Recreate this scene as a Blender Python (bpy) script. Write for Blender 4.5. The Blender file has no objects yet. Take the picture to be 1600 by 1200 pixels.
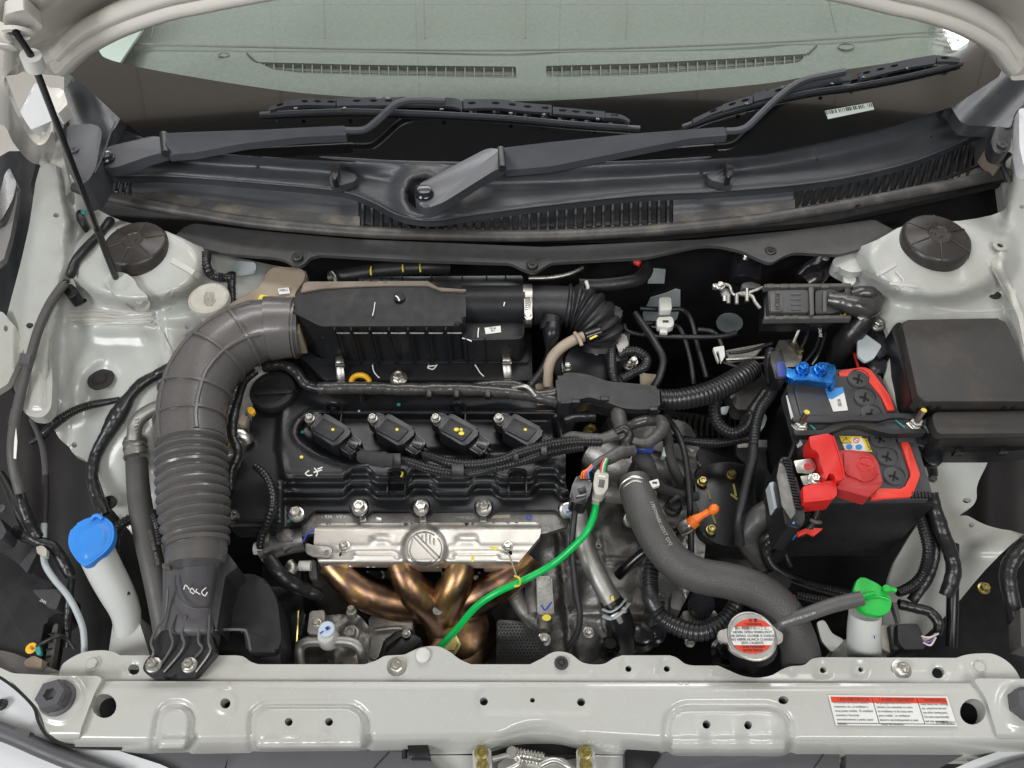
import bpy, bmesh, math, random
from mathutils import Vector, Matrix, noise
from mathutils.geometry import delaunay_2d_cdt
random.seed(7)
C = bpy.context.scene.collection
SC = bpy.context.scene
# ---------------------------------------------------------------- camera, world, lights, exposure
CAMZ = 1.0; PITCH = 55.0; F = 1230.0
cam_d = bpy.data.cameras.new('camera'); cam = bpy.data.objects.new('camera', cam_d); C.objects.link(cam)
cam.location = (0, 0, CAMZ); cam.rotation_euler = (math.radians(90-PITCH), 0, 0)
cam_d.sensor_width = 36; cam_d.lens = 36*F/1600; cam_d.clip_start = 0.02; cam_d.clip_end = 60
SC.camera = cam
W = bpy.data.worlds.new('World'); SC.world = W; W.use_nodes = True
bg = W.node_tree.nodes['Background']; bg.inputs[0].default_value = (0.90, 0.96, 1.0, 1); bg.inputs[1].default_value = 0.20
def area(name, loc, target, sx, sy, power, col=(1, 1, 1)):
    d = bpy.data.lights.new(name, 'AREA'); d.shape = 'RECTANGLE'; d.size = sx; d.size_y = sy; d.energy = power; d.color = col
    o = bpy.data.objects.new(name, d); C.objects.link(o); o.location = loc
    o.rotation_euler = (Vector(target)-Vector(loc)).to_track_quat('-Z', 'Y').to_euler(); return o
area('window_light', (-2.1, -1.2, 2.2), (0, .5, 0), 1.1, 1.1, 68, (.98, .99, 1))
area('ceiling_light', (0.9, -1.1, 2.5), (0.1, .5, 0), 1.8, .3, 42, (1, .985, .96))
area('rear_ceiling_light', (0.2, 1.9, 2.5), (0, .6, 0.1), 2.6, .5, 34, (.97, .985, 1))
area('ceiling_fill_light', (0, 3.6, 1.7), (0, 2.0, 2.6), 4.0, .5, 110, (.97, .985, 1))  # unseen uplight, added to brighten the ceiling that the windscreen mirrors
SC.view_settings.view_transform = 'Standard'; SC.view_settings.look = 'None'; SC.view_settings.exposure = 0.0
# ---------------------------------------------------------------- picture <-> place
_s, _c = math.sin(math.radians(PITCH)), math.cos(math.radians(PITCH))
CAMP = Vector((0, 0, CAMZ))
def ray(x, y):
    u = 600-y
    return Vector((x-800, F*_c+u*_s, -F*_s+u*_c))
def P(x, y, z=0.0):
    r = ray(x, y); t = (z-CAMZ)/r.z
    return CAMP+r*t
def mpp(x, y, z=0.0):                      # metres per pixel there
    return (z-CAMZ)/ray(x, y).z
class Plane:                               # a tilted plane a pixel can be carried to
    def __init__(s, p, n): s.p = Vector(p); s.n = Vector(n).normalized()
    def __call__(s, x, y, off=0.0):
        r = ray(x, y); t = (s.p+s.n*off-CAMP).dot(s.n)/r.dot(s.n)
        return CAMP+r*t
def clamp(v, a=0., b=1.): return max(a, min(b, v))
def sm(a, b, v):
    t = clamp((v-a)/(b-a)) if a != b else float(v > a)
    return t*t*(3-2*t)
def lerp(a, b, t): return a+(b-a)*t
def interp(x, pts):
    if x <= pts[0][0]: return pts[0][1]
    for (a, b), (c, d) in zip(pts, pts[1:]):
        if x <= c: return lerp(b, d, (x-a)/(c-a))
    return pts[-1][1]
def spl(pts, n=6, closed=False):           # Catmull-Rom through points of any dimension
    out = []; N = len(pts)
    rng = range(N if closed else N-1)
    for i in rng:
        p0 = pts[(i-1) % N] if (closed or i > 0) else pts[0]
        p1 = pts[i]; p2 = pts[(i+1) % N]
        p3 = pts[(i+2) % N] if (closed or i < N-2) else pts[-1]
        for k in range(n):
            t = k/n
            out.append(tuple(.5*((2*b)+(-a+c)*t+(2*a-5*b+4*c-d)*t*t+(-a+3*b-3*c+d)*t**3) for a, b, c, d in zip(p0, p1, p2, p3)))
    if not closed: out.append(tuple(pts[-1]))
    return out
def rpoly(pts, r=6, n=4):                  # polygon with rounded corners; a point may bring its own radius
    out = []; N = len(pts)
    for i in range(N):
        q = pts[i]; rr = q[2] if len(q) > 2 else r
        p = Vector(q[:2]); a = Vector(pts[i-1][:2])-p; b = Vector(pts[(i+1) % N][:2])-p
        if rr <= 0 or a.length < 1e-6 or b.length < 1e-6: out.append(tuple(p)); continue
        d = min(rr, a.length*.48, b.length*.48)
        s = p+a.normalized()*d; e = p+b.normalized()*d
        for k in range(n+1):
            t = k/n; out.append(tuple(s*(1-t)**2+p*2*t*(1-t)+e*t*t))
    return out
def ell(cx, cy, rx, ry=None, n=20, rot=0):
    ry = rx if ry is None else ry; c, s = math.cos(math.radians(rot)), math.sin(math.radians(rot))
    return [(cx+rx*math.cos(a)*c-ry*math.sin(a)*s, cy+rx*math.cos(a)*s+ry*math.sin(a)*c) for a in [2*math.pi*k/n for k in range(n)]]
def inpoly(x, y, pts):
    r = False; j = len(pts)-1
    for i in range(len(pts)):
        xi, yi = pts[i][0], pts[i][1]; xj, yj = pts[j][0], pts[j][1]
        if (yi > y) != (yj > y) and x < (xj-xi)*(y-yi)/(yj-yi)+xi: r = not r
        j = i
    return r
def dseg(x, y, a, b):
    vx, vy = b[0]-a[0], b[1]-a[1]; l = vx*vx+vy*vy
    t = clamp(((x-a[0])*vx+(y-a[1])*vy)/l) if l else 0
    return math.hypot(x-a[0]-vx*t, y-a[1]-vy*t)
def dline(x, y, pts):
    return min(dseg(x, y, pts[i][:2], pts[i+1][:2]) for i in range(len(pts)-1))
def dpoly(x, y, pts):                      # signed, inside positive
    d = min(dseg(x, y, pts[i-1][:2], pts[i][:2]) for i in range(len(pts)))
    return d if inpoly(x, y, pts) else -d
def vz(z): return z if callable(z) else (lambda x, y: z)
# ---------------------------------------------------------------- materials
def mat(name, col, rough=.5, metal=0., var=.12, vscale=9., bump=0., bscale=220., coat=0., col2=None, c2scale=6., c2amt=(.5, .7), spec=.5, speck=None, ramp=None):
    m = bpy.data.materials.new(name); m.use_nodes = True; nt = m.node_tree; N = nt.nodes; L = nt.links
    b = N['Principled BSDF']; b.inputs['Roughness'].default_value = rough; b.inputs['Metallic'].default_value = metal
    b.inputs['Specular IOR Level'].default_value = spec
    b.inputs['Coat Weight'].default_value = coat; b.inputs['Coat Roughness'].default_value = .08
    tc = N.new('ShaderNodeTexCoord'); co = tc.outputs['Object']
    nz = N.new('ShaderNodeTexNoise'); nz.inputs['Scale'].default_value = vscale; nz.inputs['Detail'].default_value = 5; L.new(co, nz.inputs['Vector'])
    rp = N.new('ShaderNodeValToRGB'); L.new(nz.outputs['Fac'], rp.inputs[0])
    lo = [max(0, c*(1-var)) for c in col]; hi = [min(1, c*(1+var)) for c in col]
    rp.color_ramp.elements[0].position = .3; rp.color_ramp.elements[1].position = .7
    rp.color_ramp.elements[0].color = (*lo, 1); rp.color_ramp.elements[1].color = (*hi, 1)
    out = rp.outputs[0]
    if col2:
        n2 = N.new('ShaderNodeTexNoise'); n2.inputs['Scale'].default_value = c2scale; n2.inputs['Detail'].default_value = 6; n2.inputs['Roughness'].default_value = .65
        L.new(co, n2.inputs['Vector'])
        r2 = N.new('ShaderNodeValToRGB'); r2.color_ramp.elements[0].position = c2amt[0]; r2.color_ramp.elements[1].position = c2amt[1]
        L.new(n2.outputs['Fac'], r2.inputs[0])
        mx = N.new('ShaderNodeMix'); mx.data_type = 'RGBA'; L.new(r2.outputs[0], mx.inputs['Factor']); L.new(out, mx.inputs['A']); mx.inputs['B'].default_value = (*col2, 1)
        out = mx.outputs['Result']
    if speck:                              # (colour, scale, threshold)
        n3 = N.new('ShaderNodeTexNoise'); n3.inputs['Scale'].default_value = speck[1]; n3.inputs['Detail'].default_value = 2
        L.new(co, n3.inputs['Vector'])
        r3 = N.new('ShaderNodeValToRGB'); r3.color_ramp.elements[0].position = speck[2]; r3.color_ramp.elements[1].position = speck[2]+.03
        L.new(n3.outputs['Fac'], r3.inputs[0])
        mx = N.new('ShaderNodeMix'); mx.data_type = 'RGBA'; L.new(r3.outputs[0], mx.inputs['Factor']); L.new(out, mx.inputs['A']); mx.inputs['B'].default_value = (*speck[0], 1)
        out = mx.outputs['Result']
    L.new(out, b.inputs['Base Color'])
    nr = N.new('ShaderNodeMapRange'); nr.inputs['From Min'].default_value = .3; nr.inputs['From Max'].default_value = .7
    nr.inputs['To Min'].default_value = max(.02, rough*.9); nr.inputs['To Max'].default_value = min(1, rough*1.14)
    n4 = N.new('ShaderNodeTexNoise'); n4.inputs['Scale'].default_value = vscale*3.3; n4.inputs['Detail'].default_value = 4; L.new(co, n4.inputs['Vector'])
    L.new(n4.outputs['Fac'], nr.inputs['Value']); L.new(nr.outputs[0], b.inputs['Roughness'])
    if bump:
        nb = N.new('ShaderNodeTexNoise'); nb.inputs['Scale'].default_value = bscale; nb.inputs['Detail'].default_value = 3; L.new(co, nb.inputs['Vector'])
        bp = N.new('ShaderNodeBump'); bp.inputs['Strength'].default_value = bump; bp.inputs['Distance'].default_value = .001
        L.new(nb.outputs['Fac'], bp.inputs['Height']); L.new(bp.outputs[0], b.inputs['Normal'])
    return m
M = {}
M['paint'] = mat('cream_primer_paint', (.435, .445, .42), .33, var=.05, vscale=7, bump=.35, bscale=38, coat=.25, col2=(.36, .345, .29), c2scale=6, c2amt=(.5, .78), speck=((.16, .13, .1), 420, .755))
M['paint_dull'] = mat('cream_undercoat', (.38, .38, .345), .5, var=.06, vscale=6, bump=.3, bscale=90, col2=(.33, .32, .28), c2scale=5, c2amt=(.5, .8), speck=((.15, .13, .11), 300, .74))
M['cross'] = mat('gloss_cream_paint', (.465, .468, .44), .26, var=.03, vscale=4, bump=.08, bscale=45, coat=.5, col2=(.43, .41, .355), c2scale=3, c2amt=(.5, .85))
M['body'] = mat('white_body_paint', (.60, .61, .62), .25, var=.02, vscale=4, coat=.6)
M['hoodp'] = mat('hood_inner_paint', (.66, .64, .585), .32, var=.03, vscale=3, coat=.4)
M['sealer'] = mat('seam_sealer', (.50, .495, .45), .5, var=.08, vscale=40, bump=.5, bscale=150)
M['blk'] = mat('black_plastic', (.0095, .01, .0115), .33, var=.2, vscale=12, bump=.08, bscale=500, spec=.42)
M['blkm'] = mat('matt_black_plastic', (.016, .0165, .0185), .46, var=.2, vscale=20, bump=.3, bscale=600, col2=(.05, .046, .042), c2scale=12, c2amt=(.55, .85))
M['blkg'] = mat('gloss_black_plastic', (.012, .012, .014), .2, var=.2, vscale=30)
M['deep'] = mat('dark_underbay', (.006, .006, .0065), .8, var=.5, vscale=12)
M['liner'] = mat('dark_liner_plastic', (.02, .018, .018), .6, var=.3, vscale=8, bump=.2, bscale=300)
M['cowl'] = mat('charcoal_cowl_plastic', (.044, .046, .052), .33, var=.12, vscale=9, bump=.35, bscale=900, col2=(.085, .082, .08), c2scale=9, c2amt=(.55, .85), speck=((.2, .18, .15), 320, .76))
M['cowld'] = mat('dusty_cowl_plastic', (.045, .045, .046), .6, var=.2, vscale=15, bump=.3, bscale=600, col2=(.17, .145, .11), c2scale=16, c2amt=(.48, .72))
M['fibre'] = mat('charcoal_fibre_board', (.052, .051, .051), .55, var=.12, vscale=60, bump=.5, bscale=700, col2=(.1, .09, .08), c2scale=5, c2amt=(.55, .85))
M['rail'] = mat('rubber_weatherstrip', (.05, .047, .045), .45, var=.25, vscale=30, bump=.4, bscale=350, col2=(.13, .115, .1), c2scale=30, c2amt=(.5, .85))
M['arm'] = mat('satin_grey_black_paint', (.055, .058, .067), .34, var=.08, vscale=14, bump=.1, bscale=500)
M['rub'] = mat('black_rubber', (.014, .014, .0145), .42, var=.2, vscale=30, bump=.3, bscale=400)
M['hose'] = mat('grey_rubber_hose', (.085, .082, .078), .5, var=.12, vscale=25, bump=.3, bscale=500)
M['duct'] = mat('grey_duct_plastic', (.105, .099, .096), .26, coat=.12, var=.05, vscale=12, bump=.15, bscale=500)
M['airbox'] = mat('airbox_black_plastic', (.013, .0135, .015), .42, var=.15, vscale=20, bump=.1, bscale=500, spec=.28, col2=(.03, .027, .025), c2scale=7, c2amt=(.55, .85))
M['dust'] = mat('dusty_plastic', (.2, .165, .13), .7, var=.25, vscale=25, bump=.2, bscale=600)
M['loom'] = mat('convoluted_loom', (.018, .018, .02), .3, var=.2, vscale=30)
M['tape'] = mat('vinyl_tape', (.016, .016, .017), .33, var=.25, vscale=60, bump=.6, bscale=160)
M['gtape'] = mat('grey_vinyl_tape', (.07, .068, .066), .45, var=.2, vscale=30, bump=.6, bscale=140)
M['zinc'] = mat('zinc_steel', (.62, .61, .57), .3, 1., var=.12, vscale=60, bump=.1, bscale=300)
M['zincd'] = mat('dull_zinc_steel', (.42, .41, .38), .42, 1., var=.2, vscale=40, bump=.2, bscale=300)
M['olive'] = mat('olive_paint_mark', (.30, .27, .06), .55)
M['skin'] = mat('grey_outer_skin', (.2, .195, .19), .4)
M['dashl'] = mat('pale_door_trim', (.50, .56, .52), .6)
M['gold'] = mat('yellow_zinc_steel', (.45, .38, .15), .35, 1., var=.25, vscale=80)
M['alu'] = mat('cast_aluminium', (.34, .33, .31), .48, .85, var=.2, vscale=30, bump=.6, bscale=260, col2=(.16, .14, .12), c2scale=18, c2amt=(.5, .8))
M['alud'] = mat('dark_cast_aluminium', (.24, .235, .225), .45, .8, var=.3, vscale=25, bump=.6, bscale=220, col2=(.08, .072, .065), c2scale=14, c2amt=(.45, .75))
M['shield'] = mat('aluminised_heat_shield', (.62, .59, .54), .42, .95, var=.07, vscale=12, bump=.12, bscale=180)
M['tubealu'] = mat('aluminium_pipe', (.36, .355, .33), .5, .85, var=.12, vscale=30, bump=.2, bscale=300)
M['tan'] = mat('tan_hose', (.36, .29, .22), .6, var=.12, vscale=30)
M['dusttan'] = mat('dusty_tank_plastic', (.33, .27, .2), .6, var=.15, vscale=20, bump=.2, bscale=300)
M['white'] = mat('white_plastic', (.6, .6, .56), .45, var=.05, vscale=20)
M['ltank'] = mat('translucent_white_plastic', (.58, .59, .57), .35, var=.05, vscale=9, coat=.2)
M['cap'] = mat('stained_white_cap', (.42, .4, .35), .55, var=.12, vscale=60)
M['red'] = mat('red_plastic', (.62, .02, .016), .35, var=.08, vscale=20, bump=.1, bscale=400)
M['redt'] = mat('red_tape', (.72, .05, .03), .4, var=.08, vscale=30)
M['redd'] = mat('dull_red_plastic', (.42, .025, .025), .45, var=.1, vscale=20, bump=.15, bscale=400)
M['blue'] = mat('blue_cap_plastic', (.04, .25, .74), .38, var=.05, vscale=20)
M['bluem'] = mat('blue_anodised_metal', (.02, .16, .5), .25, .75, var=.35, vscale=60)
M['blued'] = mat('dark_blue_tape', (.03, .05, .25), .4, var=.2, vscale=60, bump=.4)
M['green'] = mat('green_cap_plastic', (.01, .42, .05), .36, var=.06, vscale=20)
M['greenw'] = mat('green_cable_sleeve', (.0, .46, .09), .28, var=.05, vscale=30)
M['orange'] = mat('orange_plastic', (.8, .17, .015), .42, var=.06, vscale=30)
M['yel'] = mat('yellow_plastic', (.78, .42, .02), .42, var=.06, vscale=30)
M['yelp'] = mat('yellow_paint_mark', (.72, .6, .05), .5, var=.1, vscale=80)
M['tealp'] = mat('teal_paint_mark', (.03, .25, .22), .5, var=.1, vscale=80)
M['whp'] = mat('white_paint_mark', (.75, .74, .7), .5, var=.05, vscale=80)
M['blp'] = mat('blue_ink_mark', (.02, .05, .4), .5, var=.1, vscale=80)
M['inkg'] = mat('grey_print_ink', (.13, .13, .13), .5)
M['ink'] = mat('black_ink', (.02, .02, .02), .5, var=.1, vscale=80)
M['lab'] = mat('white_label_paper', (.68, .68, .66), .45, var=.03, vscale=40)
M['labr'] = mat('red_label_print', (.62, .05, .02), .45, var=.04, vscale=40)
M['laby'] = mat('yellow_label_print', (.75, .55, .03), .45, var=.04, vscale=40)
M['labb'] = mat('blue_label_print', (.05, .25, .6), .45, var=.04, vscale=40)
M['wire_w'] = mat('white_wire', (.65, .64, .62), .4, var=.05)
M['wire_p'] = mat('purple_wire', (.2, .1, .3), .4, var=.05)
M['batt'] = mat('battery_lid_plastic', (.05, .05, .054), .45, var=.12, vscale=30, bump=.2, bscale=400)
M['tray'] = mat('battery_shroud_plastic', (.007, .007, .0085), .5, var=.15, vscale=15, bump=.15, bscale=500)
M['fuse'] = mat('fuse_box_plastic', (.035, .033, .031), .5, var=.08, vscale=20, bump=.3, bscale=500, col2=(.08, .06, .045), c2scale=13, c2amt=(.55, .8))
M['grill'] = mat('grey_grille_plastic', (.085, .082, .088), .45, var=.05, vscale=15, bump=.2, bscale=600)
M['labw'] = mat('pale_blue_cap_plastic', (.5, .58, .66), .4, var=.05)
M['steelw'] = mat('pale_grey_painted_steel', (.42, .46, .47), .5, var=.08, vscale=20)
M['tapeg'] = mat('shiny_grey_tape', (.045, .043, .042), .28, var=.3, vscale=50, bump=.8, bscale=130, coat=.3)
M['pink'] = mat('pink_label', (.7, .25, .27), .5, var=.05)
M['white2'] = mat('faded_white_print', (.35, .34, .32), .6, var=.1)
M['clampz'] = mat('satin_zinc', (.5, .49, .46), .45, 1., var=.1, vscale=60)
M['alu2'] = mat('bright_cast_aluminium', (.55, .54, .51), .42, .7, var=.12, vscale=30, bump=.3, bscale=200)
def heat():
    m = mat('heat_tinted_steel', (.42, .26, .13), .35, 1., var=.3, vscale=16, bump=.15, bscale=200)
    nt = m.node_tree; N = nt.nodes; L = nt.links; b = N['Principled BSDF']
    tc = N.new('ShaderNodeTexCoord'); nz = N.new('ShaderNodeTexNoise'); nz.inputs['Scale'].default_value = 16; nz.inputs['Detail'].default_value = 3
    L.new(tc.outputs['Object'], nz.inputs['Vector'])
    r = N.new('ShaderNodeValToRGB'); L.new(nz.outputs['Fac'], r.inputs[0]); e = r.color_ramp.elements
    e[0].position = .3; e[0].color = (.03, .02, .016, 1); e[1].position = .74; e[1].color = (.46, .29, .11, 1)
    for p, c in ((.40, (.10, .06, .04, 1)), (.47, (.24, .14, .075, 1)), (.53, (.18, .11, .09, 1)), (.60, (.38, .23, .09, 1)), (.66, (.27, .17, .12, 1))):
        k = e.new(p); k.color = c
    L.new(r.outputs[0], b.inputs['Base Color']); return m
M['heat'] = heat()
def braid(name, col, rough, s=900.):
    m = mat(name, col, rough, var=.12, vscale=20); nt = m.node_tree; N = nt.nodes; L = nt.links; b = N['Principled BSDF']
    tc = N.new('ShaderNodeTexCoord'); v = N.new('ShaderNodeTexVoronoi'); v.inputs['Scale'].default_value = s; L.new(tc.outputs['Object'], v.inputs['Vector'])
    bp = N.new('ShaderNodeBump'); bp.inputs['Strength'].default_value = .8; bp.inputs['Distance'].default_value = .0006
    L.new(v.outputs['Distance'], bp.inputs['Height']); L.new(bp.outputs[0], b.inputs['Normal']); return m
M['rhose'] = braid('ribbed_radiator_hose', (.066, .064, .062), .4, 650.)
M['cloth'] = braid('black_cloth_tape', (.03, .03, .03), .8, 700.)
def glass():
    m = bpy.data.materials.new('green_tinted_windscreen_glass'); m.use_nodes = True; nt = m.node_tree; N = nt.nodes; L = nt.links
    N.remove(N['Principled BSDF']); o = N['Material Output']
    t = N.new('ShaderNodeBsdfTransparent'); t.inputs[0].default_value = (.82, .90, .85, 1)
    g = N.new('ShaderNodeBsdfGlossy'); g.inputs['Roughness'].default_value = .01; f = N.new('ShaderNodeFresnel'); f.inputs[0].default_value = 1.85
    x = N.new('ShaderNodeMixShader'); L.new(f.outputs[0], x.inputs[0]); L.new(t.outputs[0], x.inputs[1]); L.new(g.outputs[0], x.inputs[2]); L.new(x.outputs[0], o.inputs[0])
    return m
M['glass'] = glass()
M['frit'] = mat('black_ceramic_frit_glass', (.004, .004, .004), .03, var=.1, spec=1.0, coat=1.)
M['frit'].node_tree.nodes['Principled BSDF'].inputs['Coat IOR'].default_value = 1.95
M['ceil'] = mat('brown_ceiling_panel', (.60, .54, .48), .9, var=.04, vscale=3)
M['dkpanel'] = mat('added_dark_panel', (.03, .03, .03), .9)  # only for the added panel that mirrors black in the glass
M['tile'] = mat('cream_floor_tile', (.74, .71, .66), .35, var=.05, vscale=2)
M['dash'] = mat('grained_dashboard_plastic', (.205, .225, .205), .7, var=.1, vscale=150, bump=.5, bscale=300, speck=((.15, .165, .15), 260, .7))
M['dashvent'] = mat('dashboard_vent_plastic', (.185, .195, .17), .7, var=.1, vscale=100)
# ---------------------------------------------------------------- mesh helpers
def finish(bm, sharp=32):
    bmesh.ops.recalc_face_normals(bm, faces=bm.faces[:])
    th = math.radians(sharp)
    for e in bm.edges:
        e.smooth = not (len(e.link_faces) == 2 and e.calc_face_angle(0) > th)
    for f in bm.faces: f.smooth = True
def obj(name, bm, m, parent=None, sharp=32, local=False, recalc=True, label=None):
    if recalc: finish(bm, sharp)
    me = bpy.data.meshes.new(name); bm.to_mesh(me); bm.free()
    me.materials.append(M[m] if isinstance(m, str) else m)
    o = bpy.data.objects.new(name, me); C.objects.link(o)
    if parent is not None:
        o.parent = parent
        if not local:
            o.matrix_parent_inverse = Matrix.LocRotScale(parent.location, parent.rotation_euler, None).inverted() if parent.type == 'EMPTY' else Matrix.Identity(4)
    if label: o['label'] = label
    return o
def thing(name, label, cat, loc=(0, 0, 0), group=None, rotz=0):
    o = bpy.data.objects.new(name, None); C.objects.link(o); o.location = loc; o.rotation_euler = (0, 0, rotz); o.empty_display_size = .03
    o['label'] = label; o['category'] = cat
    if group: o['group'] = group
    return o
def tag(o, label, cat, group=None):
    o['label'] = label; o['category'] = cat
    if group: o['group'] = group
    return o
def struct(o): o['kind'] = 'structure'; return o
def add_prism(bm, top, bot, bev=0., seg=2, cap_bottom=True):
    n = len(top)
    a = [bm.verts.new(p) for p in top]; b = [bm.verts.new(p) for p in bot]
    ft = bm.faces.new(a)
    if cap_bottom: bm.faces.new(b[::-1])
    for i in range(n): bm.faces.new((a[i], b[i], b[(i+1) % n], a[(i+1) % n]))
    if bev > 0:
        es = [e for e in ft.edges]
        bmesh.ops.bevel(bm, geom=es+a, offset=bev, segments=seg, affect='EDGES', profile=.5, clamp_overlap=True)
    return bm
def prism(name, pts, z, dz, m, parent=None, bev=.0015, seg=2, taper=1.0, sharp=32, label=None, mp=None, nrm=(0, 0, 1)):
    bm = bmesh.new(); fz = vz(z)
    top = [mp(p[0], p[1]) if mp else P(p[0], p[1], fz(p[0], p[1])) for p in pts]
    c = sum(top, Vector())/len(top)
    bot = [c+(q-c)*taper-Vector(nrm)*dz for q in top]
    if not mp and dz > .0: bot = [Vector((c.x+(q.x-c.x)*taper, c.y+(q.y-c.y)*taper, q.z-dz)) for q in top]
    add_prism(bm, top, bot, bev, seg)
    return obj(name, bm, m, parent, sharp, label=label)
def sheet(name, poly, z, m, parent=None, step=8, holes=(), lines=(), edge=.004, sharp=50, mp=None, label=None, nrm=Vector((0, 0, 1)), hole_depth=.012):
    """pressed sheet: outline and holes in pixels, height from z(x, y); the rim is turned down by `edge`"""
    fz = vz(z)
    def dens(pp, close=True):
        o = []; n = len(pp)
        for i in range(n if close else n-1):
            a, b = Vector(pp[i][:2]), Vector(pp[(i+1) % n][:2]); k = max(1, int((b-a).length/step))
            for j in range(k): o.append(a.lerp(b, j/k))
        return o
    co = []; edges = []; rim = dens(poly); loops = [rim]+[[Vector(p[:2]) for p in h] for h in holes]
    for lp in loops:
        s = len(co); co += lp; edges += [(s+i, s+(i+1) % len(lp)) for i in range(len(lp))]
    xs = [p[0] for p in poly]; ys = [p[1] for p in poly]
    y = min(ys)+step*.5; row = 0
    while y < max(ys):
        x = min(xs)+step*(.5 if row % 2 else .1)
        while x < max(xs):
            if inpoly(x, y, rim) and not any(inpoly(x, y, h) for h in loops[1:]):
                if min(min(abs(x-q[0])+abs(y-q[1]) for q in lp) for lp in loops) > step*.45: co.append(Vector((x, y)))
            x += step
        y += step*.87; row += 1
    vs, es, fs, ov, oe, of = delaunay_2d_cdt(co, edges, [], 0, 1e-5)
    bm = bmesh.new(); V = [bm.verts.new((mp(v.x, v.y, fz(v.x, v.y)) if mp else P(v.x, v.y, fz(v.x, v.y)))) for v in vs]
    for f in fs:
        c = (vs[f[0]]+vs[f[1]]+vs[f[2]])/3
        if not inpoly(c.x, c.y, rim) or any(inpoly(c.x, c.y, h) for h in loops[1:]): continue
        try: bm.faces.new([V[i] for i in f])
        except ValueError: pass
    for v in [v for v in bm.verts if not v.link_faces]: bm.verts.remove(v)
    bmesh.ops.recalc_face_normals(bm, faces=bm.faces[:])
    if sum((f.normal.dot(nrm) for f in bm.faces)) < 0: bmesh.ops.reverse_faces(bm, faces=bm.faces[:])
    for f in bm.faces: f.smooth = True
    if edge:
        be = [e for e in bm.edges if e.is_boundary]
        r = bmesh.ops.extrude_edge_only(bm, edges=be)
        nv = [g for g in r['geom'] if isinstance(g, bmesh.types.BMVert)]
        for v in nv: v.co -= nrm*edge
        for f in [g for g in r['geom'] if isinstance(g, bmesh.types.BMFace)]: f.smooth = True
        for e in be: e.smooth = False
    return obj(name, bm, m, parent, recalc=False, label=label)
def frames(pts):
    n = len(pts); T = []
    for i in range(n):
        a = pts[max(0, i-1)]; b = pts[min(n-1, i+1)]; t = (b-a)
        T.append(t.normalized() if t.length > 1e-9 else Vector((0, 0, 1)))
    up = Vector((0, 0, 1)) if abs(T[0].z) < .9 else Vector((0, 1, 0))
    u = (up-T[0]*up.dot(T[0])).normalized(); out = []
    for t in T:
        u = (u-t*u.dot(t)); u = u.normalized() if u.length > 1e-9 else Vector((1, 0, 0))
        out.append((t, u, t.cross(u)))
    return out
def add_tube(bm, pts, rad, ns=14, cap=True, squash=1.0, rfun=None):
    fr = frames(pts); rings = []; s = 0.; R = rad if isinstance(rad, (list, tuple)) else [rad]*len(pts)
    for i, p in enumerate(pts):
        if i: s += (p-pts[i-1]).length
        t, u, v = fr[i]; ring = []
        for k in range(ns):
            a = 2*math.pi*k/ns; r = R[i]*(rfun(s, a) if rfun else 1.)
            ring.append(bm.verts.new(p+u*math.cos(a)*r*squash+v*math.sin(a)*r))
        rings.append(ring)
    for a, b in zip(rings, rings[1:]):
        for k in range(ns): bm.faces.new((a[k], a[(k+1) % ns], b[(k+1) % ns], b[k]))
    if cap: bm.faces.new(rings[0][::-1]); bm.faces.new(rings[-1])
    return bm
def resample(pts, rads, step):
    L = [0.]
    for a, b in zip(pts, pts[1:]): L.append(L[-1]+(b-a).length)
    n = max(2, int(L[-1]/step)); op = []; orr = []; j = 0
    for i in range(n+1):
        s = L[-1]*i/n
        while j < len(L)-2 and L[j+1] < s: j += 1
        d = L[j+1]-L[j]; t = (s-L[j])/d if d else 0
        op.append(pts[j].lerp(pts[j+1], t)); orr.append(lerp(rads[j], rads[j+1], t))
    return op, orr
def tube(name, path, r, m, parent=None, kind='plain', ns=14, pitch=None, amp=None, n=8, squash=1., label=None, straight=False, world=False, sharp=40, into=None, lift=None):
    """path = (x, y, z) or (x, y, z, radius px) picture points; r in picture pixels at the axis"""
    q = [tuple(p[:3])+((p[3] if len(p) > 3 else r),) for p in path]
    if not straight: q = spl(q, n)
    if lift:                               # lay the line on a sheet (zfunc, outline, clearance)
        zf, ol, dz = lift; zz = [max(p[2], zf(p[0], p[1])+dz) if inpoly(p[0], p[1], ol) else p[2] for p in q]; w = 5
        zz = [max(zz[max(0, i-w):i+w+1])*.5+sum(zz[max(0, i-w):i+w+1])/len(zz[max(0, i-w):i+w+1])*.5 for i in range(len(zz))]
        q = [(p[0], p[1], z_, p[3]) for p, z_ in zip(q, zz)]
    if world: pts = [Vector(p[:3]) for p in q]; rad = [p[3] for p in q]
    else: pts = [P(*p[:3]) for p in q]; rad = [p[3]*mpp(*p[:3]) for p in q]
    rm = sum(rad)/len(rad); bm = into if into is not None else bmesh.new()
    if kind == 'plain':
        if not straight: pts, rad = resample(pts, rad, max(rm*.6, .002))
        add_tube(bm, pts, rad, ns, squash=squash)
    elif kind == 'conv':
        pitch = pitch or rm*.62; amp = amp or .09
        pts, rad = resample(pts, rad, pitch/5)
        add_tube(bm, pts, rad, ns, squash=squash, rfun=lambda s, a: 1-amp+amp*2*min(1, max(0, .5+.9*math.sin(2*math.pi*s/pitch))))
    elif kind == 'tape':
        pitch = pitch or rm*1.5; amp = amp or .07
        pts, rad = resample(pts, rad, pitch/7); sd = random.random()*50
        add_tube(bm, pts, rad, ns, squash=squash, rfun=lambda s, a: 1+amp*(((s/pitch+a/(2*math.pi)) % 1.)-.5)+.13*noise.noise(Vector((s/rm*.45, math.cos(a), math.sin(a)+sd))))
    if into is not None: return bm
    return obj(name, bm, m, parent, sharp, label=label)
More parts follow.
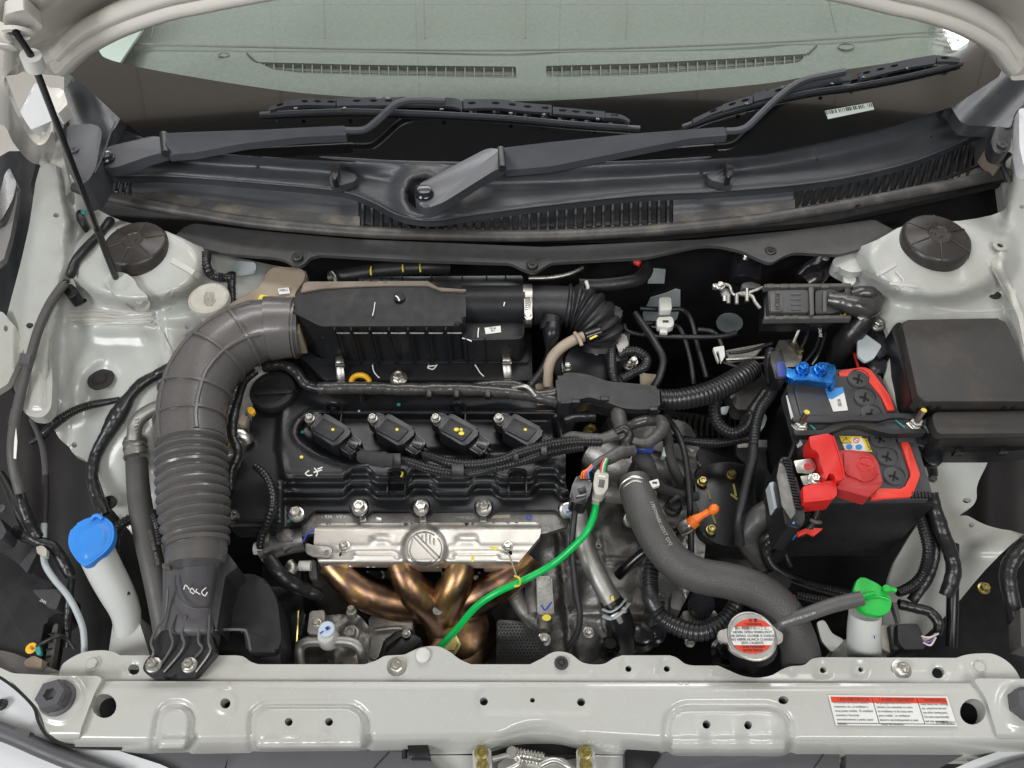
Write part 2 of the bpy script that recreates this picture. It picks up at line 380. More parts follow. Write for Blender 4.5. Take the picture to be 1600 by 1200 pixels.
def add_lathe(bm, prof, o, ax, n=24, phase=0., close=True):
    """prof = (radius, height along the axis)"""
    ax = Vector(ax).normalized(); u = ax.orthogonal().normalized()
    if abs(ax.z) > .5: u = (Vector((1, 0, 0))-ax*ax.x).normalized()
    v = ax.cross(u); o = Vector(o); rings = []
    for r, h in prof:
        if r < 1e-7: rings.append([bm.verts.new(o+ax*h)])
        else: rings.append([bm.verts.new(o+ax*h+u*math.cos(2*math.pi*k/n+phase)*r+v*math.sin(2*math.pi*k/n+phase)*r) for k in range(n)])
    for a, b in zip(rings, rings[1:]):
        if len(a) == 1 and len(b) == 1: continue
        for k in range(n):
            if len(a) == 1: bm.faces.new((a[0], b[(k+1) % n], b[k]))
            elif len(b) == 1: bm.faces.new((a[k], a[(k+1) % n], b[0]))
            else: bm.faces.new((a[k], a[(k+1) % n], b[(k+1) % n], b[k]))
    if close:
        for rr in (rings[0], rings[-1]):
            if len(rr) > 2: bm.faces.new(rr)
    return bm
def lathe(name, x, y, z, prof, m, parent=None, ax=(0, 0, 1), n=24, px=True, label=None, sharp=35, phase=0.):
    """profile in picture pixels at that spot"""
    k = mpp(x, y, z) if px else 1.
    bm = bmesh.new(); add_lathe(bm, [(a*k, b*k) for a, b in prof], P(x, y, z), ax, n, phase)
    return obj(name, bm, m, parent, sharp, label=label)
def add_box(bm, c, sx, sy, sz, rot=None, bev=0.):
    r = bmesh.ops.create_cube(bm, size=1.); vs = r['verts']
    for v in vs:
        v.co = Vector((v.co.x*sx, v.co.y*sy, v.co.z*sz))
    if bev: 
        es = list({e for v in vs for e in v.link_edges})
        rr = bmesh.ops.bevel(bm, geom=es+vs, offset=bev, segments=2, affect='EDGES', clamp_overlap=True); vs = list({v for v in rr['verts']}|{v for v in vs if v.is_valid})
    Mx = rot.to_matrix() if hasattr(rot, 'to_matrix') else (rot if rot else Matrix.Identity(3))
    for v in vs:
        if v.is_valid: v.co = Mx @ v.co+Vector(c)
def boxpx(name, x, y, z, w, h, d, m, parent=None, rot=0., bev=.0008, label=None, taper=1.):
    """box whose top is w x h picture pixels about (x, y), turned by rot degrees, d metres deep"""
    c, s = math.cos(math.radians(rot)), math.sin(math.radians(rot))
    pts = [(x+a*w/2*c-b*h/2*s, y+a*w/2*s+b*h/2*c) for a, b in ((-1, -1), (1, -1), (1, 1), (-1, 1))]
    return prism(name, pts, z, d, m, parent, bev=bev, taper=taper, label=label)
CAMTILT = Vector((0, -.35, .94))
def bolt(x, y, z, r, parent, m='zinc', ax=(0, 0, 1), name='bolt', flange=1.38, h=1.25, dimple=True, label=None):
    k = mpp(x, y, z)*r; bm = bmesh.new(); o = P(x, y, z)
    add_lathe(bm, [(flange*k, -.5*k), (flange*k, 0), (flange*.93*k, .14*k), (1.02*k, .22*k)], o, ax, 20)
    add_lathe(bm, [(k, .1*k), (k, h*.88*k), (k*.86, h*k)]+([(k*.6, h*k), (k*.45, h*.8*k), (0, h*.75*k)] if dimple else [(0, h*k)]), o, ax, 6, phase=random.random())
    return obj(name, bm, m, parent, 28, label=label)
def clipnut(x, y, z, r, parent, m='cowl', ax=(0, 0, 1), name='trim_clip'):
    k = mpp(x, y, z)*r; bm = bmesh.new()
    add_lathe(bm, [(k, -.3*k), (k, .12*k), (.86*k, .26*k), (.62*k, .27*k), (.56*k, .16*k), (.44*k, .16*k), (.4*k, .36*k), (.2*k, .36*k), (.14*k, .2*k), (0, .2*k)], P(x, y, z), ax, 20)
    return obj(name, bm, m, parent, 35)
def text(s, x, y, z, size, m, parent, rot=0., shear=0., name='lettering', off=.0006, mp=None, fr=None, ext=.0001, align='CENTER', sp=1., fit=None):
    """flat lettering lying on a surface; size = letter height in picture pixels"""
    cu = bpy.data.curves.new(name, 'FONT'); cu.body = s; cu.size = 1.; cu.align_x = align; cu.align_y = 'CENTER'; cu.shear = shear; cu.resolution_u = 2; cu.space_line = .8*sp
    cu.extrude = ext/(max(1e-6, size*1.35*mpp(x, y, z))); cu.materials.append(M[m])
    o = bpy.data.objects.new(name, cu); C.objects.link(o)
    p = P(x, y, z) if mp is None else mp(x, y)
    k = (p-CAMP).length/ray(x, y).length*size*1.35
    c, s_ = math.cos(math.radians(rot)), math.sin(math.radians(rot))
    if fr is not None: ux, uy = fr
    else:
        q = (lambda a, b: P(a, b, z)) if mp is None else mp
        ux = (q(x+c*4, y+s_*4)-p).normalized(); uy = (q(x+s_*4, y-c*4)-p).normalized()
    uz = ux.cross(uy).normalized(); uy = uz.cross(ux)
    Mt = Matrix((ux, uy, uz)).transposed().to_4x4(); Mt.translation = p+uz*off
    dg = bpy.context.evaluated_depsgraph_get(); me = bpy.data.meshes.new_from_object(o.evaluated_get(dg)); bpy.data.objects.remove(o); bpy.data.curves.remove(cu)
    
    if fit and me.vertices:
        w_ = max(v.co.x for v in me.vertices)-min(v.co.x for v in me.vertices); me.transform(Matrix.Scale(fit*(p-CAMP).length/ray(x, y).length/(w_*k), 4, (1, 0, 0)))
    me.transform(Mt @ Matrix.Scale(k, 4)); o = bpy.data.objects.new(name, me); C.objects.link(o); o.parent = parent
    o.matrix_parent_inverse = Matrix.LocRotScale(parent.location, parent.rotation_euler, None).inverted() if parent.type == 'EMPTY' else Matrix.Identity(4)
    return o
def stroke(pts, z, w, m, parent, name='paint_mark', off=.0008, mp=None, n=4):
    """a drawn or painted line lying on a surface, w px wide"""
    q = spl([tuple(p) for p in pts], n) if len(pts) > 2 else pts
    bm = bmesh.new(); fz = vz(z); L = []; R = []
    for i, p in enumerate(q):
        a = q[max(0, i-1)]; b = q[min(len(q)-1, i+1)]; dx, dy = b[0]-a[0], b[1]-a[1]; l = math.hypot(dx, dy) or 1
        nx, ny = -dy/l*w/2, dx/l*w/2
        for lst, s in ((L, 1), (R, -1)):
            X, Y = p[0]+nx*s, p[1]+ny*s
            lst.append(bm.verts.new((mp(X, Y, off) if mp else P(X, Y, fz(X, Y)+off))))
    for i in range(len(q)-1): bm.faces.new((L[i], L[i+1], R[i+1], R[i]))
    r = bmesh.ops.extrude_face_region(bm, geom=bm.faces[:])
    for v in [g for g in r['geom'] if isinstance(g, bmesh.types.BMVert)]: v.co.z -= off*.6
    return obj(name, bm, m, parent)
def decal(name, pts, z, m, parent, off=.0006, mp=None, label=None):
    """thin paper or print lying on a surface"""
    bm = bmesh.new(); fz = vz(z)
    top = [(mp(p[0], p[1], off) if mp else P(p[0], p[1], fz(p[0], p[1])+off)) for p in pts]
    add_prism(bm, top, [t-Vector((0, 0, .0004)) for t in top])
    return obj(name, bm, m, parent, label=label)
# ================================================================ FRONT CROSSMEMBER
flange_top = spl([(92,1056),(94,1046),(102,1034),(128,1020),(158,1016),(178,1019),(188,1024)],4)[:-1]+[(188,1024),(368,1024)]+spl([(368,1024),(380,1026),(392,1034),(404,1038)],4)+[(570,1038)]+spl([(570,1038),(588,1032),(602,1025),(630,1023),(642,1018),(660,1011),(684,1010),(702,1018),(718,1030),(736,1038)],4)+[(828,1038)]+spl([(828,1038),(846,1029),(862,1020),(876,1018),(892,1022),(908,1034),(924,1038),(944,1037),(958,1029),(972,1024)],4)+[(1046,1024)]+spl([(1046,1024),(1058,1028),(1070,1037),(1084,1040)],4)+[(1122,1040)]+spl([(1122,1040),(1140,1048),(1160,1056),(1184,1059),(1206,1055),(1222,1046),(1236,1041),(1256,1039),(1268,1030),(1282,1027)],4)+[(1494,1028)]+spl([(1494,1028),(1510,1023),(1530,1021),(1552,1022),(1572,1032),(1586,1046),(1594,1060)],4)
flange = flange_top+[(1598,1071),(92,1071)]
def zflange(x, y): return -.012+.0012*sm(1050, 1064, y)
CR = thing('radiator_support_crossmember', 'long cream painted sheet metal crossmember along the front of the engine bay with round holes', 'crossmember', P(800, 1110, -.05))
hl = [ell(208,1046,9.5,9,14), ell(1062,1046,0.1+5,5,12)]
holes_f = [ell(209,1046,9,8.5,14), ell(1466,1051,10,9,14), ell(982,1045,5,5,12), ell(1042,1045,5,5,12), ell(1286,1047,5,5,12), ell(1345,1046,4,4,12)]
sheet('mounting_flange', flange, lambda x, y: zflange(x, y)+(.0022 if min(math.hypot(x-hx, y-hy) for hx, hy in ((982,1043),(1042,1043),(1286,1047),(1345,1046),(209,1046),(1466,1050))) > 13 else 0.)+.0012*sum(sm(6.5, 4.5, math.hypot(x-a, y-b)) for a, b in ((182,1039),(438,1051),(516,1051),(593,1050),(925,1052),(1018,1052),(1108,1055),(1237,1048),(1505,1046))), 'cross', CR, step=5.5, holes=holes_f, edge=.006)
# main pressing
bump_pts = [(352,1098,16,.0025),(757,1094,12,.002),(1222,1094,0,.0)]
tabs = [rpoly([(244,1172),(252,1122,10),(262,1107,10),(288,1106,14),(298,1122,10),(293,1172)],10), rpoly([(398,1172),(398,1118,12),(414,1106,12),(552,1106,22),(570,1124,12),(571,1172)],12), rpoly([(1046,1182),(1048,1122,10),(1066,1108,12),(1206,1108,12),(1230,1124,18),(1232,1182)],12)]
boss = [(764,1094),(832,1095),(908,1096)]
def zmain(x, y):
    z = .004*sm(1066, 1078, y)
    yb = interp(x, [(0,1150),(230,1152),(560,1146),(740,1142),(920,1142),(1050,1150),(1500,1152),(1600,1152)])
    z -= .055*clamp((y-yb)/34.)**1.6
    for t in tabs:
        d = dpoly(x, y, t)
        if d < -13: continue
        z += -.0065*sm(-14, -6, d)*sm(0, -5, d)+.002*sm(-2, 3, d) if d < 0 else .0045*sm(0, 4, d)-.0012+.02*sm(1146, 1168, y)*sm(0, 4, d)
        if d > 2 and t is not tabs[0]: z += -.0026*math.cos((x-t[0][0])*math.pi*2/58.)*sm(1112, 1150, y)
    d = math.hypot(x-352, y-1097); z += .0022*sm(21, 16, d)
    d = dline(x, y, boss); z += -.0025*sm(23, 16, d)
    d = math.hypot((x-842)/1.0, (y-1192)*1.25); z += -.03*sm(88, 40, d)
    return z
holes_m = [ell(163,1103,19,19,20), ell(352,1099,8,8,14), ell(451,1128,6.3,6.3,12), ell(514,1128,6.3,6.3,12), ell(756,1096,6.5,6.5,12), ell(832,1094,4,4,10), ell(908,1097,6.5,6.5,12), ell(1104,1132,6.3,6.8,12), ell(1169,1133,6.3,6.8,12), ell(1224,1094,8,6.5,14), ell(1520,1112,20,20.5,20,35)]
sheet('front_pressing', [(88,1064),(1600,1068),(1600,1190),(1240,1186),(1000,1212),(640,1212),(560,1180),(120,1176),(100,1100)], zmain, 'cross', CR, step=5, holes=holes_m, edge=.02)
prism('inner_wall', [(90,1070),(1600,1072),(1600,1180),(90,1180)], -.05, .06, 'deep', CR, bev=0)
def corner(pts, hx, hy, nm):
    o = sheet(nm, pts, lambda x, y: .011-.05*clamp((y-1146)/30.)**1.5+.003*sm(44, 36, math.hypot(x-hx, y-hy))-.0*x, 'cross', CR, step=5, edge=.01)
    return o
corner(rpoly([(-30,1030,2),(20,1052,6),(96,1056,6),(152,1056,5),(160,1060,4),(148,1082,6),(126,1140,8),(122,1162,4),(92,1158,8),(72,1142,8),(62,1110,10),(44,1090,10),(20,1066,10),(-30,1040,2)], 4), 92, 1090, 'corner_bracket')
corner(rpoly([(1522,1062,4),(1529,1060,4),(1640,1061,2),(1640,1165,2),(1562,1168,4),(1556,1140,8),(1540,1090,8),(1524,1066,4)], 4), 1598, 1100, 'corner_bracket')
for x, y in ((146,1038),(1528,1043)):
    bolt(x, y, -.010, 9, CR, 'cross', h=.8, dimple=False)
for x, y in ((620,1041),(1408,1046)):
    bolt(x, y, -.010, 9.5, CR, 'zinc', flange=1.7)
def plug(x, y, lab):
    t = thing('rubber_stop', lab, 'rubber buffer', P(x, y, .01), 'hexagonal rubber hood stops')
    k = mpp(x, y, .01)
    bm = bmesh.new(); add_lathe(bm, [(27*k, 0), (27*k, .012), (22*k, .013), (22*k, .022)], P(x+4, y+2, .006), (0, 0, 1), 24); obj('base', bm, 'grill', t)
    bm = bmesh.new(); add_lathe(bm, [(24*k, 0), (24*k, .02), (21*k, .023), (10*k, .023), (9*k, .012), (0, .012)], P(x, y, .012), (0, 0, 1), 6, phase=.3); obj('hex_head', bm, 'grill', t, 25)
    return t
plug(92, 1092, 'charcoal hexagonal rubber stop on the cream corner bracket beside the white fender edge')
plug(1596, 1103, 'charcoal hexagonal rubber stop beside the red and white warning sticker')
# clips on the flange
t = lathe('push_clip', 661, 1024, -.008, [(12,0),(11,2.5),(7,4.5),(0,5)], 'white', None, n=18); tag(t, 'small white push clip in the raised hump of the crossmember flange', 'clip')
t = lathe('push_clip', 877, 1036, -.008, [(11,0),(10,2.5),(6,3),(5.5,1.5),(4,1.5),(3.5,5),(0,5)], 'fuse', None, n=12); tag(t, 'small dark clip in the flange hump just behind the hood latch', 'clip')
# warning sticker
ST = thing('warning_sticker', 'white and red warning sticker in three languages on the crossmember', 'sticker', P(1395, 1110, .006))
zs = .0055
decal('sticker_paper', [(1294,1086),(1480,1088),(1496,1135),(1306,1133)], zs, 'lab', ST)
def sk(u, v): # sticker coordinates
    return (lerp(lerp(1294,1480,u), lerp(1306,1496,u), v), lerp(lerp(1086,1088,u), lerp(1133,1135,u), v))
def quad(u0, v0, u1, v1): return [sk(u0,v0), sk(u1,v0), sk(u1,v1), sk(u0,v1)]
for u0, u1 in ((.015,.36),(.368,.735),(.743,.985)):
    decal('warning_header', quad(u0,.05,u1,.24), zs, 'labr', ST, off=.0009)
for u, s in ((.2,'! ADVERTENCIA'),(.56,'! AVERTISSEMENT'),(.87,'! WARNING')):
    a = sk(u, .145); text(s, a[0], a[1], zs, 5.2, 'ink', ST, rot=.4, off=.0011)
for u, s in ((.02,'No acerque las manos, cabellos,\nvestimenta, etc., al ventilador y\notras piezas moviles.  El ventilador\ncomienza a funcionar\nautomaticamente y puede causar\nlesiones.'),(.375,'Ne pas approcher les mains, les\ncheveux, les vetements ou autre\ndu ventilateur et de toute autre\npiece mobile.  Le ventilateur\ndemarre automatiquement et peut\ncauser des blessures.'),(.75,'Keep hands, hair, clothing,\netc., away from fan and\nany other moving parts.\nFan starts automatically\nand may cause injury.')):
    a = sk(u, .60 if 'Keep' not in s else .555); text(s, a[0], a[1], zs, 3.6, 'inkg', ST, rot=.4, off=.0009, align='LEFT', shear=-.15, sp=1.62, fit={'N': 60, 'K': 43}[s[0]] if s[1] != 'e p' else 62)
for u in (.364,.739): stroke([sk(u,.05), sk(u,.93)], zs, .8, 'ink', ST, name='rule_line', off=.0011)
stroke([sk(.015,.93), sk(.985,.93)], zs, .8, 'ink', ST, name='rule_line', off=.0011)
a = sk(.91,.88); text('11958-65G11', a[0], a[1], zs, 4.2, 'ink', ST, rot=.4, off=.0011)
# ================================================================ grille covers, bumper and fenders in front
def gz(x, y): return -.035
t = prism('grille_cover', rpoly([(176,1166),(362,1166),(346,1215),(300,1230),(230,1210)], 3), gz, .02, 'grill', None, bev=.002); tag(t, 'flat grey plastic cover panel ahead of the crossmember next to the white bumper edge', 'cover panel')
t = prism('grille_cover', rpoly([(360,1167),(390,1165),(584,1164,8),(606,1174,8),(655,1174,8),(700,1216),(350,1216)], 3), gz, .02, 'grill', None, bev=.002); tag(t, 'flat grey plastic cover panel directly left of the hood latch', 'cover panel')
stroke([(608,1175),(575,1210)], gz, 2, 'blkm', t, name='panel_joint')
t = prism('grille_cover', rpoly([(978,1220),(1000,1182),(1014,1176),(1060,1176),(1084,1169),(1250,1170),(1312,1172),(1312,1220)], 3), gz, .02, 'grill', None, bev=.002); tag(t, 'flat grey plastic cover panel directly right of the hood latch', 'cover panel')
t = prism('grille_cover', rpoly([(1322,1174),(1330,1172),(1520,1172),(1440,1215),(1322,1218)], 3), gz, .02, 'grill', None, bev=.002); tag(t, 'flat grey plastic cover panel under the warning sticker', 'cover panel')
stroke([(1290,1174),(1262,1215)], gz, 2, 'blkm', t, name='panel_joint')
BU = thing('bumper_edge', 'white painted bumper and headlight edge curving away at the corner beside the brass tag wiring', 'bumper', P(60, 1150, -.05))
sheet('painted_skin', [(-40,1010),(8,1056),(30,1080),(56,1106),(64,1128),(80,1150),(108,1164),(176,1170),(250,1194),(330,1230),(-40,1230)], lambda x, y: -.02-.00012*max(0, y-1150)-.02*sm(-10, -60, x), 'body', BU, step=12, edge=.02)
tube('dark_trim_strip', [(-30,1132,-.012),(20,1150,-.012),(70,1172,-.014),(130,1196,-.016),(190,1216,-.02)], 13, 'grill', BU)
boxpx('trim_tab', 34, 1146, -.004, 24, 14, .01, 'grill', BU, rot=20)
lathe('fixing_screw', 3, 1101, -.016, [(9,0),(8,4),(4,5),(3,2),(0,2)], 'rub', BU)
stroke([(-10,1052),(22,1074),(52,1104),(60,1128),(76,1152),(110,1166),(190,1170)], -.014, 5, 'rub', BU, name='rubber_seal', off=.002)
BU2 = thing('bumper_edge', 'white painted bumper edge below the warning sticker corner', 'bumper', P(1560, 1190, -.05))
sheet('painted_skin', [(1450,1220),(1520,1188),(1560,1174),(1640,1168),(1640,1230)], lambda x, y: -.025, 'body', BU2, step=12, edge=.02)
tube('dark_trim_strip', [(1530,1216,-.018),(1580,1198,-.018),(1640,1186,-.018)], 9, 'grill', BU2)
# ================================================================ HOOD LATCH
LT = thing('hood_latch', 'zinc coated hood latch with coil spring and yellow marked bolts at the bottom edge', 'latch', P(835, 1190, -.04))
prism('latch_plate', rpoly([(778,1192,3),(800,1180,4),(882,1184,4),(896,1200,3),(896,1230),(776,1230)],3), -.03, .006, 'zinc', LT)
tube('torsion_spring', [(806,1178,-.02),(850,1186,-.02)], 8.5, 'zinc', LT, kind='conv', pitch=.0042, amp=.16)
tube('latch_lever', [(770,1186,-.018),(800,1180,-.015),(812,1192,-.012),(790,1204,-.012)], 4, 'zinc', LT)
tube('release_rod', [(845,1196,-.012),(866,1188,-.010),(890,1200,-.012),(905,1212,-.02)], 5, 'zinc', LT)
lathe('pivot_roller', 800, 1176, -.014, [(9,0),(9,5),(7,7),(0,7)], 'zincd', LT)
for x in (752, 914):
    prism('mounting_ear', rpoly([(x-14,1170,5),(x+15,1168,6),(x+17,1200,4),(x+8,1225,3),(x-12,1225,3)],4), -.026, .003, 'cross', LT)
    bolt(x, 1176, -.024, 8, LT, 'gold'); bolt(x+2, 1196, -.024, 7, LT, 'gold')
prism('bumper_mount', rpoly([(636,1160,4),(668,1158,8),(672,1185),(640,1185)],4), -.02, .02, 'blk', LT)
t = tube('rubber_grommet', [(632,1186,-.035),(634,1170,-.035),(650,1164,-.035),(664,1170,-.035),(667,1186,-.035)], 4, 'rub', None); tag(t, 'black rubber loop below the crossmember ahead of the latch and grey cover', 'grommet')
t = prism('latch_side_cover', rpoly([(976,1172,6),(990,1164,8),(1020,1168,8),(1034,1178,4),(1000,1230),(976,1230)],5), -.03, .02, 'blk', None); tag(t, 'black plastic bracket between the latch and the grey cover on its right', 'bracket')
# ================================================================ UNDER BAY FLOOR
t = struct(obj('ground', add_prism(bmesh.new(), [Vector(v) for v in ((-4,-2.5,-.75),(4,-2.5,-.75),(4,4,-.75),(-4,4,-.75))], [Vector(v) for v in ((-4,-2.5,-.78),(4,-2.5,-.78),(4,4,-.78),(-4,4,-.78))]), M['tile']))
t = prism('undertray', [(-200,420),(1800,420),(1850,1300),(-300,1300)], -.36, .02, 'deep', None, bev=0); tag(t, 'dark plastic undertray seen in the gaps below the engine', 'undertray')
bm = bmesh.new(); a, b = P(240, 470, .10), P(1420, 470, .10)
add_prism(bm, [Vector((a.x-.1, .90, .10)), Vector((b.x+.1, .90, .10)), Vector((b.x+.1, .93, .10)), Vector((a.x-.1, .93, .10))], [Vector((a.x-.1, .90, -.4)), Vector((b.x+.1, .90, -.4)), Vector((b.x+.1, .93, -.4)), Vector((a.x-.1, .93, -.4))])
FW = obj('firewall', bm, 'tray'); tag(FW, 'black insulated firewall behind the engine below the cowl', 'firewall')

# ================================================================ ROOM CEILING (mirrored by the windscreen)
def mirror(x, y, h=2.6):
    n = Vector((0, -math.sin(math.radians(30)), math.cos(math.radians(30)))); p0 = P(800, 262, .215)
    r = ray(x, y).normalized(); t = (p0-CAMP).dot(n)/r.dot(n); p = CAMP+r*t; m = r-n*2*r.dot(n)
    return p+m*((h-p.z)/m.z)
edge = [mirror(x, y) for x, y in ((60,196),(200,188),(400,172),(620,158),(800,153),(1000,152),(1270,161),(1450,177),(1600,190))]
zc_ = 2.6
CE = thing('room_ceiling', 'brown ceiling panels of the showroom mirrored in the black windscreen border', 'ceiling', (0, 2, zc_)); CE['kind'] = 'structure'
x0 = -4.0; k = 0
while x0 < 4.0:
    bm = bmesh.new(); ya = .3
    for j in range(5):
        y0_ = .3+j*.9
        add_box(bm, (x0+.3, y0_+.45, zc_+.02), .594, .894, .02)
    obj('ceiling_panel', bm, 'ceil', CE); x0 += .6
tp = [Vector((e.x, e.y, zc_-.03)) for e in edge]+[Vector((3, -.1, zc_-.03)), Vector((-3, -.1, zc_-.03))]
bm = bmesh.new(); add_prism(bm, tp, [p-Vector((0, 0, .02)) for p in tp]); struct(obj('dark_reflection_panel', bm, 'dkpanel'))  # unseen dark panel, added and shaped so the lower windscreen mirrors black

bm = bmesh.new(); q = [Vector((-.78, .91, .095)), Vector((.92, .91, .095)), Vector((.92, 1.25, .09)), Vector((-.78, 1.25, .09))]; add_prism(bm, q, [p-Vector((0, 0, .3)) for p in q]); t = obj('bulkhead', bm, 'tray'); tag(t, 'black sheet metal bulkhead box closing the space below the cowl and weatherstrip', 'bulkhead')

a, b = mirror(1468, 40), mirror(1482, 68)
LP = thing('ceiling_lamp', 'small bright ceiling tube lamp mirrored near the right end of the windscreen', 'lamp', (a.x, a.y, 2.5))
bm = bmesh.new(); d = (b-a); add_tube(bm, [a+Vector((0,0,-.1)), b+Vector((0,0,-.1))], .035, 12); ml = bpy.data.materials.new('lamp_glow'); ml.use_nodes = True
e_ = ml.node_tree.nodes['Principled BSDF']; e_.inputs['Emission Color'].default_value = (1, 1, 1, 1); e_.inputs['Emission Strength'].default_value = 14
obj('tube_light', bm, ml, LP)
bm = bmesh.new(); add_box(bm, (a+b)/2+Vector((0,0,-.03)), .12, (d.length+.1), .04); obj('lamp_housing', bm, 'white', LP)
# ================================================================ HOOD (open, overhead), WINDSCREEN, COWL
HN = Vector((0, -math.sin(math.radians(52)), -math.cos(math.radians(52))))
HP = Plane((0, 1.04, .20), HN)
HD = thing('open_hood', 'raised cream hood whose curved rear edge frames the windscreen', 'hood', (0, 1.04, .2))
arc = spl([(88,124),(106,122),(118,110),(136,93),(160,77),(200,57),(260,35),(330,17),(400,3),(460,-8),(620,-34),(800,-44),(1000,-38),(1180,-20),(1305,0),(1360,13),(1420,29),(1470,44),(1510,61),(1545,83),(1560,104),(1578,124),(1604,122)],5)
def zhood(x, y):
    d = dline(x, y, arc)
    z = -.004-.016*sm(30, 60, d) + .022*sm(70, 110, d)
    return z
HO = sheet('inner_panel', [(a, b-6) for a, b in arc]+[(1660,120),(1660,-120),(-90,-120),(-90,112),(8,119),(28,116),(46,106),(60,112)], zhood, 'hoodp', HD, step=11, mp=HP, nrm=HN, edge=.006, holes=[ell(240,0,10,5,12)])
ae = [(a+(0 if 300 < a < 1400 else (-9 if a < 300 else 9)), b-19) for a, b in arc[4:-6:2]]
bm = bmesh.new(); pp, rr = resample([HP(a, b, -.003) for a, b in ae], [.0115]*len(ae), .012); add_tube(bm, pp, rr, 20); obj('edge_roll', bm, 'hoodp', HD)
bm = bmesh.new(); pp, rr = resample([HP(a-(4 if a < 700 else -4), b-20, -.006) for a, b in ae], [.009]*len(ae), .012); add_tube(bm, pp, rr, 16); obj('edge_roll', bm, 'hoodp', HD)
# hood outer skin and nose, beyond the top of the picture
bm = bmesh.new(); q = [HP(-90,-120), HP(1660,-120)]; e = Vector((0, -math.cos(math.radians(52)), math.sin(math.radians(52))))
tp = [q[0], q[1], q[1]+e*.62+Vector((-.05,0,0)), q[0]+e*.62+Vector((.05,0,0))]
add_prism(bm, tp, [p-HN*.03 for p in tp]); obj('front_panel', bm, 'hoodp', HD)
bm = bmesh.new(); tp = [HP(-90,100,-.03), HP(88,118,-.03), HP(136,88,-.03)]+[HP(a, b-6, -.03) for a, b in arc[18::6]]+[HP(1660,112,-.03), HP(1660,-120,-.03), HP(-90,-120,-.03)]
add_prism(bm, tp, [p-HN*.004 for p in tp]); obj('outer_skin', bm, 'body', HD)
sheet('stay_bracket', rpoly([(8,22),(36,15),(44,20),(68,42),(48,58),(28,66),(22,82),(4,60)],5), lambda x, y: .018+.004*sm(0,8,0), 'hoodp', HD, step=7, mp=HP, nrm=HN, edge=.012)
sheet('hinge_flange', spl([(-30,58),(4,58),(30,78),(34,90),(10,118),(6,128),(14,150),(28,182),(42,208),(58,226),(72,222),(82,205),(86,230),(80,250),(62,257),(44,250),(20,222),(6,196),(-30,180)],3,True), lambda x, y: .03+.003*math.sin(x*.12), 'hoodp', HD, step=8, mp=HP, nrm=HN, edge=.014)
for x, y in ((10,72),): bm = bmesh.new(); add_lathe(bm, [(.009,0),(.009,.002),(.004,.003),(0,.003)], HP(x,y,.033), HN, 18); obj('spot_weld', bm, 'hoodp', HD)
# prop rod
PR = thing('hood_prop_rod', 'thin black prop rod running from the cream strut tower up to the white hood clip', 'prop rod', P(188, 447, .12))
za = HP(38, 62, .03).z; A = P(188, 452, .125); B = HP(40, 66, .035)
def onrod(t): return A.lerp(B, t)
pts = [onrod(t) for t in (0, .33)]; bm = bmesh.new(); add_tube(bm, pts, .0046, 14); obj('rubber_grip', bm, 'rub', PR)
bm = bmesh.new(); add_tube(bm, [onrod(.32), onrod(.97), B+Vector((-.004,.0,.01)), HP(29, 47, .01)], .0036, 12); obj('rod', bm, 'blkg', PR)
bm = bmesh.new(); add_tube(bm, [onrod(.93), onrod(.965)], .010, 16); obj('white_clip', bm, 'white', PR)
bm = bmesh.new(); add_lathe(bm, [(.0145,0),(.0145,.004),(.010,.005),(.009,.001)], HP(29,48,.022), HN, 20); obj('white_bushing', bm, 'white', PR)
# windscreen
GN = Vector((0, -math.sin(math.radians(30)), math.cos(math.radians(30)))); GL = Plane(P(800, 262, .215), GN)
def zg(x, y, off=0.): return GL(x, y, off).z
WS = thing('windscreen', 'green tinted windscreen glass with black border, the pale dashboard behind it', 'windscreen', GL(800, 262))
clr = spl([(156,40),(152,70),(156,82),(166,91),(200,101),(260,113),(330,125),(400,136),(470,145),(560,152),(660,157),(800,158),(880,156),(960,151),(1060,143),(1200,130),(1300,112),(1400,97),(1478,85),(1505,77),(1516,66),(1520,40)],4)
low = [(104,60),(104,112),(150,150),(192,190),(262,234),(400,244),(600,256),(800,262),(1000,258),(1200,240),(1300,220),(1400,196),(1490,166),(1560,120),(1590,60)]
def flat(name, pts, th, m, par, off=0.):
    bm = bmesh.new(); tp = [GL(a, b, off) for a, b in pts]; add_prism(bm, tp, [p-GN*th for p in tp]); return obj(name, bm, m, par)
sheet('frit_band', low+clr[::-1], 0., 'frit', WS, step=24, mp=GL, nrm=GN, edge=.004)
sheet('clear_glass', clr+[(1500,-60),(800,-110),(170,-60)], 0., 'glass', WS, step=40, mp=GL, nrm=GN, edge=0)
bc = flat('barcode_label', [(1289,173),(1362,160),(1366,171),(1294,186)], .0005, 'dashl', WS, .0015)
for i in range(26):
    if random.random() < .75:
        u = (i+.3)/26; w = random.choice((.25, .5, .7))/26
        flat('barcode_bar', [(lerp(1289,1362,u), lerp(173,160,u)+.8), (lerp(1289,1362,u+w), lerp(173,160,u+w)+.8), (lerp(1291.5,1364,u+w), lerp(179,166.5,u+w)), (lerp(1291.5,1364,u), lerp(179,166.5,u))], .0002, 'ink', bc, .0018)
for s, x, y, h in (('AS1  M482', 1466, 49, 5), ('LAMINATED  DOT 44', 1470, 57, 4.5), ('43R-00119', 1474, 65, 4.5), ('WINDSHIELD', 1470, 72, 4)):
    text(s, x, y, 0, h, 'dashvent', WS, rot=12, mp=GL, off=.001)
bm = bmesh.new(); add_tube(bm, [GL(a, b, .001) for a, b in ell(1456,48,5,6,16)], .0006, 6); obj('etched_ring', bm, 'dashvent', WS)
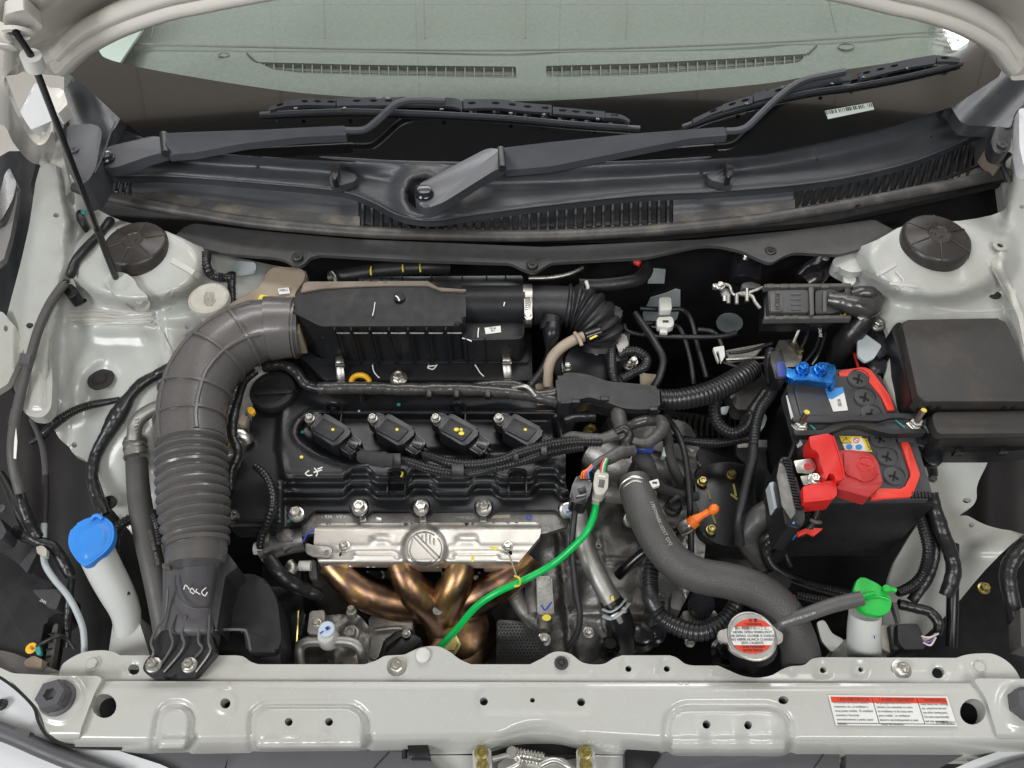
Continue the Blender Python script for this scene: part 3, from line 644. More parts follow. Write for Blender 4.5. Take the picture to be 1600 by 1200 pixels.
# dashboard behind the glass
DZ = .17
DB = thing('dashboard_top', 'pale grained dashboard top with long slotted demister vents behind the windscreen', 'dashboard', P(800, 100, DZ))
vL = rpoly([(403,97,2),(560,101,2),(700,103,2),(806,104,2),(807,122,2),(600,118,2),(470,114,2),(424,108,6)],2)
vR = rpoly([(853,103,2),(1000,99,2),(1150,91,2),(1262,84,4),(1248,98,6),(1150,107,2),(1000,117,2),(854,121,2)],2)
def zdash(x, y):
    yr = interp(x, [(150,66),(400,72),(800,77),(1200,64),(1500,46)])
    z = -.035*sm(yr+10, yr-3, y)+.012*sm(yr+20, yr+10, y)*0
    z += .004*sm(16, 10, math.hypot((x-350), (y-86)*1.6))+.004*sm(18, 13, math.hypot((x-1322), (y-73)*2.2))
    z -= .03*sm(255, 170, x)*sm(60, 80, x)
    return DZ+z
sheet('dash_pad', [(120,-60),(1560,-60),(1580,60),(1580,170),(1200,190),(800,196),(400,180),(100,150),(100,60)], zdash, 'dash', DB, step=13, holes=[vL, vR], edge=.02)
sheet('door_trim', [(90,-60),(232,-60),(224,44),(207,68),(188,97),(150,110),(90,100)], DZ+.02, 'dashl', DB, step=20)
sheet('door_trim', [(1640,-60),(1480,-60),(1478,50),(1484,62),(1492,78),(1560,100),(1640,100)], DZ+.02, 'dashl', DB, step=20)
tube('pad_groove', [(210,69,DZ+.002),(400,73,DZ+.002),(600,77,DZ),(800,78,DZ),(1000,74,DZ),(1200,66,DZ+.002),(1300,60,DZ+.002),(1476,48,DZ+.002)], 3.2, 'dashvent', DB, ns=8, squash=.4)
tube('pad_groove', [(386,82,DZ+.002),(396,92,DZ+.002),(404,98,DZ)], 1.5, 'dashvent', DB, ns=6); tube('pad_groove', [(1276,70,DZ+.002),(1262,84,DZ+.002)], 1.5, 'dashvent', DB, ns=6)
for cx, cy, rr_ in ((350,86,8), (1322,73,12)):
    tube('sensor_ring', [(a, b, DZ+.003) for a, b in ell(cx, cy, rr_, rr_*.4, 16)+[(cx+rr_, cy)]], 1.3, 'dashvent', DB, ns=6)
for xs in ((248,-10,236,60), (505,-20,508,190), (662,-20,664,196), (822,-20,821,196), (982,-20,978,192), (1290,-20,1306,50)):
    tube('seam_reflection', [(xs[0],xs[1],DZ+.001),(xs[2],min(xs[3],60),DZ+.001)], .9, 'dashvent', DB, ns=6, straight=True)  # thin lines laid in as the glass's reflection of the ceiling seams
for v, a, b in ((vL, 403, 807), (vR, 853, 1262)):
    prism('vent_well', [(p[0]+(4 if p[0] < (a+b)/2 else -4)*0, p[1]) for p in v], DZ-.009, .003, 'dashvent', DB, bev=0)
    n = 27; 
    for i in range(n):
        x = lerp(a+10, b-6, i/(n-1)); ys = [y for (qx, y) in v]; 
        ty = interp(x, [(403,97),(807,104)] if a < 500 else [(853,103),(1000,99),(1262,84)]); by = interp(x, [(403,99),(424,108),(470,114),(600,118),(807,122)] if a < 500 else [(854,121),(1000,117),(1150,107),(1248,98),(1262,86)])
        if by-ty > 4: boxpx('vent_rib', x, (ty+by)/2+.5, DZ-.002, 1.7, by-ty, .006, 'dash', DB, bev=0)
    y0 = (lambda x: interp(x, [(403,99),(424,107),(470,111),(600,115),(807,118)])) if a < 500 else (lambda x: interp(x, [(854,118),(1000,113),(1150,103),(1248,95),(1262,88)]))
    tube('vent_bar', [(x, y0(x), DZ-.006) for x in [lerp(a+14, b-10, k/8) for k in range(9)]], 1.1, 'dash', DB, ns=6)
# cowl cover (upper tier)
CW = thing('cowl_cover', 'charcoal plastic cowl cover with slotted air vents below the windscreen', 'cowl', P(800, 300, .17))
rim = [(126,268),(160,270),(190,276),(270,276),(400,286),(500,295),(545,302),(585,318),(620,336),(655,344),(690,344),(740,336),(850,322),(1000,306),(1120,300),(1240,290),(1330,277),(1430,252),(1520,214),(1560,196)]
def yrim(x): return interp(x, rim)
top = [(180,196),(215,213),(262,231),(330,235),(400,238),(500,245),(620,252),(760,255),(860,256),(1000,252),(1100,246),(1200,233),(1300,212),(1400,187),(1490,158),(1510,150)]
def ytop(x): return interp(x, top)
def zcw(x, y):
    a, b = ytop(x), yrim(x); t = (y-a)/max(8, b-a)
    z = .222-.03*clamp(t)
    z -= .005*sm(8, 14, y-a)+.007*sm(.22, .42, t)-.005*sm(.5, .75, t)
    z += .003*math.exp(-((y-b+5)/5.)**2)
    d = math.hypot(x-664, (y-305)*1.0); z += .010*sm(60, 34, d)-.035*sm(31, 24, d)
    d = math.hypot(x-166, (y-250)*1.0); z -= .01*sm(24, 17, d)
    return z
rs = spl(rim, 4)
sheet('upper_cover', spl(top, 3)+[(1530,176),(1562,196)]+rs[::-1][3:]+[(126,262),(150,232)], zcw, 'cowl', CW, step=7, edge=.012, holes=[ell(x, y, 2.2, 2.2, 8) for x, y in ((403,261),(1277,249),(1455,213),(1096,270))])
# lower tier with dirt; ledges beside the vents
def zlow(x, y): return .172-.012*sm(yrim(x), yrim(x)+60, y)
rl = [(118,291),(150,303),(230,320),(300,332),(400,348),(560,362),(700,367),(850,368),(1000,361),(1100,352),(1200,341),(1350,315),(1480,290),(1574,270)]
def yrail(x): return interp(x, rl)
def tier(nm, x0, x1, m, a=-4, b=0, par=CW):
    n = max(3, int((x1-x0)/22)); xs = [lerp(x0, x1, k/n) for k in range(n+1)]
    return sheet(nm, [(x, yrim(x)+a) for x in xs]+[(x, yrail(x)+b) for x in xs[::-1]], lambda x, y: zlow(x, y), m, par, step=9, edge=.01)
tier('lower_ledge', 206, 560, 'cowl'); tier('lower_ledge', 1052, 1240, 'cowl'); tier('lower_ledge', 1522, 1572, 'cowl')
def strip(nm, x0, x1, a, b, z, m, par):
    n = max(3, int((x1-x0)/22)); xs = [lerp(x0, x1, k/n) for k in range(n+1)]
    return sheet(nm, [(x, yrail(x)+a+.0*x) for x in xs]+[(x, yrail(x)+b) for x in xs[::-1]], z, m, par, step=9, edge=.004)
strip('dusty_ledge', 140, 562, -24, -4, .168, 'cowld', CW); strip('dusty_ledge', 1052, 1242, -22, -4, .168, 'cowld', CW); strip('dusty_ledge', 1490, 1570, -18, -4, .168, 'cowld', CW)
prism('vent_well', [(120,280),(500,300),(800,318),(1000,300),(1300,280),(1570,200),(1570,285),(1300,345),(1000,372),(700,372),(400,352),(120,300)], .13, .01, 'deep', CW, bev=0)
def slat(x0, y0, x1, y1, w=5.0):
    prism('vent_slat', [(x0-w/2,y0),(x0+w/2,y0),(x1+w/2,y1),(x1-w/2,y1)], .170, .016, 'blk', CW, bev=.0009, seg=1)
def slats(a, b, n, dx, top_off=1):
    for i in range(n):
        x = lerp(a, b, i/(n-1)); yt = yrim(x+dx)+top_off; yb = yrail(x)-10
        if yb-yt < 5: continue
        slat(x+dx, yt, x, yb)
slats(566, 1044, 34, 0.5); slats(1250, 1512, 20, 13); slats(150, 202, 6, 3, 6)
stroke([(566,346),(640,354),(800,354),(1046,346)], .162, 6, 'blkg', CW, name='slat_bar')
tube('slat_bar', [(1335,322,.168),(1400,303,.168),(1480,278,.168),(1530,258,.168)], 3, 'blk', CW)
tube('slat_bar', [(1290,330,.165),(1400,312,.165),(1500,288,.165)], 2.5, 'blk', CW)
for x, y in ((534,290),(1095,301)): lathe('pin_hole', x, y, .176, [(2.4,0),(2,.6),(0,.6)], 'deep', CW, n=10)
tube('rim_bead', [(x, y-1, zcw(x, y-5)+.001) for x, y in rim[:-1]], 1.7, 'cowl', CW, ns=8)
tube('glass_seal', [(x, y+1, .2215) for x, y in top[1:]], 2.4, 'arm', CW, ns=8)
# washer nozzles
def nozzle(x, y, s, lab):
    t = thing('washer_nozzle', lab, 'washer nozzle', P(x, y, .205), 'windscreen washer nozzles on the cowl')
    prism('foot', rpoly([(x-8,y+8,4),(x-6,y-8,4),(x+4*s+5,y-6,4),(x+38*s,y+4,6),(x+30*s,y+14,5),(x+8*s,y+20,5),(x-6*s,y+22,4)][::1 if s > 0 else -1],4), .208, .012, 'cowl', t, bev=.003, seg=3)
    prism('jet', rpoly([(x-6,y-14,3),(x+4,y-15,3),(x+7,y-5,3),(x+3,y+10,4),(x-5,y+10,3)],3), .224, .016, 'blkg', t, bev=.003, seg=3)
nozzle(523, 270, 1, 'glossy black washer nozzle on the cowl between the two wiper pivots'); nozzle(1140, 267, -1, 'glossy black washer nozzle on the cowl under the long arm of the central wiper')
# cowl end trims
TE = thing('cowl_end_trim', 'dark plastic trim closing the cowl behind the hood prop rod', 'trim', P(150, 210, .21))
sheet('upper_trim', rpoly([(100,140,5),(118,118,3),(128,110,4),(150,128,6),(192,172,2),(186,190,6),(170,214,10),(158,246,8),(146,262,6),(128,268,6),(120,250,6),(112,205,10),(100,172,8)],5), lambda x, y: .25-.0002*(y-140)+.006*math.sin((x-y*.4)*.09), 'cowl', TE, step=6, edge=.02)
prism('lower_block', rpoly([(104,194,6),(150,193,12),(160,205,8),(150,262,6),(138,282,6),(118,290,4),(106,262,6)],5), .262, .05, 'cowl', TE, bev=.006, seg=3)
clipnut(115, 234, .264, 7.5, TE)
stroke([(180,190),(172,210),(160,244),(148,270)], lambda x,y: .262, 2.5, 'rub', TE, name='seam_gap')
prism('pillar_corner', rpoly([(76,136,4),(98,138,6),(106,162,4),(90,178,4),(80,160,6)],3), .27, .02, 'hoodp', TE, bev=.004)
TR = thing('cowl_end_trim', 'dark plastic trim closing the cowl beside the cream right fender and vent slats', 'trim', P(1540, 180, .22))
sheet('upper_trim', rpoly([(1552,92,4),(1568,104,8),(1580,126,6),(1620,124,4),(1612,150,6),(1584,178,8),(1580,200,6),(1556,198,6),(1512,196,10),(1500,190,8),(1488,170,6),(1478,164,3),(1512,148,12),(1540,124,14)],6), lambda x, y: .262-.0003*(y-100)+.006*math.sin((x+y)*.075), 'cowl', TR, step=6, edge=.02)
prism('lower_tab', rpoly([(1556,196,3),(1582,198,5),(1580,232,6),(1566,242,8),(1552,236,6),(1548,222,5)],4), .235, .02, 'blkm', TR, bev=.004)
clipnut(1566, 226, .238, 7.5, TR)
prism('side_step', rpoly([(1535,238,3),(1549,225,3),(1562,245,3),(1572,252,3),(1560,262,3)],3), .19, .02, 'dust', TR, bev=.003)
tube('edge_strip', [(1578,240,.2),(1566,254,.19),(1570,268,.18),(1576,284,.17)], 4, 'blkm', TR)
# rail
RL = tube('hood_weatherstrip', [(x, y, .166) for x, y in rl], 10, 'rail', None, squash=.8, ns=16); tag(RL, 'long dusty rubber weatherstrip rail along the front edge of the cowl', 'weatherstrip')
# front cowl board
FB = thing('cowl_front_board', 'charcoal fibre board with three round clips hanging below the rubber weatherstrip', 'panel', P(830, 395, .13))
fb = rpoly([(268,374,3),(286,356,5),(303,349,6),(420,362,6),(560,374,6),(850,386,6),(1100,374,6),(1240,360,6),(1366,343,6),(1406,364,5),(1392,376,6),(1310,398,12),(1240,394,14),(1222,401,6),(1205,412,10),(1184,404,8),(1160,392,10),(1120,383,16),(1090,384,14),(1010,402,14),(862,410,6),(848,418,6),(834,427,10),(816,420,8),(798,411,6),(640,406,6),(500,398,6),(484,402,6),(474,414,8),(460,416,8),(446,406,8),(430,402,6),(352,396,6),(300,384,6)],5)
sheet('board', fb, lambda x, y: .142-.004*sm(350,420,y)+.003*math.sin(x*.012), 'fibre', FB, step=9, edge=.006)
for x, y in ((465,401),(832,413),(1204,392)): clipnut(x, y, .142, 9, FB, 'rub')
# ================================================================ WIPERS
def wiper(lab, pivot, base, arm, rod, blade, bars, cover):
    t = thing('windscreen_wiper', lab, 'wiper', P(*pivot), 'windscreen wipers')
    x, y, z = pivot
    sheet_pts, z1 = base
    prism('pivot_arm', rpoly(sheet_pts, 5), lambda a, b: z1+.0003*(y-b)*.4, .016, 'arm', t, bev=.004, seg=3)
    lathe('pivot_nut', x, y, z1, [(15,0),(15,3),(13,5),(11,9),(9,10),(0,9.5)], 'blkg', t, n=20)
    prism('spring_arm', rpoly(arm, 3), lambda a, b: zg(a, b, .032) if b < 236 else max(zg(a, b, .028), .232), .012, 'arm', t, bev=.003, seg=3)
    hx, hy = arm[0][0]-2, (arm[0][1]+arm[-1][1])/2
    tube('hinge_pin', [(hx, hy-15, z1+.004), (hx+3, hy+15, z1+.004)], 6.5, 'blkm', t, straight=True)
    tube('hook_rod', [(a, b, zg(a, b, .03)) for a, b in rod], 5.6, 'arm', t, squash=1.0, ns=8)
    bl = tube('blade_rubber', [(a, b+6, zg(a, b+6, .008)) for a, b in blade], 3.2, 'arm', t, ns=8)
    tube('rubber_lip', [(a, b+10, zg(a, b+10, .004)) for a, b in blade], 1.6, 'rub', t, ns=8)
    for b_ in bars:
        w0, w1, slots, pp = b_
        q = spl([tuple(v) for v in pp], 6); up = [(a, b-lerp(w0, w1, i/(len(q)-1))) for i, (a, b) in enumerate(q)]; dn = [(a, b+lerp(w0, w1, i/(len(q)-1))) for i, (a, b) in enumerate(q)]
        hs = []
        for u in slots:
            k = u*(len(q)-1); i = min(int(k), len(q)-2); f = k-i; cx = lerp(q[i][0], q[i+1][0], f); cy = lerp(q[i][1], q[i+1][1], f)
            dx, dy = q[i+1][0]-q[i][0], q[i+1][1]-q[i][1]; hs.append(ell(cx, cy-1, 6.5, 2.1, 10, math.degrees(math.atan2(dy, dx))))
        sheet('bridge_bar', up+dn[::-1], lambda a, b, o=b_: .020, 'arm', t, step=5, holes=hs, mp=GL, nrm=GN, edge=.009)
    for cx, cy in cover:
        lathe('bridge_rivet', cx, cy, zg(cx, cy, .022), [(3.4,0),(3,1.4),(0,2)], 'blkg', t, n=10)
    return t
wiper('windscreen wiper parked low over the black glass, its arm pivoting near the hood prop rod', (165, 248, .225),
      ([(156,236,6),(172,228,6),(236,213,4),(259,212,4),(262,236,5),(232,244,6),(180,262,8),(160,262,8)], .243),
      [(258,208,3),(300,206,2),(400,203,3),(540,196,3),(541,211,3),(470,214,3),(380,224,6),(300,239,6),(262,242,3)],
      [(540,204),(562,204),(575,200),(592,186),(612,168),(628,160),(650,157),(696,158)],
      [(406,172),(450,170),(530,167),(600,168),(700,172),(800,178),(900,187),(1000,194)],
      [(2.5,4,(.55,),[(420,170),(436,165),(450,161)]), (4.5,5,(.45,.68,.9),[(449,161),(480,159),(524,160)]), (6,7,(.17,.27,.36),[(526,159),(600,158),(700,159),(722,165)]), (7,6,(.1,.3,.5,.7,.9),[(724,162),(780,162),(820,167),(862,170)]), (5.5,5,(.25,.5,.72),[(864,172),(900,175),(945,179)]), (4,2,(.3,),[(946,180),(970,182),(984,189)])],
      [(462,170),(538,170),(690,172),(850,180),(934,187),(798,178)])
wiper('windscreen wiper with the longest arm, pivoting from the well mid cowl', (663, 303, .22),
      ([(648,292,12),(668,280,8),(760,232,8),(786,230,5),(790,258,6),(770,268,8),(690,318,12),(664,326,14),(648,314,12)], .243),
      [(784,231,3),(860,222,3),(1000,208,3),(1134,198,3),(1138,211,4),(1080,216,6),(960,240,8),(860,260,8),(788,266,3)],
      [(1134,205),(1152,204),(1168,198),(1186,181),(1212,156),(1240,134),(1262,124),(1290,118),(1320,112)],
      [(1066,192),(1130,170),(1200,152),(1270,137),(1340,127),(1420,112),(1504,92)],
      [(2.5,4,(.6,),[(1083,188),(1110,176),(1130,168)]), (5,6,(.3,.7),[(1130,168),(1155,160),(1176,155)]), (6.5,7,(.22,.35),[(1178,152),(1240,136),(1300,122),(1330,118)]), (7,6.5,(.12,.3,.48),[(1344,117),(1380,108),(1420,99),(1462,92)]), (5,3,(.3,),[(1464,91),(1485,92),(1500,94)])],
      [(1166,163),(1300,132),(1418,108),(1350,122)])
for nm, x, y in (('blade_tip', 408, 172), ('blade_tip', 1000, 192)): pass
# ================================================================ LEFT INNER FENDER
LF = thing('inner_fender', 'cream inner fender with the strut tower that carries the hood prop rod', 'inner fender', P(200, 560, .06))
lf = spl([(62,262),(96,262),(120,286),(140,318),(190,345),(262,362),(330,392),(430,415),(478,424),(470,450),(430,480),(420,560),(400,640),(380,700),(350,800),(320,900),(300,960),(262,960),(244,900),(226,862),(206,834),(184,806),(168,786),(156,752),(148,736),(132,718),(116,710),(106,696),(92,684),(84,668),(78,655),(64,652),(40,640),(22,600),(14,560),(6,520),(14,480),(30,420),(46,350)],3,True)
def zlf(x, y):
    z = interp(y, [(260,.15),(420,.115),(490,.095),(545,.075),(600,.055),(700,.01),(800,-.04),(950,-.12)])
    z -= .10*sm(230, 420, x)*sm(380, 620, y)+.05*sm(300,460,x)*sm(460,400,y)
    # outer rail, raised
    xr = interp(y, [(260,96),(350,112),(440,100),(520,86),(600,80),(680,78)]); z += .034*sm(xr+9, xr-9, x)-.035*sm(44, 8, x-interp(y,[(300,26),(480,0)]))*sm(700,640,y)
    # strut tower dome
    d = math.hypot((x-215)/1.05, (y-412)/.62); z += .038*sm(122, 84, d)
    # shelf steps
    z -= .008*sm(498, 512, y)*sm(100, 130, x); z -= .006*sm(8, -4, dpoly(x, y, [(148,505),(225,505),(232,532),(140,532)]))*0
    z += .004*sm(-5, 3, dpoly(x, y, [(135,506),(222,506),(232,533),(142,533)]))
    z += .008*sm(0, 8, x-(245+.15*(y-480)))*sm(470,490,y)-.004*math.exp(-((x-(242+.15*(y-480)))/4.)**2)*sm(470,490,y)
    z -= .006*math.exp(-((x-100-(y-520)*.05)/9.)**2)*sm(500,560,y)
    d = dline(x, y, [(140,560),(120,600),(112,640)]); z += .006*sm(26,8,d)
    z += .006*math.sin(x*.035+y*.02)*sm(560,640,y)
    d = math.hypot(x-157, (y-594)*1.1); z -= .004*sm(30, 24, d)
    z += .002*noise.noise(Vector((x*.03, y*.03, 3)))
    return z
sheet('fender_panel', lf, zlf, 'paint', LF, step=8, edge=.01, holes=[ell(116,695,4.5,4.5,10), ell(293,510,4,4,10), ell(88,336,5,4,10,-15)])
prism('strut_well', ell(88,336,9,8), lambda x,y: zlf(x,y)-.02, .01, 'deep', LF, bev=0)
LB = [(0,-1)]
sheet('side_bracket', rpoly([(-20,486,2),(4,487,4),(32,520,6),(40,530,4),(36,548,4),(12,600,4),(-20,620,2)],4), lambda x, y: .105+.008*sm(30,20,x), 'paint', LF, step=6, edge=.01, holes=[ell(9,513,3.5,5,10)])
sheet('lower_bracket', rpoly([(28,556,8),(50,540,10),(80,556,8),(82,600,5),(80,640,14),(66,653,8),(42,650,14),(32,634,6),(20,602,6)],5), lambda x, y: .098-.006*sm(12,3,dpoly(x,y,[(34,560),(74,560),(76,645),(40,645)])), 'paint', LF, step=5, edge=.016, holes=[ell(38,619,2.5,4.5,10)])
sheet('stay_foot', rpoly([(158,436,6),(178,424,8),(196,426,10),(210,436,10),(216,450,10),(232,462,12),(230,480,10),(212,484,8),(198,474,6),(188,468,6),(176,458,5)],5), lambda x, y: zlf(x, y)+.010-.004*sm(20,8,math.hypot(x-186,y-442)), 'paint', LF, step=5, edge=.008)
lathe('weld_stud', 219, 471, zlf(219,471)+.010, [(6,0),(6,1),(4,1.4),(2.5,.6),(0,.6)], 'paint', LF, n=14)
for i in range(9): stroke([(104+random.random()*30, 486+i*2.6), (150, 485+i*2.7+random.random()*2), (195, 487+i*2.7+random.random()*3), (225+random.random()*20, 484+i*2.8)], zlf, 1.6, 'sealer', LF, name='brush_mark', off=.0016)
for i in range(7): stroke([(268+random.random()*8, 452+i*2.6), (280, 449+i*2.8), (292+random.random()*6, 446+i*3)], zlf, 1.4, 'sealer', LF, name='brush_mark', off=.0016)
for pts, w in (([(108,494),(150,492),(200,497),(240,490)], 5), ([(110,500),(160,500),(236,503)], 4), ([(104,487),(160,485),(230,488)], 3), ([(250,470),(262,462),(272,452),(284,450)], 7), ([(285,452),(278,462),(266,478),(258,484)], 4), ([(268,406),(290,418),(312,432)], 9), ([(84,520),(78,560),(82,640)], 3), ([(240,492),(252,516),(268,552)], 2.5)):
    stroke(pts, zlf, w, 'sealer', LF, name='seam_sealer', off=.0012)
def grommet(x, y, z, r, lab, m='liner'):
    t = lathe('rubber_grommet', x, y, z, [(r,0),(r,2),(r*.85,3.2),(r*.66,2.6),(r*.6,.8),(r*.42,.8),(r*.4,2.4),(r*.2,2.6),(0,2.2)], m); tag(t, lab, 'grommet'); return t
grommet(158, 593, zlf(158,593)+.006, 20, 'large dark ringed rubber grommet in the cream inner fender')
t = lathe('rubber_plug', 128, 468, zlf(128,468), [(9,0),(9,1.2),(7.5,1.8),(0,1.8)], 'liner'); tag(t, 'small flat dark plug beside the black hose clip on the cream fender', 'plug')
t = lathe('push_plug', 170, 785, zlf(170,785)+.01, [(11,-4),(11,2),(8,4),(4,4),(3,2),(0,2)], 'blk'); tag(t, 'black push plug on the cream panel edge just above the blue cap', 'plug')
# dark wheel arch liner showing through
LL = thing('wheel_arch_liner', 'dark plastic wheel arch liner showing beside the blue washer cap', 'liner', P(100, 800, -.12))
sheet('liner_panel', [(-60,560),(60,640),(130,700),(200,800),(290,900),(290,1080),(-60,1080)], lambda x, y: -.14-.06*sm(640,1000,y)+.012*math.sin(x*.05), 'liner', LL, step=16, edge=.02)
t = sheet('fender_seal_and_void', rpoly([(14,236,4),(60,236,4),(48,290,4),(54,328,6),(46,370,10),(34,420,6),(22,480,6),(16,496,4),(-30,470,4),(-30,262,4)],5), lambda x, y: .10-.02*sm(40,10,x), 'blkm', None, step=9, edge=.03); tag(t, 'black rubber fender seal strip and the black void above it, on the outer edge beside the cream panel', 'seal')  # seal sheet, carried up to put in the dark of the void above
t = sheet('fender_skin', [(-40,360),(0,350),(27,288),(26,318),(16,370),(6,404),(-40,440)], lambda x, y: .13, 'skin', None, step=9, edge=.01); tag(t, 'narrow grey fender edge next to the black seal behind the prop rod', 'fender')
t = sheet('fender_liner', rpoly([(-40,330,4),(-4,316,6),(8,270,6),(15,262,4),(26,286,4),(20,312,8),(2,344,6),(-40,360,4)],5), lambda x, y: .134+.01*sm(30,0,x), 'duct', None, step=7, edge=.01); tag(t, 'smooth grey brown liner corner above the grey fender edge at the far left', 'liner')
OF = thing('fender_edge', 'bright white outer fender corner under the raised hood hinge', 'fender', P(60, 170, .2))
sheet('painted_corner', rpoly([(54,130,3),(76,134,5),(84,160,8),(92,184,4),(60,198,4),(42,205,3),(29,180,3)],3), lambda x, y: .19, 'body', OF, step=7, edge=.02)
sheet('hinge_arm', rpoly([(60,200,5),(80,188,5),(92,196,8),(98,240,8),(112,300,6),(96,310,4),(80,290,6),(62,258,4),(52,225,6)],4), lambda x, y: .155+.006*math.sin(x*.2), 'paint_dull', OF, step=7, edge=.03)
prism('hinge_gap', [(48,205),(104,178),(106,262),(96,300),(60,250)], .12, .02, 'deep', OF, bev=0)
tube('hinge_link', [(62,204,.17),(72,212,.175),(74,224,.175),(64,228,.17)], 4, 'hoodp', OF)
# strut caps
def strutcap(x, y, z, r, lab):
    t = thing('strut_cap', lab, 'strut cap', P(x, y, z), 'round strut tower caps')
    k = mpp(x, y, z)*r
    bm = bmesh.new(); add_lathe(bm, [(k*1.03, -k*.3), (k*1.0, k*.08), (k*.95, k*.2), (k*.88, k*.25), (k*.38, k*.31), (k*.33, k*.35), (k*.30, k*.32), (k*.12, k*.32), (k*.1, k*.35), (0, k*.35)], P(x, y, z), (0, 0, 1), 40)
    obj('cap_body', bm, 'strutm', t)
    for i in range(6):
        a = math.pi*2*i/6+.35; u = Vector((math.cos(a), math.sin(a), 0)); o = P(x, y, z)
        bm = bmesh.new(); add_tube(bm, [o+u*k*.3+Vector((0,0,k*.335)), o+u*k*.88+Vector((0,0,k*.255)), o+u*k*.955+Vector((0,0,k*.2)), o+u*k*1.005+Vector((0,0,k*.0))], .0011, 6); obj('rib', bm, 'strutm', t)
    return t
M['strutm'] = mat('brown_black_cap_plastic', (.034, .030, .028), .38, var=.15, vscale=25, bump=.2, bscale=400, col2=(.08, .065, .05), c2scale=18, c2amt=(.5, .8))
s1 = strutcap(214, 387, .160, 49, 'round brown black strut cap next to the hood prop rod'); s2 = strutcap(1460, 379, .160, 53, 'round brown black strut cap above the square fuse box lid')
for i, (a, b) in enumerate(((-12,-3),(0,-3),(12,-3),(-6,4),(8,4))): text('M8', 1462+a, 358+b, .160+mpp(1459,379,.160)*53*.345, 4, 'fibre', s2)
# ================================================================ RIGHT INNER FENDER
RF = thing('inner_fender', 'cream inner fender around the fuse box with the second strut tower', 'inner fender', P(1480, 560, .06))
rf = spl([(1602,180),(1584,250),(1574,300),(1566,330),(1500,345),(1420,350),(1370,375),(1318,396),(1300,412),(1302,424),(1326,440),(1334,470),(1380,500),(1390,560),(1370,640),(1400,760),(1440,800),(1420,840),(1390,900),(1380,1000),(1420,1010),(1480,960),(1540,890),(1600,835),(1650,820),(1660,700),(1660,180)],3,True)
def zrf(x, y):
    z = interp(y, [(180,.20),(350,.125),(460,.105),(560,.085),(700,.04),(800,-.02),(900,-.1),(1000,-.16)])
    z -= .05*sm(1420, 1330, x)*sm(380, 560, y)
    xr = interp(y, [(180,1596),(330,1572),(420,1556),(460,1572),(560,1592),(700,1600)]); z += .02*sm(xr-8, xr+10, x)
    d = math.hypot((x-1460)/1.08, (y-402)/.62); z += .04*sm(130, 88, d)
    z -= .008*sm(1470,1400,x)*sm(1380,1440,x)*0
    z += .006*sm(6, -4, x-(1432+.0*y))*sm(440,456,y)*sm(520,480,y)
    z -= .006*sm(472, 490, y)*sm(1440,1460,x)
    z += .004*math.sin(x*.03-y*.025)*sm(600,680,y)
    z += .002*noise.noise(Vector((x*.03, y*.03, 9)))
    d = dline(x, y, [(1480,806),(1540,830),(1610,826)]); z -= .008*sm(26,10,d-20)*sm(790,840,y)
    return z
cut = spl([(1552,706),(1540,730),(1530,750),(1526,764),(1526,778),(1520,790),(1506,800),(1500,806),(1512,806),(1540,820),(1580,829),(1640,830),(1640,690),(1580,690)],3,True)
sheet('fender_panel', rf, zrf, 'paint', RF, step=8, edge=.01, holes=[cut, ell(1511,782,7,4.2,12), ell(1518,820,4.2,4.2,10), ell(1597,323,4,3,8)])
sheet('seam_flange', spl([(1560,400),(1572,430),(1590,470),(1600,500),(1600,540),(1592,500),(1580,470),(1562,438),(1550,410)],3,True), lambda x,y: zrf(x,y)+.006, 'sealer', RF, step=6, edge=.003)
sheet('tower_brace', rpoly([(1302,404,6),(1330,392,8),(1398,372,6),(1402,398,6),(1380,410,10),(1346,424,10),(1330,426,6),(1300,414,6)],4), lambda x, y: .12+.006*math.sin((x-1300)*.05), 'paint', RF, step=6, edge=.012, holes=[ell(1310,419,4,2.5,8)])
sheet('brace_tab', rpoly([(1318,428,4),(1336,432,3),(1338,438,3),(1332,446,4),(1318,440,4)],3), .112, 'white', RF, step=5, edge=.006)
for pts, w in (([(1350,426),(1380,440),(1420,446),(1436,448)], 4), ([(1400,412),(1376,426),(1352,436)], 6), ([(1398,455),(1412,440),(1400,424)], 3), ([(1458,480),(1500,486),(1560,484),(1590,480)], 4), ([(1345,470),(1352,490),(1366,500)],3), ([(1432,449),(1434,474)],4)):
    stroke(pts, zrf, w, 'sealer', RF, name='seam_sealer', off=.0012)
lathe('mount_hole', 1562, 385, zrf(1562,385)+.004, [(11,0),(11,2),(8,3),(5,2.6),(4.5,-2),(0,-2)], 'paint_dull', RF, n=18)
lathe('hole_core', 1561, 385, zrf(1562,385)+.006, [(5,0),(5,.5),(0,.5)], 'deep', RF, n=12)
t = lathe('rubber_plug', 1553, 460, zrf(1553,460), [(10,0),(10,1.2),(8.5,1.8),(0,1.8)], 'liner'); tag(t, 'small flat dark plug on the cream fender above the fuse box', 'plug')
t = sheet('wheel_arch_liner', [(1480,680),(1680,640),(1680,860),(1560,850),(1480,830)], lambda x, y: -.11+.01*math.sin(x*.07), 'liner', None, step=14, edge=.02); tag(t, 'dark liner panel seen through the cut-out in the cream fender right of the battery', 'liner')
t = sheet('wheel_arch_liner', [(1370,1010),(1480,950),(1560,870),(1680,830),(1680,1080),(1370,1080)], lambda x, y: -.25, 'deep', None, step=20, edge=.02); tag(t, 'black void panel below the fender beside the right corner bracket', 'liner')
t = sheet('outer_fender', rpoly([(1592,170,3),(1640,165,2),(1640,262,2),(1600,262,8),(1593,230,8)],3), .25, 'body', None, step=8, edge=.02); tag(t, 'sliver of white outer fender next to the cowl end trim', 'fender')
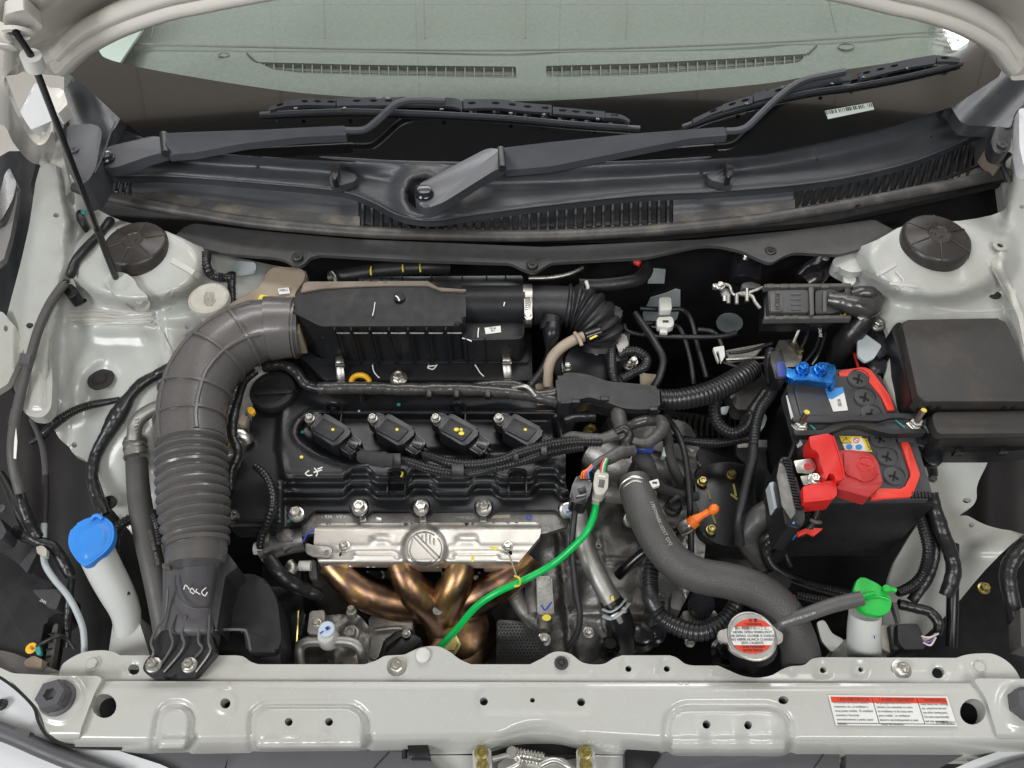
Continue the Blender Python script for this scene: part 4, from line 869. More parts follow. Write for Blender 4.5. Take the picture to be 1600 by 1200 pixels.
t = sheet('fender_gutter', rpoly([(1560,250,3),(1578,210,3),(1598,250,4),(1598,330,4),(1572,340,4)],3), .13, 'paint_dull', None, step=8, edge=.02); tag(t, 'grey painted gutter between the weatherstrip end and the outer fender', 'gutter')
# ================================================================ ENGINE
def copy_thing(root, d, label=None):
    r = root.copy(); C.objects.link(r); r.location = root.location+d
    if label: r['label'] = label
    for ch in list(root.children):
        c = ch.copy(); C.objects.link(c); mi = ch.matrix_parent_inverse.copy(); c.parent = r; c.matrix_parent_inverse = mi
        for g in ch.children:
            h = g.copy(); C.objects.link(h); h.parent = c
    return r
EN = thing('engine_head_cover', 'black plastic cylinder head cover with stepped ledges under the four ignition coils', 'engine cover', P(620, 700, 0))
bolts_vc = [(562,793),(658,793),(756,793)]
vc = rpoly([(398,596,8),(420,585,6),(900,585,6),(905,640,10),(884,700,8),(884,760,6),(896,780,10),(896,806,8),(880,808,6),(868,796,6),(775,797,6),(768,806,6),(748,806,6),(740,797,6),(676,797,6),(670,806,6),(648,806,6),(642,797,6),(580,797,6),(574,806,6),(552,806,6),(546,797,6),(490,797,6),(478,812,8),(468,822,8),(440,824,8),(430,830,10),(364,830,8),(350,806,10),(362,762,10),(376,726,10),(392,690,8),(394,640,8)],6)
trough = rpoly([(462,664,14),(486,644,10),(870,646,10),(880,700,10),(800,706,12),(600,716,14),(550,728,14),(522,718,14),(490,706,14),(462,684,12)],12)
def zvc(x, y):
    z = .0
    h = 0.
    for bx, by in bolts_vc+[(854,793)]:
        h = max(h, sm(26, 12, abs(x-bx)))
    y1 = 748-14*h; y2 = 770-14*h
    if x > 440:
        z -= .014*sm(y1-1, y1+5, y)+.018*sm(y2, y2+7, y)
        z += .002*sm(7, 3, abs(y-y1+3))+.002*sm(6, 2, abs(y-y2+3))
    else: z -= .006*sm(760, 800, y)+.016*sm(815, 826, y)
    if y > 560: z -= .012*sm(2, 12, dpoly(x, y, trough))+.0 if inpoly(x, y, trough) else -.0022*sm(-8, -2, dpoly(x, y, trough)) if 640 < y < 735 else 0
    dl = dline(x, y, [(447,628),(438,660),(435,700),(445,735),(458,766)]); z += .0025*sm(5, 1, dl)-.003*sm(430,445,x)*sm(9,4,dl)*0
    z -= .004*sm(442, 434, x)
    z += .003*sm(4, 1, abs(y-644))*sm(480,500,x)*sm(890,880,x)
    for a in (608, 706, 796): z += .0
    return z
sheet('cover_shell', vc, zvc, 'blk', EN, step=5, edge=.02)
for x, y in bolts_vc+[(886,797)]:
    lathe('bolt_boss', x, y+2, -.04, [(15,0),(15,9),(13,12),(0,12)], 'blk', EN, n=20); bolt(x, y, -.024, 9.2, EN)
bolt(463, 803, -.016, 9.2, EN); bolt(366, 807, -.012, 8, EN)
OC = lathe('oil_filler_cap', 427, 612, .006, [(36,-6),(36,3),(34,6),(26,7),(25,4),(0,4)], 'blkm', None, n=32); tag(OC, 'black round oil filler cap at the corner of the head cover beside the ribbed duct', 'cap')
o = prism('grip_bar', rpoly([(396,606,4),(456,604,4),(458,613,4),(396,616,4)],4), .016, .006, 'blkm', OC, bev=.0015)
for x, y, r, k in ((473,675,3,'tealp'),(471,714,3,'yelp'),(561,642,2,'whp'),(623,632,3,'tealp'),(451,814,3,'tealp')):
    decal('paint_dot', ell(x, y, r, r*.8, 10), zvc, k, EN)
for pts in ([(483,735),(477,740),(482,743),(488,742)], [(491,731),(496,738),(494,744)], [(490,738),(503,734)], [(496,733),(504,730)]):
    stroke(pts, zvc, 1.8, 'whp', EN, n=3)
for x, y in ((606,642),(521,636),(712,636)): pass
# ear rings on the cover
def ear(x, y, lab):
    t = thing('harness_clip_bracket', lab, 'clip bracket', P(x, y, .0), 'harness clip brackets on the head cover')
    bm = bmesh.new(); k = mpp(x, y, .02); o = P(x, y, .012); q = [o+Vector((math.cos(a)*13*k, 0, math.sin(a)*12*k+.0)) for a in [math.radians(d) for d in range(-30, 211, 20)]]
    q = [o+Vector((13*k, 0, -.02))]+q+[o+Vector((-13*k, 0, -.02))]
    add_tube(bm, q, 2.2*k, 6, squash=1); obj('loop', bm, 'blk', t)
    bm = bmesh.new(); add_box(bm, o+Vector((0, .003, -.006)), 23*k, .002, .026, bev=.0006); obj('back_plate', bm, 'blk', t)
    bm = bmesh.new(); add_box(bm, o+Vector((0, -.003, -.002)), 8*k, .006, .008, bev=.001); add_box(bm, o+Vector((0, -.006, -.005)), 13*k, .004, .004, bev=.001); obj('plastic_clip', bm, 'blkg', t)
    for s in (-1, 1):
        bm = bmesh.new(); add_box(bm, o+Vector((s*13*k, -.012, -.016)), .0016, .03, .022, bev=.0005); obj('side_rib', bm, 'blk', t)
    return t
e1 = ear(521, 636, 'black plastic clip loop above the ignition coil nearest the oil cap')
copy_thing(e1, P(712,636,0)-P(521,636,0), 'black plastic clip loop above the third coil from the oil cap')
copy_thing(e1, P(619,738,0)-P(521,636,0), 'black plastic clip loop with a yellow mark below the second coil')
copy_thing(e1, P(805,738,0)-P(521,636,0), 'black plastic clip loop below the coil nearest the grey tape bundle')
stroke([(627,733),(629,740),(626,745)], .014, 2.4, 'yelp', EN)
# ignition coils
CO = thing('ignition_coil', 'black ignition coil nearest the oil cap, with one small yellow dot', 'ignition coil', P(520, 672, .0), 'ignition coils on the head cover')
ct = rpoly([(503,647,5),(511,647,5),(548,669,5),(549,677,5),(526,696,5),(518,695,5),(485,674,5),(486,664,5)],4)
prism('coil_body', ct, .03, .030, 'blk', CO, bev=.002, seg=3)
prism('lid_panel', rpoly([(505,652,3),(539,671,3),(521,689,3),(489,671,3)],3), .0325, .004, 'blkm', CO, bev=.0008)
prism('bolt_ear', rpoly([(475,660,6),(477,648,8),(488,644,6),(506,648,4),(488,668,3)],4), .022, .02, 'blk', CO, bev=.002)
bolt(484, 654, .024, 6, CO, 'zincd')
prism('connector', rpoly([(541,682,2),(552,680,2),(566,690,2),(553,708,2),(546,710,2),(530,700,2)],2), .022, .018, 'blkg', CO, bev=.0015)
prism('latch_tab', rpoly([(548,684,1),(561,692,1),(554,701,1),(542,693,1)],1), .026, .006, 'blkg', CO, bev=.0008)
for a, b, c_, d in ((551,703,566,712),(557,698,571,706)): tube('lead', [(a,b,.016),((a+c_)/2,(b+d)/2,.016),(c_,d,.01)], 2.2, 'rub', CO, ns=8)
decal('yellow_dot', ell(520, 671, 2.6, 2.2, 10), .0328, 'yelp', CO)
D = P(617, 672, 0).x-P(520, 672, 0).x
for i, lab in enumerate(('black ignition coil second from the oil cap, with one yellow dot', 'black ignition coil third from the oil cap, with two joined yellow blots', 'black ignition coil nearest the grey tape bundle, with a single yellow dot')):
    cc = copy_thing(CO, Vector((D*(i+1), 0, 0)), lab)
    if i == 1:
        decal('yellow_blot', ell(713,671,4,3,10), .0330, 'yelp', cc, off=.001); decal('yellow_blot', ell(721,677,4.5,3,10), .0330, 'yelp', cc, off=.001)
# gasket plate, heat shield, manifold
GP = thing('exhaust_gasket_plate', 'dull metal plate with punched markings between the head cover and the heat shield', 'plate', P(680, 812, -.04))
prism('plate', rpoly([(470,812,4),(486,803,6),(870,800,4),(886,806,6),(888,822,6),(850,834,4),(478,834,6),(462,850,6),(440,862,6),(452,830,6)],4), -.040, .01, 'alud', GP, bev=.001)
text('- 93K  VT =', 522, 808, -.040, 6, 'zinc', GP); text('K14B0 21 5089', 720, 811, -.040, 5, 'zinc', GP)
decal('code_print', [(768,805),(797,804),(797,809),(768,810)], -.040, 'dusttan', GP)
stroke([(822,808),(826,805),(831,808),(828,812),(822,810)], -.040, 1.6, 'blp', GP, n=3)
for x in (567, 591, 661, 755): boxpx('punched_tab', x, 811, -.037, 10, 7, .006, 'zinc', GP)
HS = thing('heat_shield', 'aluminised exhaust heat shield with a round raised no touching emblem', 'heat shield', P(665, 855, -.05))
hs = rpoly([(492,824,5),(498,818,4),(838,816,4),(846,820,3),(844,838,4),(824,862,4),(806,884,4),(800,888,4),(506,886,5),(498,880,6),(490,850,6)],5)
def zhs(x, y):
    z = -.035-.012*sm(834,826,y)*0-.02*sm(876, 890, y)-.0045*sm(826, 820, y)
    z -= .005*sm(560,575,x)*sm(842,838,y)*0
    d = math.hypot(x-663, y-857)
    z += .0055*sm(36, 30, d)
    for a, b in (((490,846),(572,846)),((760,846),(850,842))): z += .004*sm(14, 9, dseg(x, y, a, (b[0], b[1]-16)))*0
    z += .0035*(sm(575,588,x)*sm(616,600,x)+sm(706,722,x)*sm(752,740,x))*sm(852,846,y)*sm(834,838,y)
    for a, b in (((556,868),(612,868)),((714,868),(776,868))): z += .003*sm(5.5, 2.5, dseg(x, y, a, b))
    z -= .004*sm(850,862,y)*(1-sm(40,32,d))
    return z
sheet('shield', hs, zhs, 'shield', HS, step=4.5, edge=.014, holes=[ell(532,866,2,4,8,20), ell(797,862,3,6,8,-20)])
zE = -.0298
for pts in ([ (663+27*math.cos(a), 857+26*math.sin(a)) for a in [math.radians(d) for d in range(-40,141,12)]], [(663+27*math.cos(a), 857+26*math.sin(a)) for a in [math.radians(d) for d in range(150,311,12)]], [(646,838),(683,877)], [(650,834),(688,872)], [(645,842),(640,860),(645,872),(652,878),(668,880),(674,876)]):
    stroke(pts, lambda x,y: zhs(x,y), 2.0, 'alud', HS, name='emblem_line', off=.0008, n=2)
for x, y0, y1 in ((660,836,846),(666,833,848),(672,836,850),(678,841,852)):
    tube('emblem_finger', [(x,y0,zE),(x,(y0+y1)/2,zE),(x+.5,y1,zE)], 1.7, 'shield', HS, ns=8)
sheet('emblem_palm', rpoly([(646,858,3),(652,852,3),(668,868,3),(672,872,3),(650,874,3)],2), zE+.001, 'shield', HS, step=5, edge=.001)
for x, y in ((538,853),(793,853)): bolt(x, y, -.034, 6.5, HS, 'zinc')
stroke([(765,855),(778,857),(772,860)], zhs, 3, 'yelp', HS, n=2); stroke([(740,868),(738,873),(739,878)], zhs, 3.5, 'yelp', HS, n=3)
t = prism('bracket_strap', rpoly([(477,848,3),(490,852,3),(516,854,4),(520,860,4),(515,872,4),(490,870,3),(478,864,3)],3), -.028, .003, 'zincd', HS, bev=.0008)
lathe('strap_hole', 510, 863, -.0275, [(4,0),(4,.4),(0,.4)], 'alud', HS, n=12)
MF = thing('exhaust_manifold', 'heat tinted bronze exhaust manifold with four runners merging below the heat shield', 'exhaust manifold', P(690, 950, -.15))
for path in ([(520,880,-.07,24),(540,902,-.075,25),(572,926,-.09,28),(620,940,-.11,31),(676,948,-.13,26)], [(624,876,-.065,23),(634,902,-.07,24),(652,928,-.09,28),(684,952,-.125,33)], [(722,876,-.065,23),(716,902,-.07,24),(704,928,-.09,28),(692,952,-.125,33)], [(826,872,-.07,22),(806,896,-.075,24),(776,916,-.09,27),(740,934,-.11,31),(700,950,-.13,26)]):
    tube('runner', path, 24, 'heat', MF, ns=20)
tube('collector', [(686,944,-.12,34),(690,960,-.14,34),(700,976,-.165,32)], 30, 'heat', MF, ns=24)
bm = bmesh.new(); add_lathe(bm, [(.02, .03), (.046, .02), (.056, .0), (.058, -.03), (.058, -.1)], P(716, 985, -.17), (0, -.12, .99), 36); obj('catalyst_can', bm, 'heatd', MF) if False else obj('catalyst_can', bm, 'heat', MF)
for x, y in ((671,904),(586,898),(762,896)):
    bm = bmesh.new(); k = mpp(x, y, -.085); add_tube(bm, [P(a, b, -.09) for a, b in ell(x, y, 22 if x == 671 else 14, 26 if x == 671 else 10, 18)]+[P(x+(22 if x == 671 else 14), y, -.09)], .0022, 8); obj('flange_ring', bm, 'alud', MF)
for x, y in ((588,909),(744,905)): bolt(x, y, -.085, 5, MF, 'zincd')
lathe('sensor_boss', 704, 1008, -.13, [(17,0),(17,3),(12,4),(12,10),(0,10)], 'gold', MF, n=6)
decal('bare_spot', ell(684,953,8,8,12), -.088, 'alud', MF)
# manifold / catalyst sit on the block
BL = thing('engine_block', 'grey cast aluminium engine block and gearbox housing below the head cover', 'engine block', P(900, 900, -.2))
bl = rpoly([(480,880,10),(900,800,10),(912,700,10),(960,640,10),(1080,660,20),(1110,760,20),(1100,880,20),(1060,960,20),(900,1050,10),(520,1050,10)],8)
def zbl(x, y):
    z = -.15+.05*sm(880, 960, x)*sm(960,820,y)+.012*math.sin(x*.021)*math.cos(y*.027)+.012*noise.noise(Vector((x*.012, y*.012, 1)))
    z += .003*noise.noise(Vector((x*.05, y*.05, 4)))
    for px_ in (880, 940, 1010, 1075): z += .012*sm(5, 2, abs(x-px_-(y-900)*.1))*sm(820,840,y)
    for py_ in (878, 958): z += .010*sm(5, 2, abs(y-py_))*sm(870,900,x)
    z -= .06*sm(860, 700, x)
    return z
sheet('casting', bl, zbl, 'alud', BL, step=7, edge=.1)
# raised cast letters
text('K06', 922, 854, -.083, 16, 'alu', BL, name='cast_letters', ext=.003, rot=-6)
for x, y, z, r, k in ((985,780,-.05,8,'alu'),(1013,748,-.04,8,'alud'),(986,812,-.05,9,'zincd'),(970,675,-.02,9,'zinc'),(923,674,-.01,9,'gold'),(920,988,-.10,7,'zinc'),(850,999,-.1,8,'zinc'),(1078,1003,-.1,6,'zincd')):
    bolt(x, y, z, r, BL, k)
for path, r, k in (([(930,700,-.03),(960,722,-.03),(985,735,-.03)], 34, 'alu'), ([(945,770,-.06),(990,772,-.06),(1020,765,-.06)], 16, 'alu'), ([(850,905,-.10),(850,940,-.10),(850,985,-.10)], 10, 'alud'), ([(1000,720,-.05),(1050,735,-.05),(1068,760,-.05)], 22, 'alud'), ([(1000,790,-.07),(1050,800,-.07),(1080,795,-.08)], 18, 'alud'), ([(830,880,-.12),(832,930,-.12),(836,960,-.12)], 12, 'alu'), ([(800,920,-.13),(824,960,-.13),(850,990,-.13)], 14, 'alu')):
    tube('cast_rib', path, r, k, BL)
for pts, z, k in ((rpoly([(838,900,3),(862,900,3),(866,960,3),(840,960,3)],3), -.08, 'alu'), (rpoly([(1090,700,5),(1150,720,8),(1165,800,8),(1150,850,8),(1100,850,8)],5), -.10, 'tray')):
    prism('cast_pad', pts, z, .04, k, BL, bev=.003)
stroke([(846,945),(852,953),(862,940)], -.08, 2.5, 'blp', BL); decal('yellow_dab', ell(854,965,7,5,12), -.075, 'yelp', BL)
# gearbox mount with yellow bolts
GM = thing('gearbox_mount', 'black engine mount bracket with yellow zinc bolts in front of the battery', 'engine mount', P(1130, 780, -.1))
prism('mount_plate', rpoly([(1085,730,10),(1140,720,14),(1180,730,10),(1180,860,14),(1120,850,10),(1090,830,10)],8), -.075, .04, 'blk', GM, bev=.004)
for x, y in ((1097,753),(1143,742),(1111,828)): bolt(x, y, -.07, 6.5, GM, 'gold', flange=1.3)
for pts in ([(1106,766),(1110,780)], [(1146,756),(1150,775)], [(1142,772),(1152,780)], [(1113,805),(1118,818)]): stroke(pts, -.074, 3.2, 'olive', GM)
# alternator / compressor area at the lower left
AC = thing('air_conditioning_compressor', 'grey cast compressor with a translucent blue marked capped port below the head cover', 'compressor', P(520, 1000, -.15))
sheet('compressor_body', rpoly([(476,980,12),(500,962,12),(560,958,12),(580,985,8),(585,1050,4),(470,1050,4)],8), lambda x, y: -.10-.0004*abs(x-525)+.008*noise.noise(Vector((x*.06,y*.06,0))), 'alu', AC, step=6, edge=.06)
prism('port_block', rpoly([(484,955,3),(507,953,3),(508,985,3),(497,992,3),(480,990,3)],3), -.06, .04, 'alu', AC, bev=.002)
bolt(495, 974, -.058, 5.5, AC)
tube('return_pipe', [(470,1040,-.08),(468,1014,-.075),(480,1003,-.07),(510,1002,-.07),(545,1003,-.07),(562,1012,-.07),(568,1040,-.08)], 8, 'tubealu', AC)
c1 = P(512, 984, -.045)
lathe('clear_cap', 512, 996, -.065, [(17,-12),(16,-2),(14,10),(13,14),(12,15),(0,15)], 'ltank', AC, n=24)
lathe('cap_top', 511, 984, -.050, [(13,0),(13,3),(11,5),(0,5)], 'labw', AC, n=24)
for pts in ([(500,990),(505,986)], [(508,982),(513,979),(510,984),(516,981)]): stroke(pts, -.0445, 2, 'blp', AC)
bolt(548, 990, -.085, 10, AC, 'alu'); lathe('tube_stub', 550, 962, -.09, [(8,0),(8,10),(5,11),(5,18),(0,18)], 'tubealu', AC, n=16, ax=(0,.4,.9))
OP = thing('oil_pan_bracket', 'ribbed aluminium bracket between the compressor and the bronze catalyst', 'bracket', P(610, 970, -.16))
prism('bracket_plate', rpoly([(576,965,3),(600,955,3),(644,956,3),(645,985,3),(622,984,3),(600,1000,3),(590,1030,3),(578,1030,3)],3), -.12, .03, 'alu', OP, bev=.002)
tube('bracket_rib', [(586,985,-.115),(612,982,-.115),(628,982,-.115)], 3, 'alu', OP); bolt(635, 990, -.115, 5, OP)
prism('bracket_block', rpoly([(452,965,3),(470,950,3),(478,960,3),(470,1000,3),(460,1020,3)],3), -.09, .03, 'blk', OP, bev=.002)
HP2 = thing('perforated_guard', 'black perforated heat guard beside the bronze catalyst behind the crossmember', 'heat guard', P(820, 1010, -.1))
prism('guard_sheet', rpoly([(776,968,5),(812,970,5),(838,988,5),(866,1030,5),(866,1050,3),(776,1050,3)],4), -.095, .006, 'blk', HP2, bev=.001)
bm = bmesh.new()
for i in range(14):
    for j in range(12):
        x_, y_ = 780+i*5.2+(j % 2)*2.6, 975+j*5
        if inpoly(x_, y_, [(780,972),(812,974),(834,992),(862,1034),(862,1046),(780,1046)]): add_lathe(bm, [(.0013, 0), (.0013, .0004), (0, .0004)], P(x_, y_, -.0948), (0,0,1), 6)
o = obj('perforations', bm, 'deep', HP2); o['kind'] = 'stuff'
t = prism('crossmember_seal', rpoly([(590,1034,4),(640,985,3),(660,1000,3),(612,1038,4)],3), -.12, .02, 'blk', None); tag(t, 'black belt guard edge beside the bronze catalyst', 'guard')
# idler / left of shield: sensor housing
SH = thing('camshaft_valve_housing', 'cast housing with a grey bolt and plug on the left end of the heat shield', 'valve housing', P(450, 850, -.06))
tube('housing_barrel', [(408,862,-.06),(440,850,-.055),(478,842,-.05)], 19, 'alud', SH, ns=20)
tube('plug_sleeve', [(398,857,-.05),(412,857,-.05)], 10, 'white', SH, straight=True); tube('plug_collar', [(416,842,-.045),(425,842,-.045)], 16, 'zincd', SH, straight=True)
prism('housing_block', rpoly([(430,832,3),(446,822,4),(462,832,4),(458,846,3),(434,846,3)],3), -.035, .02, 'alud', SH, bev=.002)
tube('lower_sleeve', [(468,884,-.06),(486,884,-.06)], 8, 'white', SH, straight=True); tube('lower_bracket', [(452,880,-.05),(458,888,-.05),(454,896,-.05)], 8, 'zincd', SH)
prism('blue_bracket', rpoly([(480,876,2),(493,874,3),(496,905,3),(484,905,3)],2), -.07, .01, 'grill', SH)
boxpx('side_block', 440, 900, -.09, 60, 34, .04, 'blk', SH); stroke([(474,846),(480,834),(490,828)], -.03, 2.4, 'blp', SH)
# ================================================================ AIR FILTER BOX
AB = thing('air_filter_box', 'long black air filter housing with ribbed front wall and silver spring clips', 'air filter box', P(640, 500, .06))
prism('lid', rpoly([(452,482,6),(466,456,8),(476,441,6),(668,440,6),(684,450,6),(724,452,6),(728,470,4),(728,500,6),(716,509,8),(500,510,8),(462,490,8)],6), lambda x, y: .125-.0001*(y-440), .095, 'airbox', AB, bev=.008, seg=4)
sheet('dusty_rear_lip', [(474,444),(480,440),(668,439),(684,449),(728,452),(728,455),(690,454),(668,446),(600,446),(540,448),(500,451),(470,456)], .1265, 'dust', AB, step=8, edge=.004)
prism('lower_tray', rpoly([(462,548,6),(480,545,6),(500,562,6),(812,562,6),(822,520,6),(830,520,6),(832,594,4),(508,594,6),(488,575,6)],4), .030, .05, 'airbox', AB, bev=.002)
prism('seam_flange', rpoly([(466,540,6),(500,560,6),(812,560,6),(826,540,6),(826,566,3),(500,568,6),(464,550,6)],4), .036, .006, 'airbox', AB, bev=.001)
prism('rear_rim', rpoly([(560,432,2),(816,430,2),(818,440,2),(816,456,2),(800,456,2),(560,440,2)],2), .11, .05, 'blk', AB, bev=.001)
for x in (566,580,596,612,628,674,698,722,760,790): boxpx('rim_notch', x, 434, .1115, 2.4, 8, .004, 'blkg', AB, bev=0)
for x in (522,548,577,607,637,666,696): 
    bm = bmesh.new(); a = P(x, 509, .125); add_box(bm, Vector((a.x*1.0, a.y-.0015, .078)), .0018, .006, .086, bev=.0005); obj('wall_rib', bm, 'airbox', AB)
for x in (728, 757):
    bm = bmesh.new(); a = P(x, 524, .10); add_box(bm, Vector((a.x, a.y-.0015, .068)), .0018, .006, .062, bev=.0005); obj('wall_rib', bm, 'airbox', AB)
for i in range(7):
    x = 532+i*29.5; a = P(x, 509, .125); bm = bmesh.new(); add_box(bm, Vector((a.x, a.y-.001, .109)), .021, .002, .0012); obj('wall_line', bm, 'alud', AB)
prism('end_block', rpoly([(716,500,4),(818,498,4),(820,524,6),(812,530,6),(724,532,6)],4), .092, .05, 'airbox', AB, bev=.003)
bm = bmesh.new(); a, b = P(722, 478, .092), P(820, 478, .092); add_tube(bm, [a.lerp(b, k/8) for k in range(9)], .031, 40); obj('outlet_cylinder', bm, 'airbox', AB)
lathe('lid_boss', 624, 464, .1255, [(9,0),(9,1),(7,1.2),(6,.4),(0,.4)], 'airbox', AB, n=20)
stroke([(618,462),(622,465),(624,470)], .1262, 2.2, 'whp', AB); stroke([(586,472),(584,485),(582,493)], .1236, 1.2, 'whp', AB)
for pts, z in (([(791,457),(789,470),(787,478)],.118),([(748,512),(747,520),(747,527)],.093),([(722,528),(730,530),(737,533)],.094),([(582,570),(584,580),(590,588),(593,590)],.031),([(670,570),(669,576)],.031),([(683,569),(680,574),(675,577),(668,573),(682,571)],.031),([(742,570),(745,574),(750,582),(756,588)],.031),([(503,520),(505,527)],.09)):
    stroke(pts, z, 1.6, 'whp', AB)
decal('part_label', [(757,512),(782,509),(783,519),(759,522)], .0925, 'lab', AB); text('M1K\n3J1', 770, 515.5, .0925, 4, 'ink', AB, off=.0011)
for x, y in ((531,583),(792,580)):
    tube('spring_clip', [(x-1,y-25,.048),(x,y-18,.050),(x,y-8,.042),(x+1,y+2,.036),(x+2,y+14,.026)], 6.5, 'zincd', AB, squash=.3)
    boxpx('clip_bar', x, y-14, .053, 15, 4, .004, 'zinc', AB)
t = tube('dipstick_ring', [(x_, y_, .035) for x_, y_ in ell(563,597,14,11,14)[7:]+ell(563,597,14,11,14)[:8]], 4.2, 'yel', None, squash=1.2); tag(t, 'yellow oil dipstick ring handle in front of the air filter box', 'dipstick')
tube('dipstick_stem', [(563,606,.03),(566,618,.01),(566,630,-.01)], 6, 'blk', t)
t = bolt(623, 591, .032, 9.5, None, 'zinc', flange=1.5); tag(t, 'large silver flanged bolt in front of the air filter box', 'bolt')
# clamp and ribbed elbow
CL = thing('hose_clamp', 'silver worm drive hose clamp round the air filter outlet', 'clamp', P(825, 478, .085))
bm = bmesh.new(); a = P(817, 478, .090); b = P(831, 478, .090); add_tube(bm, [a, b], .0330, 36, cap=False); obj('band', bm, 'zincd', CL)
prism('worm_housing', rpoly([(819,464,3),(830,463,3),(832,500,4),(820,500,4)],3), .124, .008, 'zinc', CL, bev=.002)
for i in range(6): boxpx('screw_slot', 824.5, 467+i*3.2, .1245, 8, 1.4, .001, 'alud', CL, bev=0, rot=-12)
lathe('worm_screw', 825, 494, .122, [(6,0),(6,3),(4.5,4),(0,4)], 'zinc', CL, n=6)
EL = thing('intake_elbow', 'black ribbed rubber intake elbow between the hose clamp and the throttle body', 'intake elbow', P(880, 490, .08))
tube('sleeve', [(831,478,.083,31),(850,477,.083,31),(888,478,.082,31)], 31, 'blkm', EL, ns=28)
tube('bellows', [(884,478,.082,32),(905,482,.080,36),(926,496,.074,36),(936,514,.06,34),(938,530,.045,32)], 32, 'blkm', EL, ns=28, kind='conv', pitch=.0115, amp=.085)
tube('throttle_neck', [(938,520,.05,30),(938,545,.03,32)], 32, 'blkm', EL, ns=24)
tube('breather_stub', [(862,494,.09),(860,505,.085),(858,516,.08)], 15, 'blkm', EL)
# throttle body
TB = thing('throttle_body', 'dark round throttle body with silver screws behind the harness cover', 'throttle body', P(925, 575, 0))
bm = bmesh.new(); add_lathe(bm, [(.06,-.06),(.06,0),(.056,.005),(.045,.006),(.04,.012),(.015,.014),(0,.014)], P(922, 576, .018), (0,-.2,.97), 36); obj('housing', bm, 'blk', TB)
tube('rim_band', [(x_, y_, .025) for x_, y_ in ell(920,573,42,30,20)[9:20]], 2.2, 'zincd', TB)
for x, y in ((887,574),(931,554),(982,572),(990,565)): bolt(x, y, .03, 5.5, TB, 'zinc')
prism('sensor_body', rpoly([(948,520,4),(984,518,4),(982,560,4),(960,565,4),(945,548,4)],4), .05, .03, 'blkm', TB, bev=.003)
prism('grey_flap', rpoly([(958,525,3),(978,522,3),(983,540,3),(968,552,3)],3), .06, .004, 'alud', TB)
prism('tan_plate', rpoly([(1000,582,2),(1035,586,2),(1022,604,2),(1000,600,2)],2), .01, .003, 'dusttan', TB)
# breather hose (tan)
t = tube('breather_hose', [(856,600,.03),(856,580,.05),(862,560,.065),(876,544,.075),(895,532,.08),(912,526,.082)], 8.5, 'tan', None); tag(t, 'tan rubber breather hose curving from the throttle body to the head cover', 'hose')
t2 = tube('black_end_cap', [(914,527,.083),(937,519,.084)], 10.5, 'blkg', t, straight=True); decal('yellow_stripe', rpoly([(921,528,1),(932,523,1),(934,525,1),(922,531,1)],1), .0935, 'yelp', t2)
tube('spring_band', [(898,520,.09),(905,530,.091),(909,540,.088)], 3, 'tan', t)
prism('hose_foot', rpoly([(836,600,2),(864,598,2),(866,620,2),(840,622,2)],2), .02, .02, 'dusttan', t, bev=.002)
# ================================================================ INTAKE DUCT
ID = thing('intake_duct', 'big brown grey ribbed plastic intake duct arching past the oil cap', 'intake duct', P(300, 700, .05))
main = [(470,512,.075,44),(440,512,.077,46),(405,516,.079,49),(370,531,.08,51),(338,556,.08,52),(314,590,.078,53),(302,628,.074,53),(298,662,.07,52),(300,692,.066,52)]
tube('smooth_bend', main, 50, 'duct', ID, ns=36)
def dring(i0, i1, nm, up=1.04, r=1.):
    q = spl(main, 10); seg = q[i0:i1]; pts = [P(*s[:3]) for s in seg]; rad = [s[3]*mpp(*s[:3])*up for s in seg]
    bm = bmesh.new(); add_tube(bm, pts, rad, 36); return obj(nm, bm, 'duct', ID)
for i in (27, 40, 56, 68): dring(i, i+2, 'cross_rib', 1.06)
dring(4, 17, 'inlet_collar', 1.06); dring(2, 4, 'inlet_collar_lip', 1.10)
q = spl(main, 10); pts = [P(*s[:3]) for s in q]; rads = [s[3]*mpp(*s[:3]) for s in q]
fr = frames(pts)
for ang in (38, -30):
    bm = bmesh.new(); L = []
    for i in range(20, len(q)):
        t, u, v = fr[i]; upv = (Vector((0,-.35,.94))-t*Vector((0,-.35,.94)).dot(t)).normalized(); sd = t.cross(upv)
        L.append(pts[i]+(upv*math.cos(math.radians(ang))+sd*math.sin(math.radians(ang)))*rads[i]*1.0)
    add_tube(bm, L, .0036, 8); obj('long_rib', bm, 'duct', ID)
bel = [(300,690,.066,50),(300,730,.061,51),(302,770,.056,51),(305,810,.05,50),(308,852,.043,45)]
tube('bellows', bel, 50, 'duct', ID, ns=36, kind='conv', pitch=.0133, amp=.078)
tube('lower_collar', [(308,848,.043,46),(307,862,.041,46),(306,882,.038,45)], 46, 'duct', ID, ns=36)
tube('collar_lip', [(309,845,.044,48),(309,852,.043,48)], 48, 'duct', ID, ns=36)
boxpx('latch_step', 259, 884, .045, 12, 8, .01, 'duct', ID)
SN = thing('intake_snorkel', 'brown grey intake snorkel box with handwritten marking bolted to the crossmember', 'intake snorkel', P(300, 960, 0))
sn = rpoly([(254,884,10),(258,880,4),(345,876,6),(352,884,6),(344,918,8),(336,960,8),(330,1010,10),(326,1022,6),(262,1018,10),(250,1000,8),(254,940,10)],6)
sheet('scoop', sn, lambda x, y: .032-.02*clamp(abs(x-298)/50.)**2-.00010*(y-884)-.003*sm(3,-1,math.hypot((x-305)/1.0,(y-905)*.62)-40)-.03*sm(985,1010,y), 'grill', SN, step=5, edge=.03)
tube('scoop_edge', [(274,900,.030),(274,918,.030),(282,938,.030),(300,950,.028),(325,951,.024)], 1.2, 'grill', SN, ns=6)
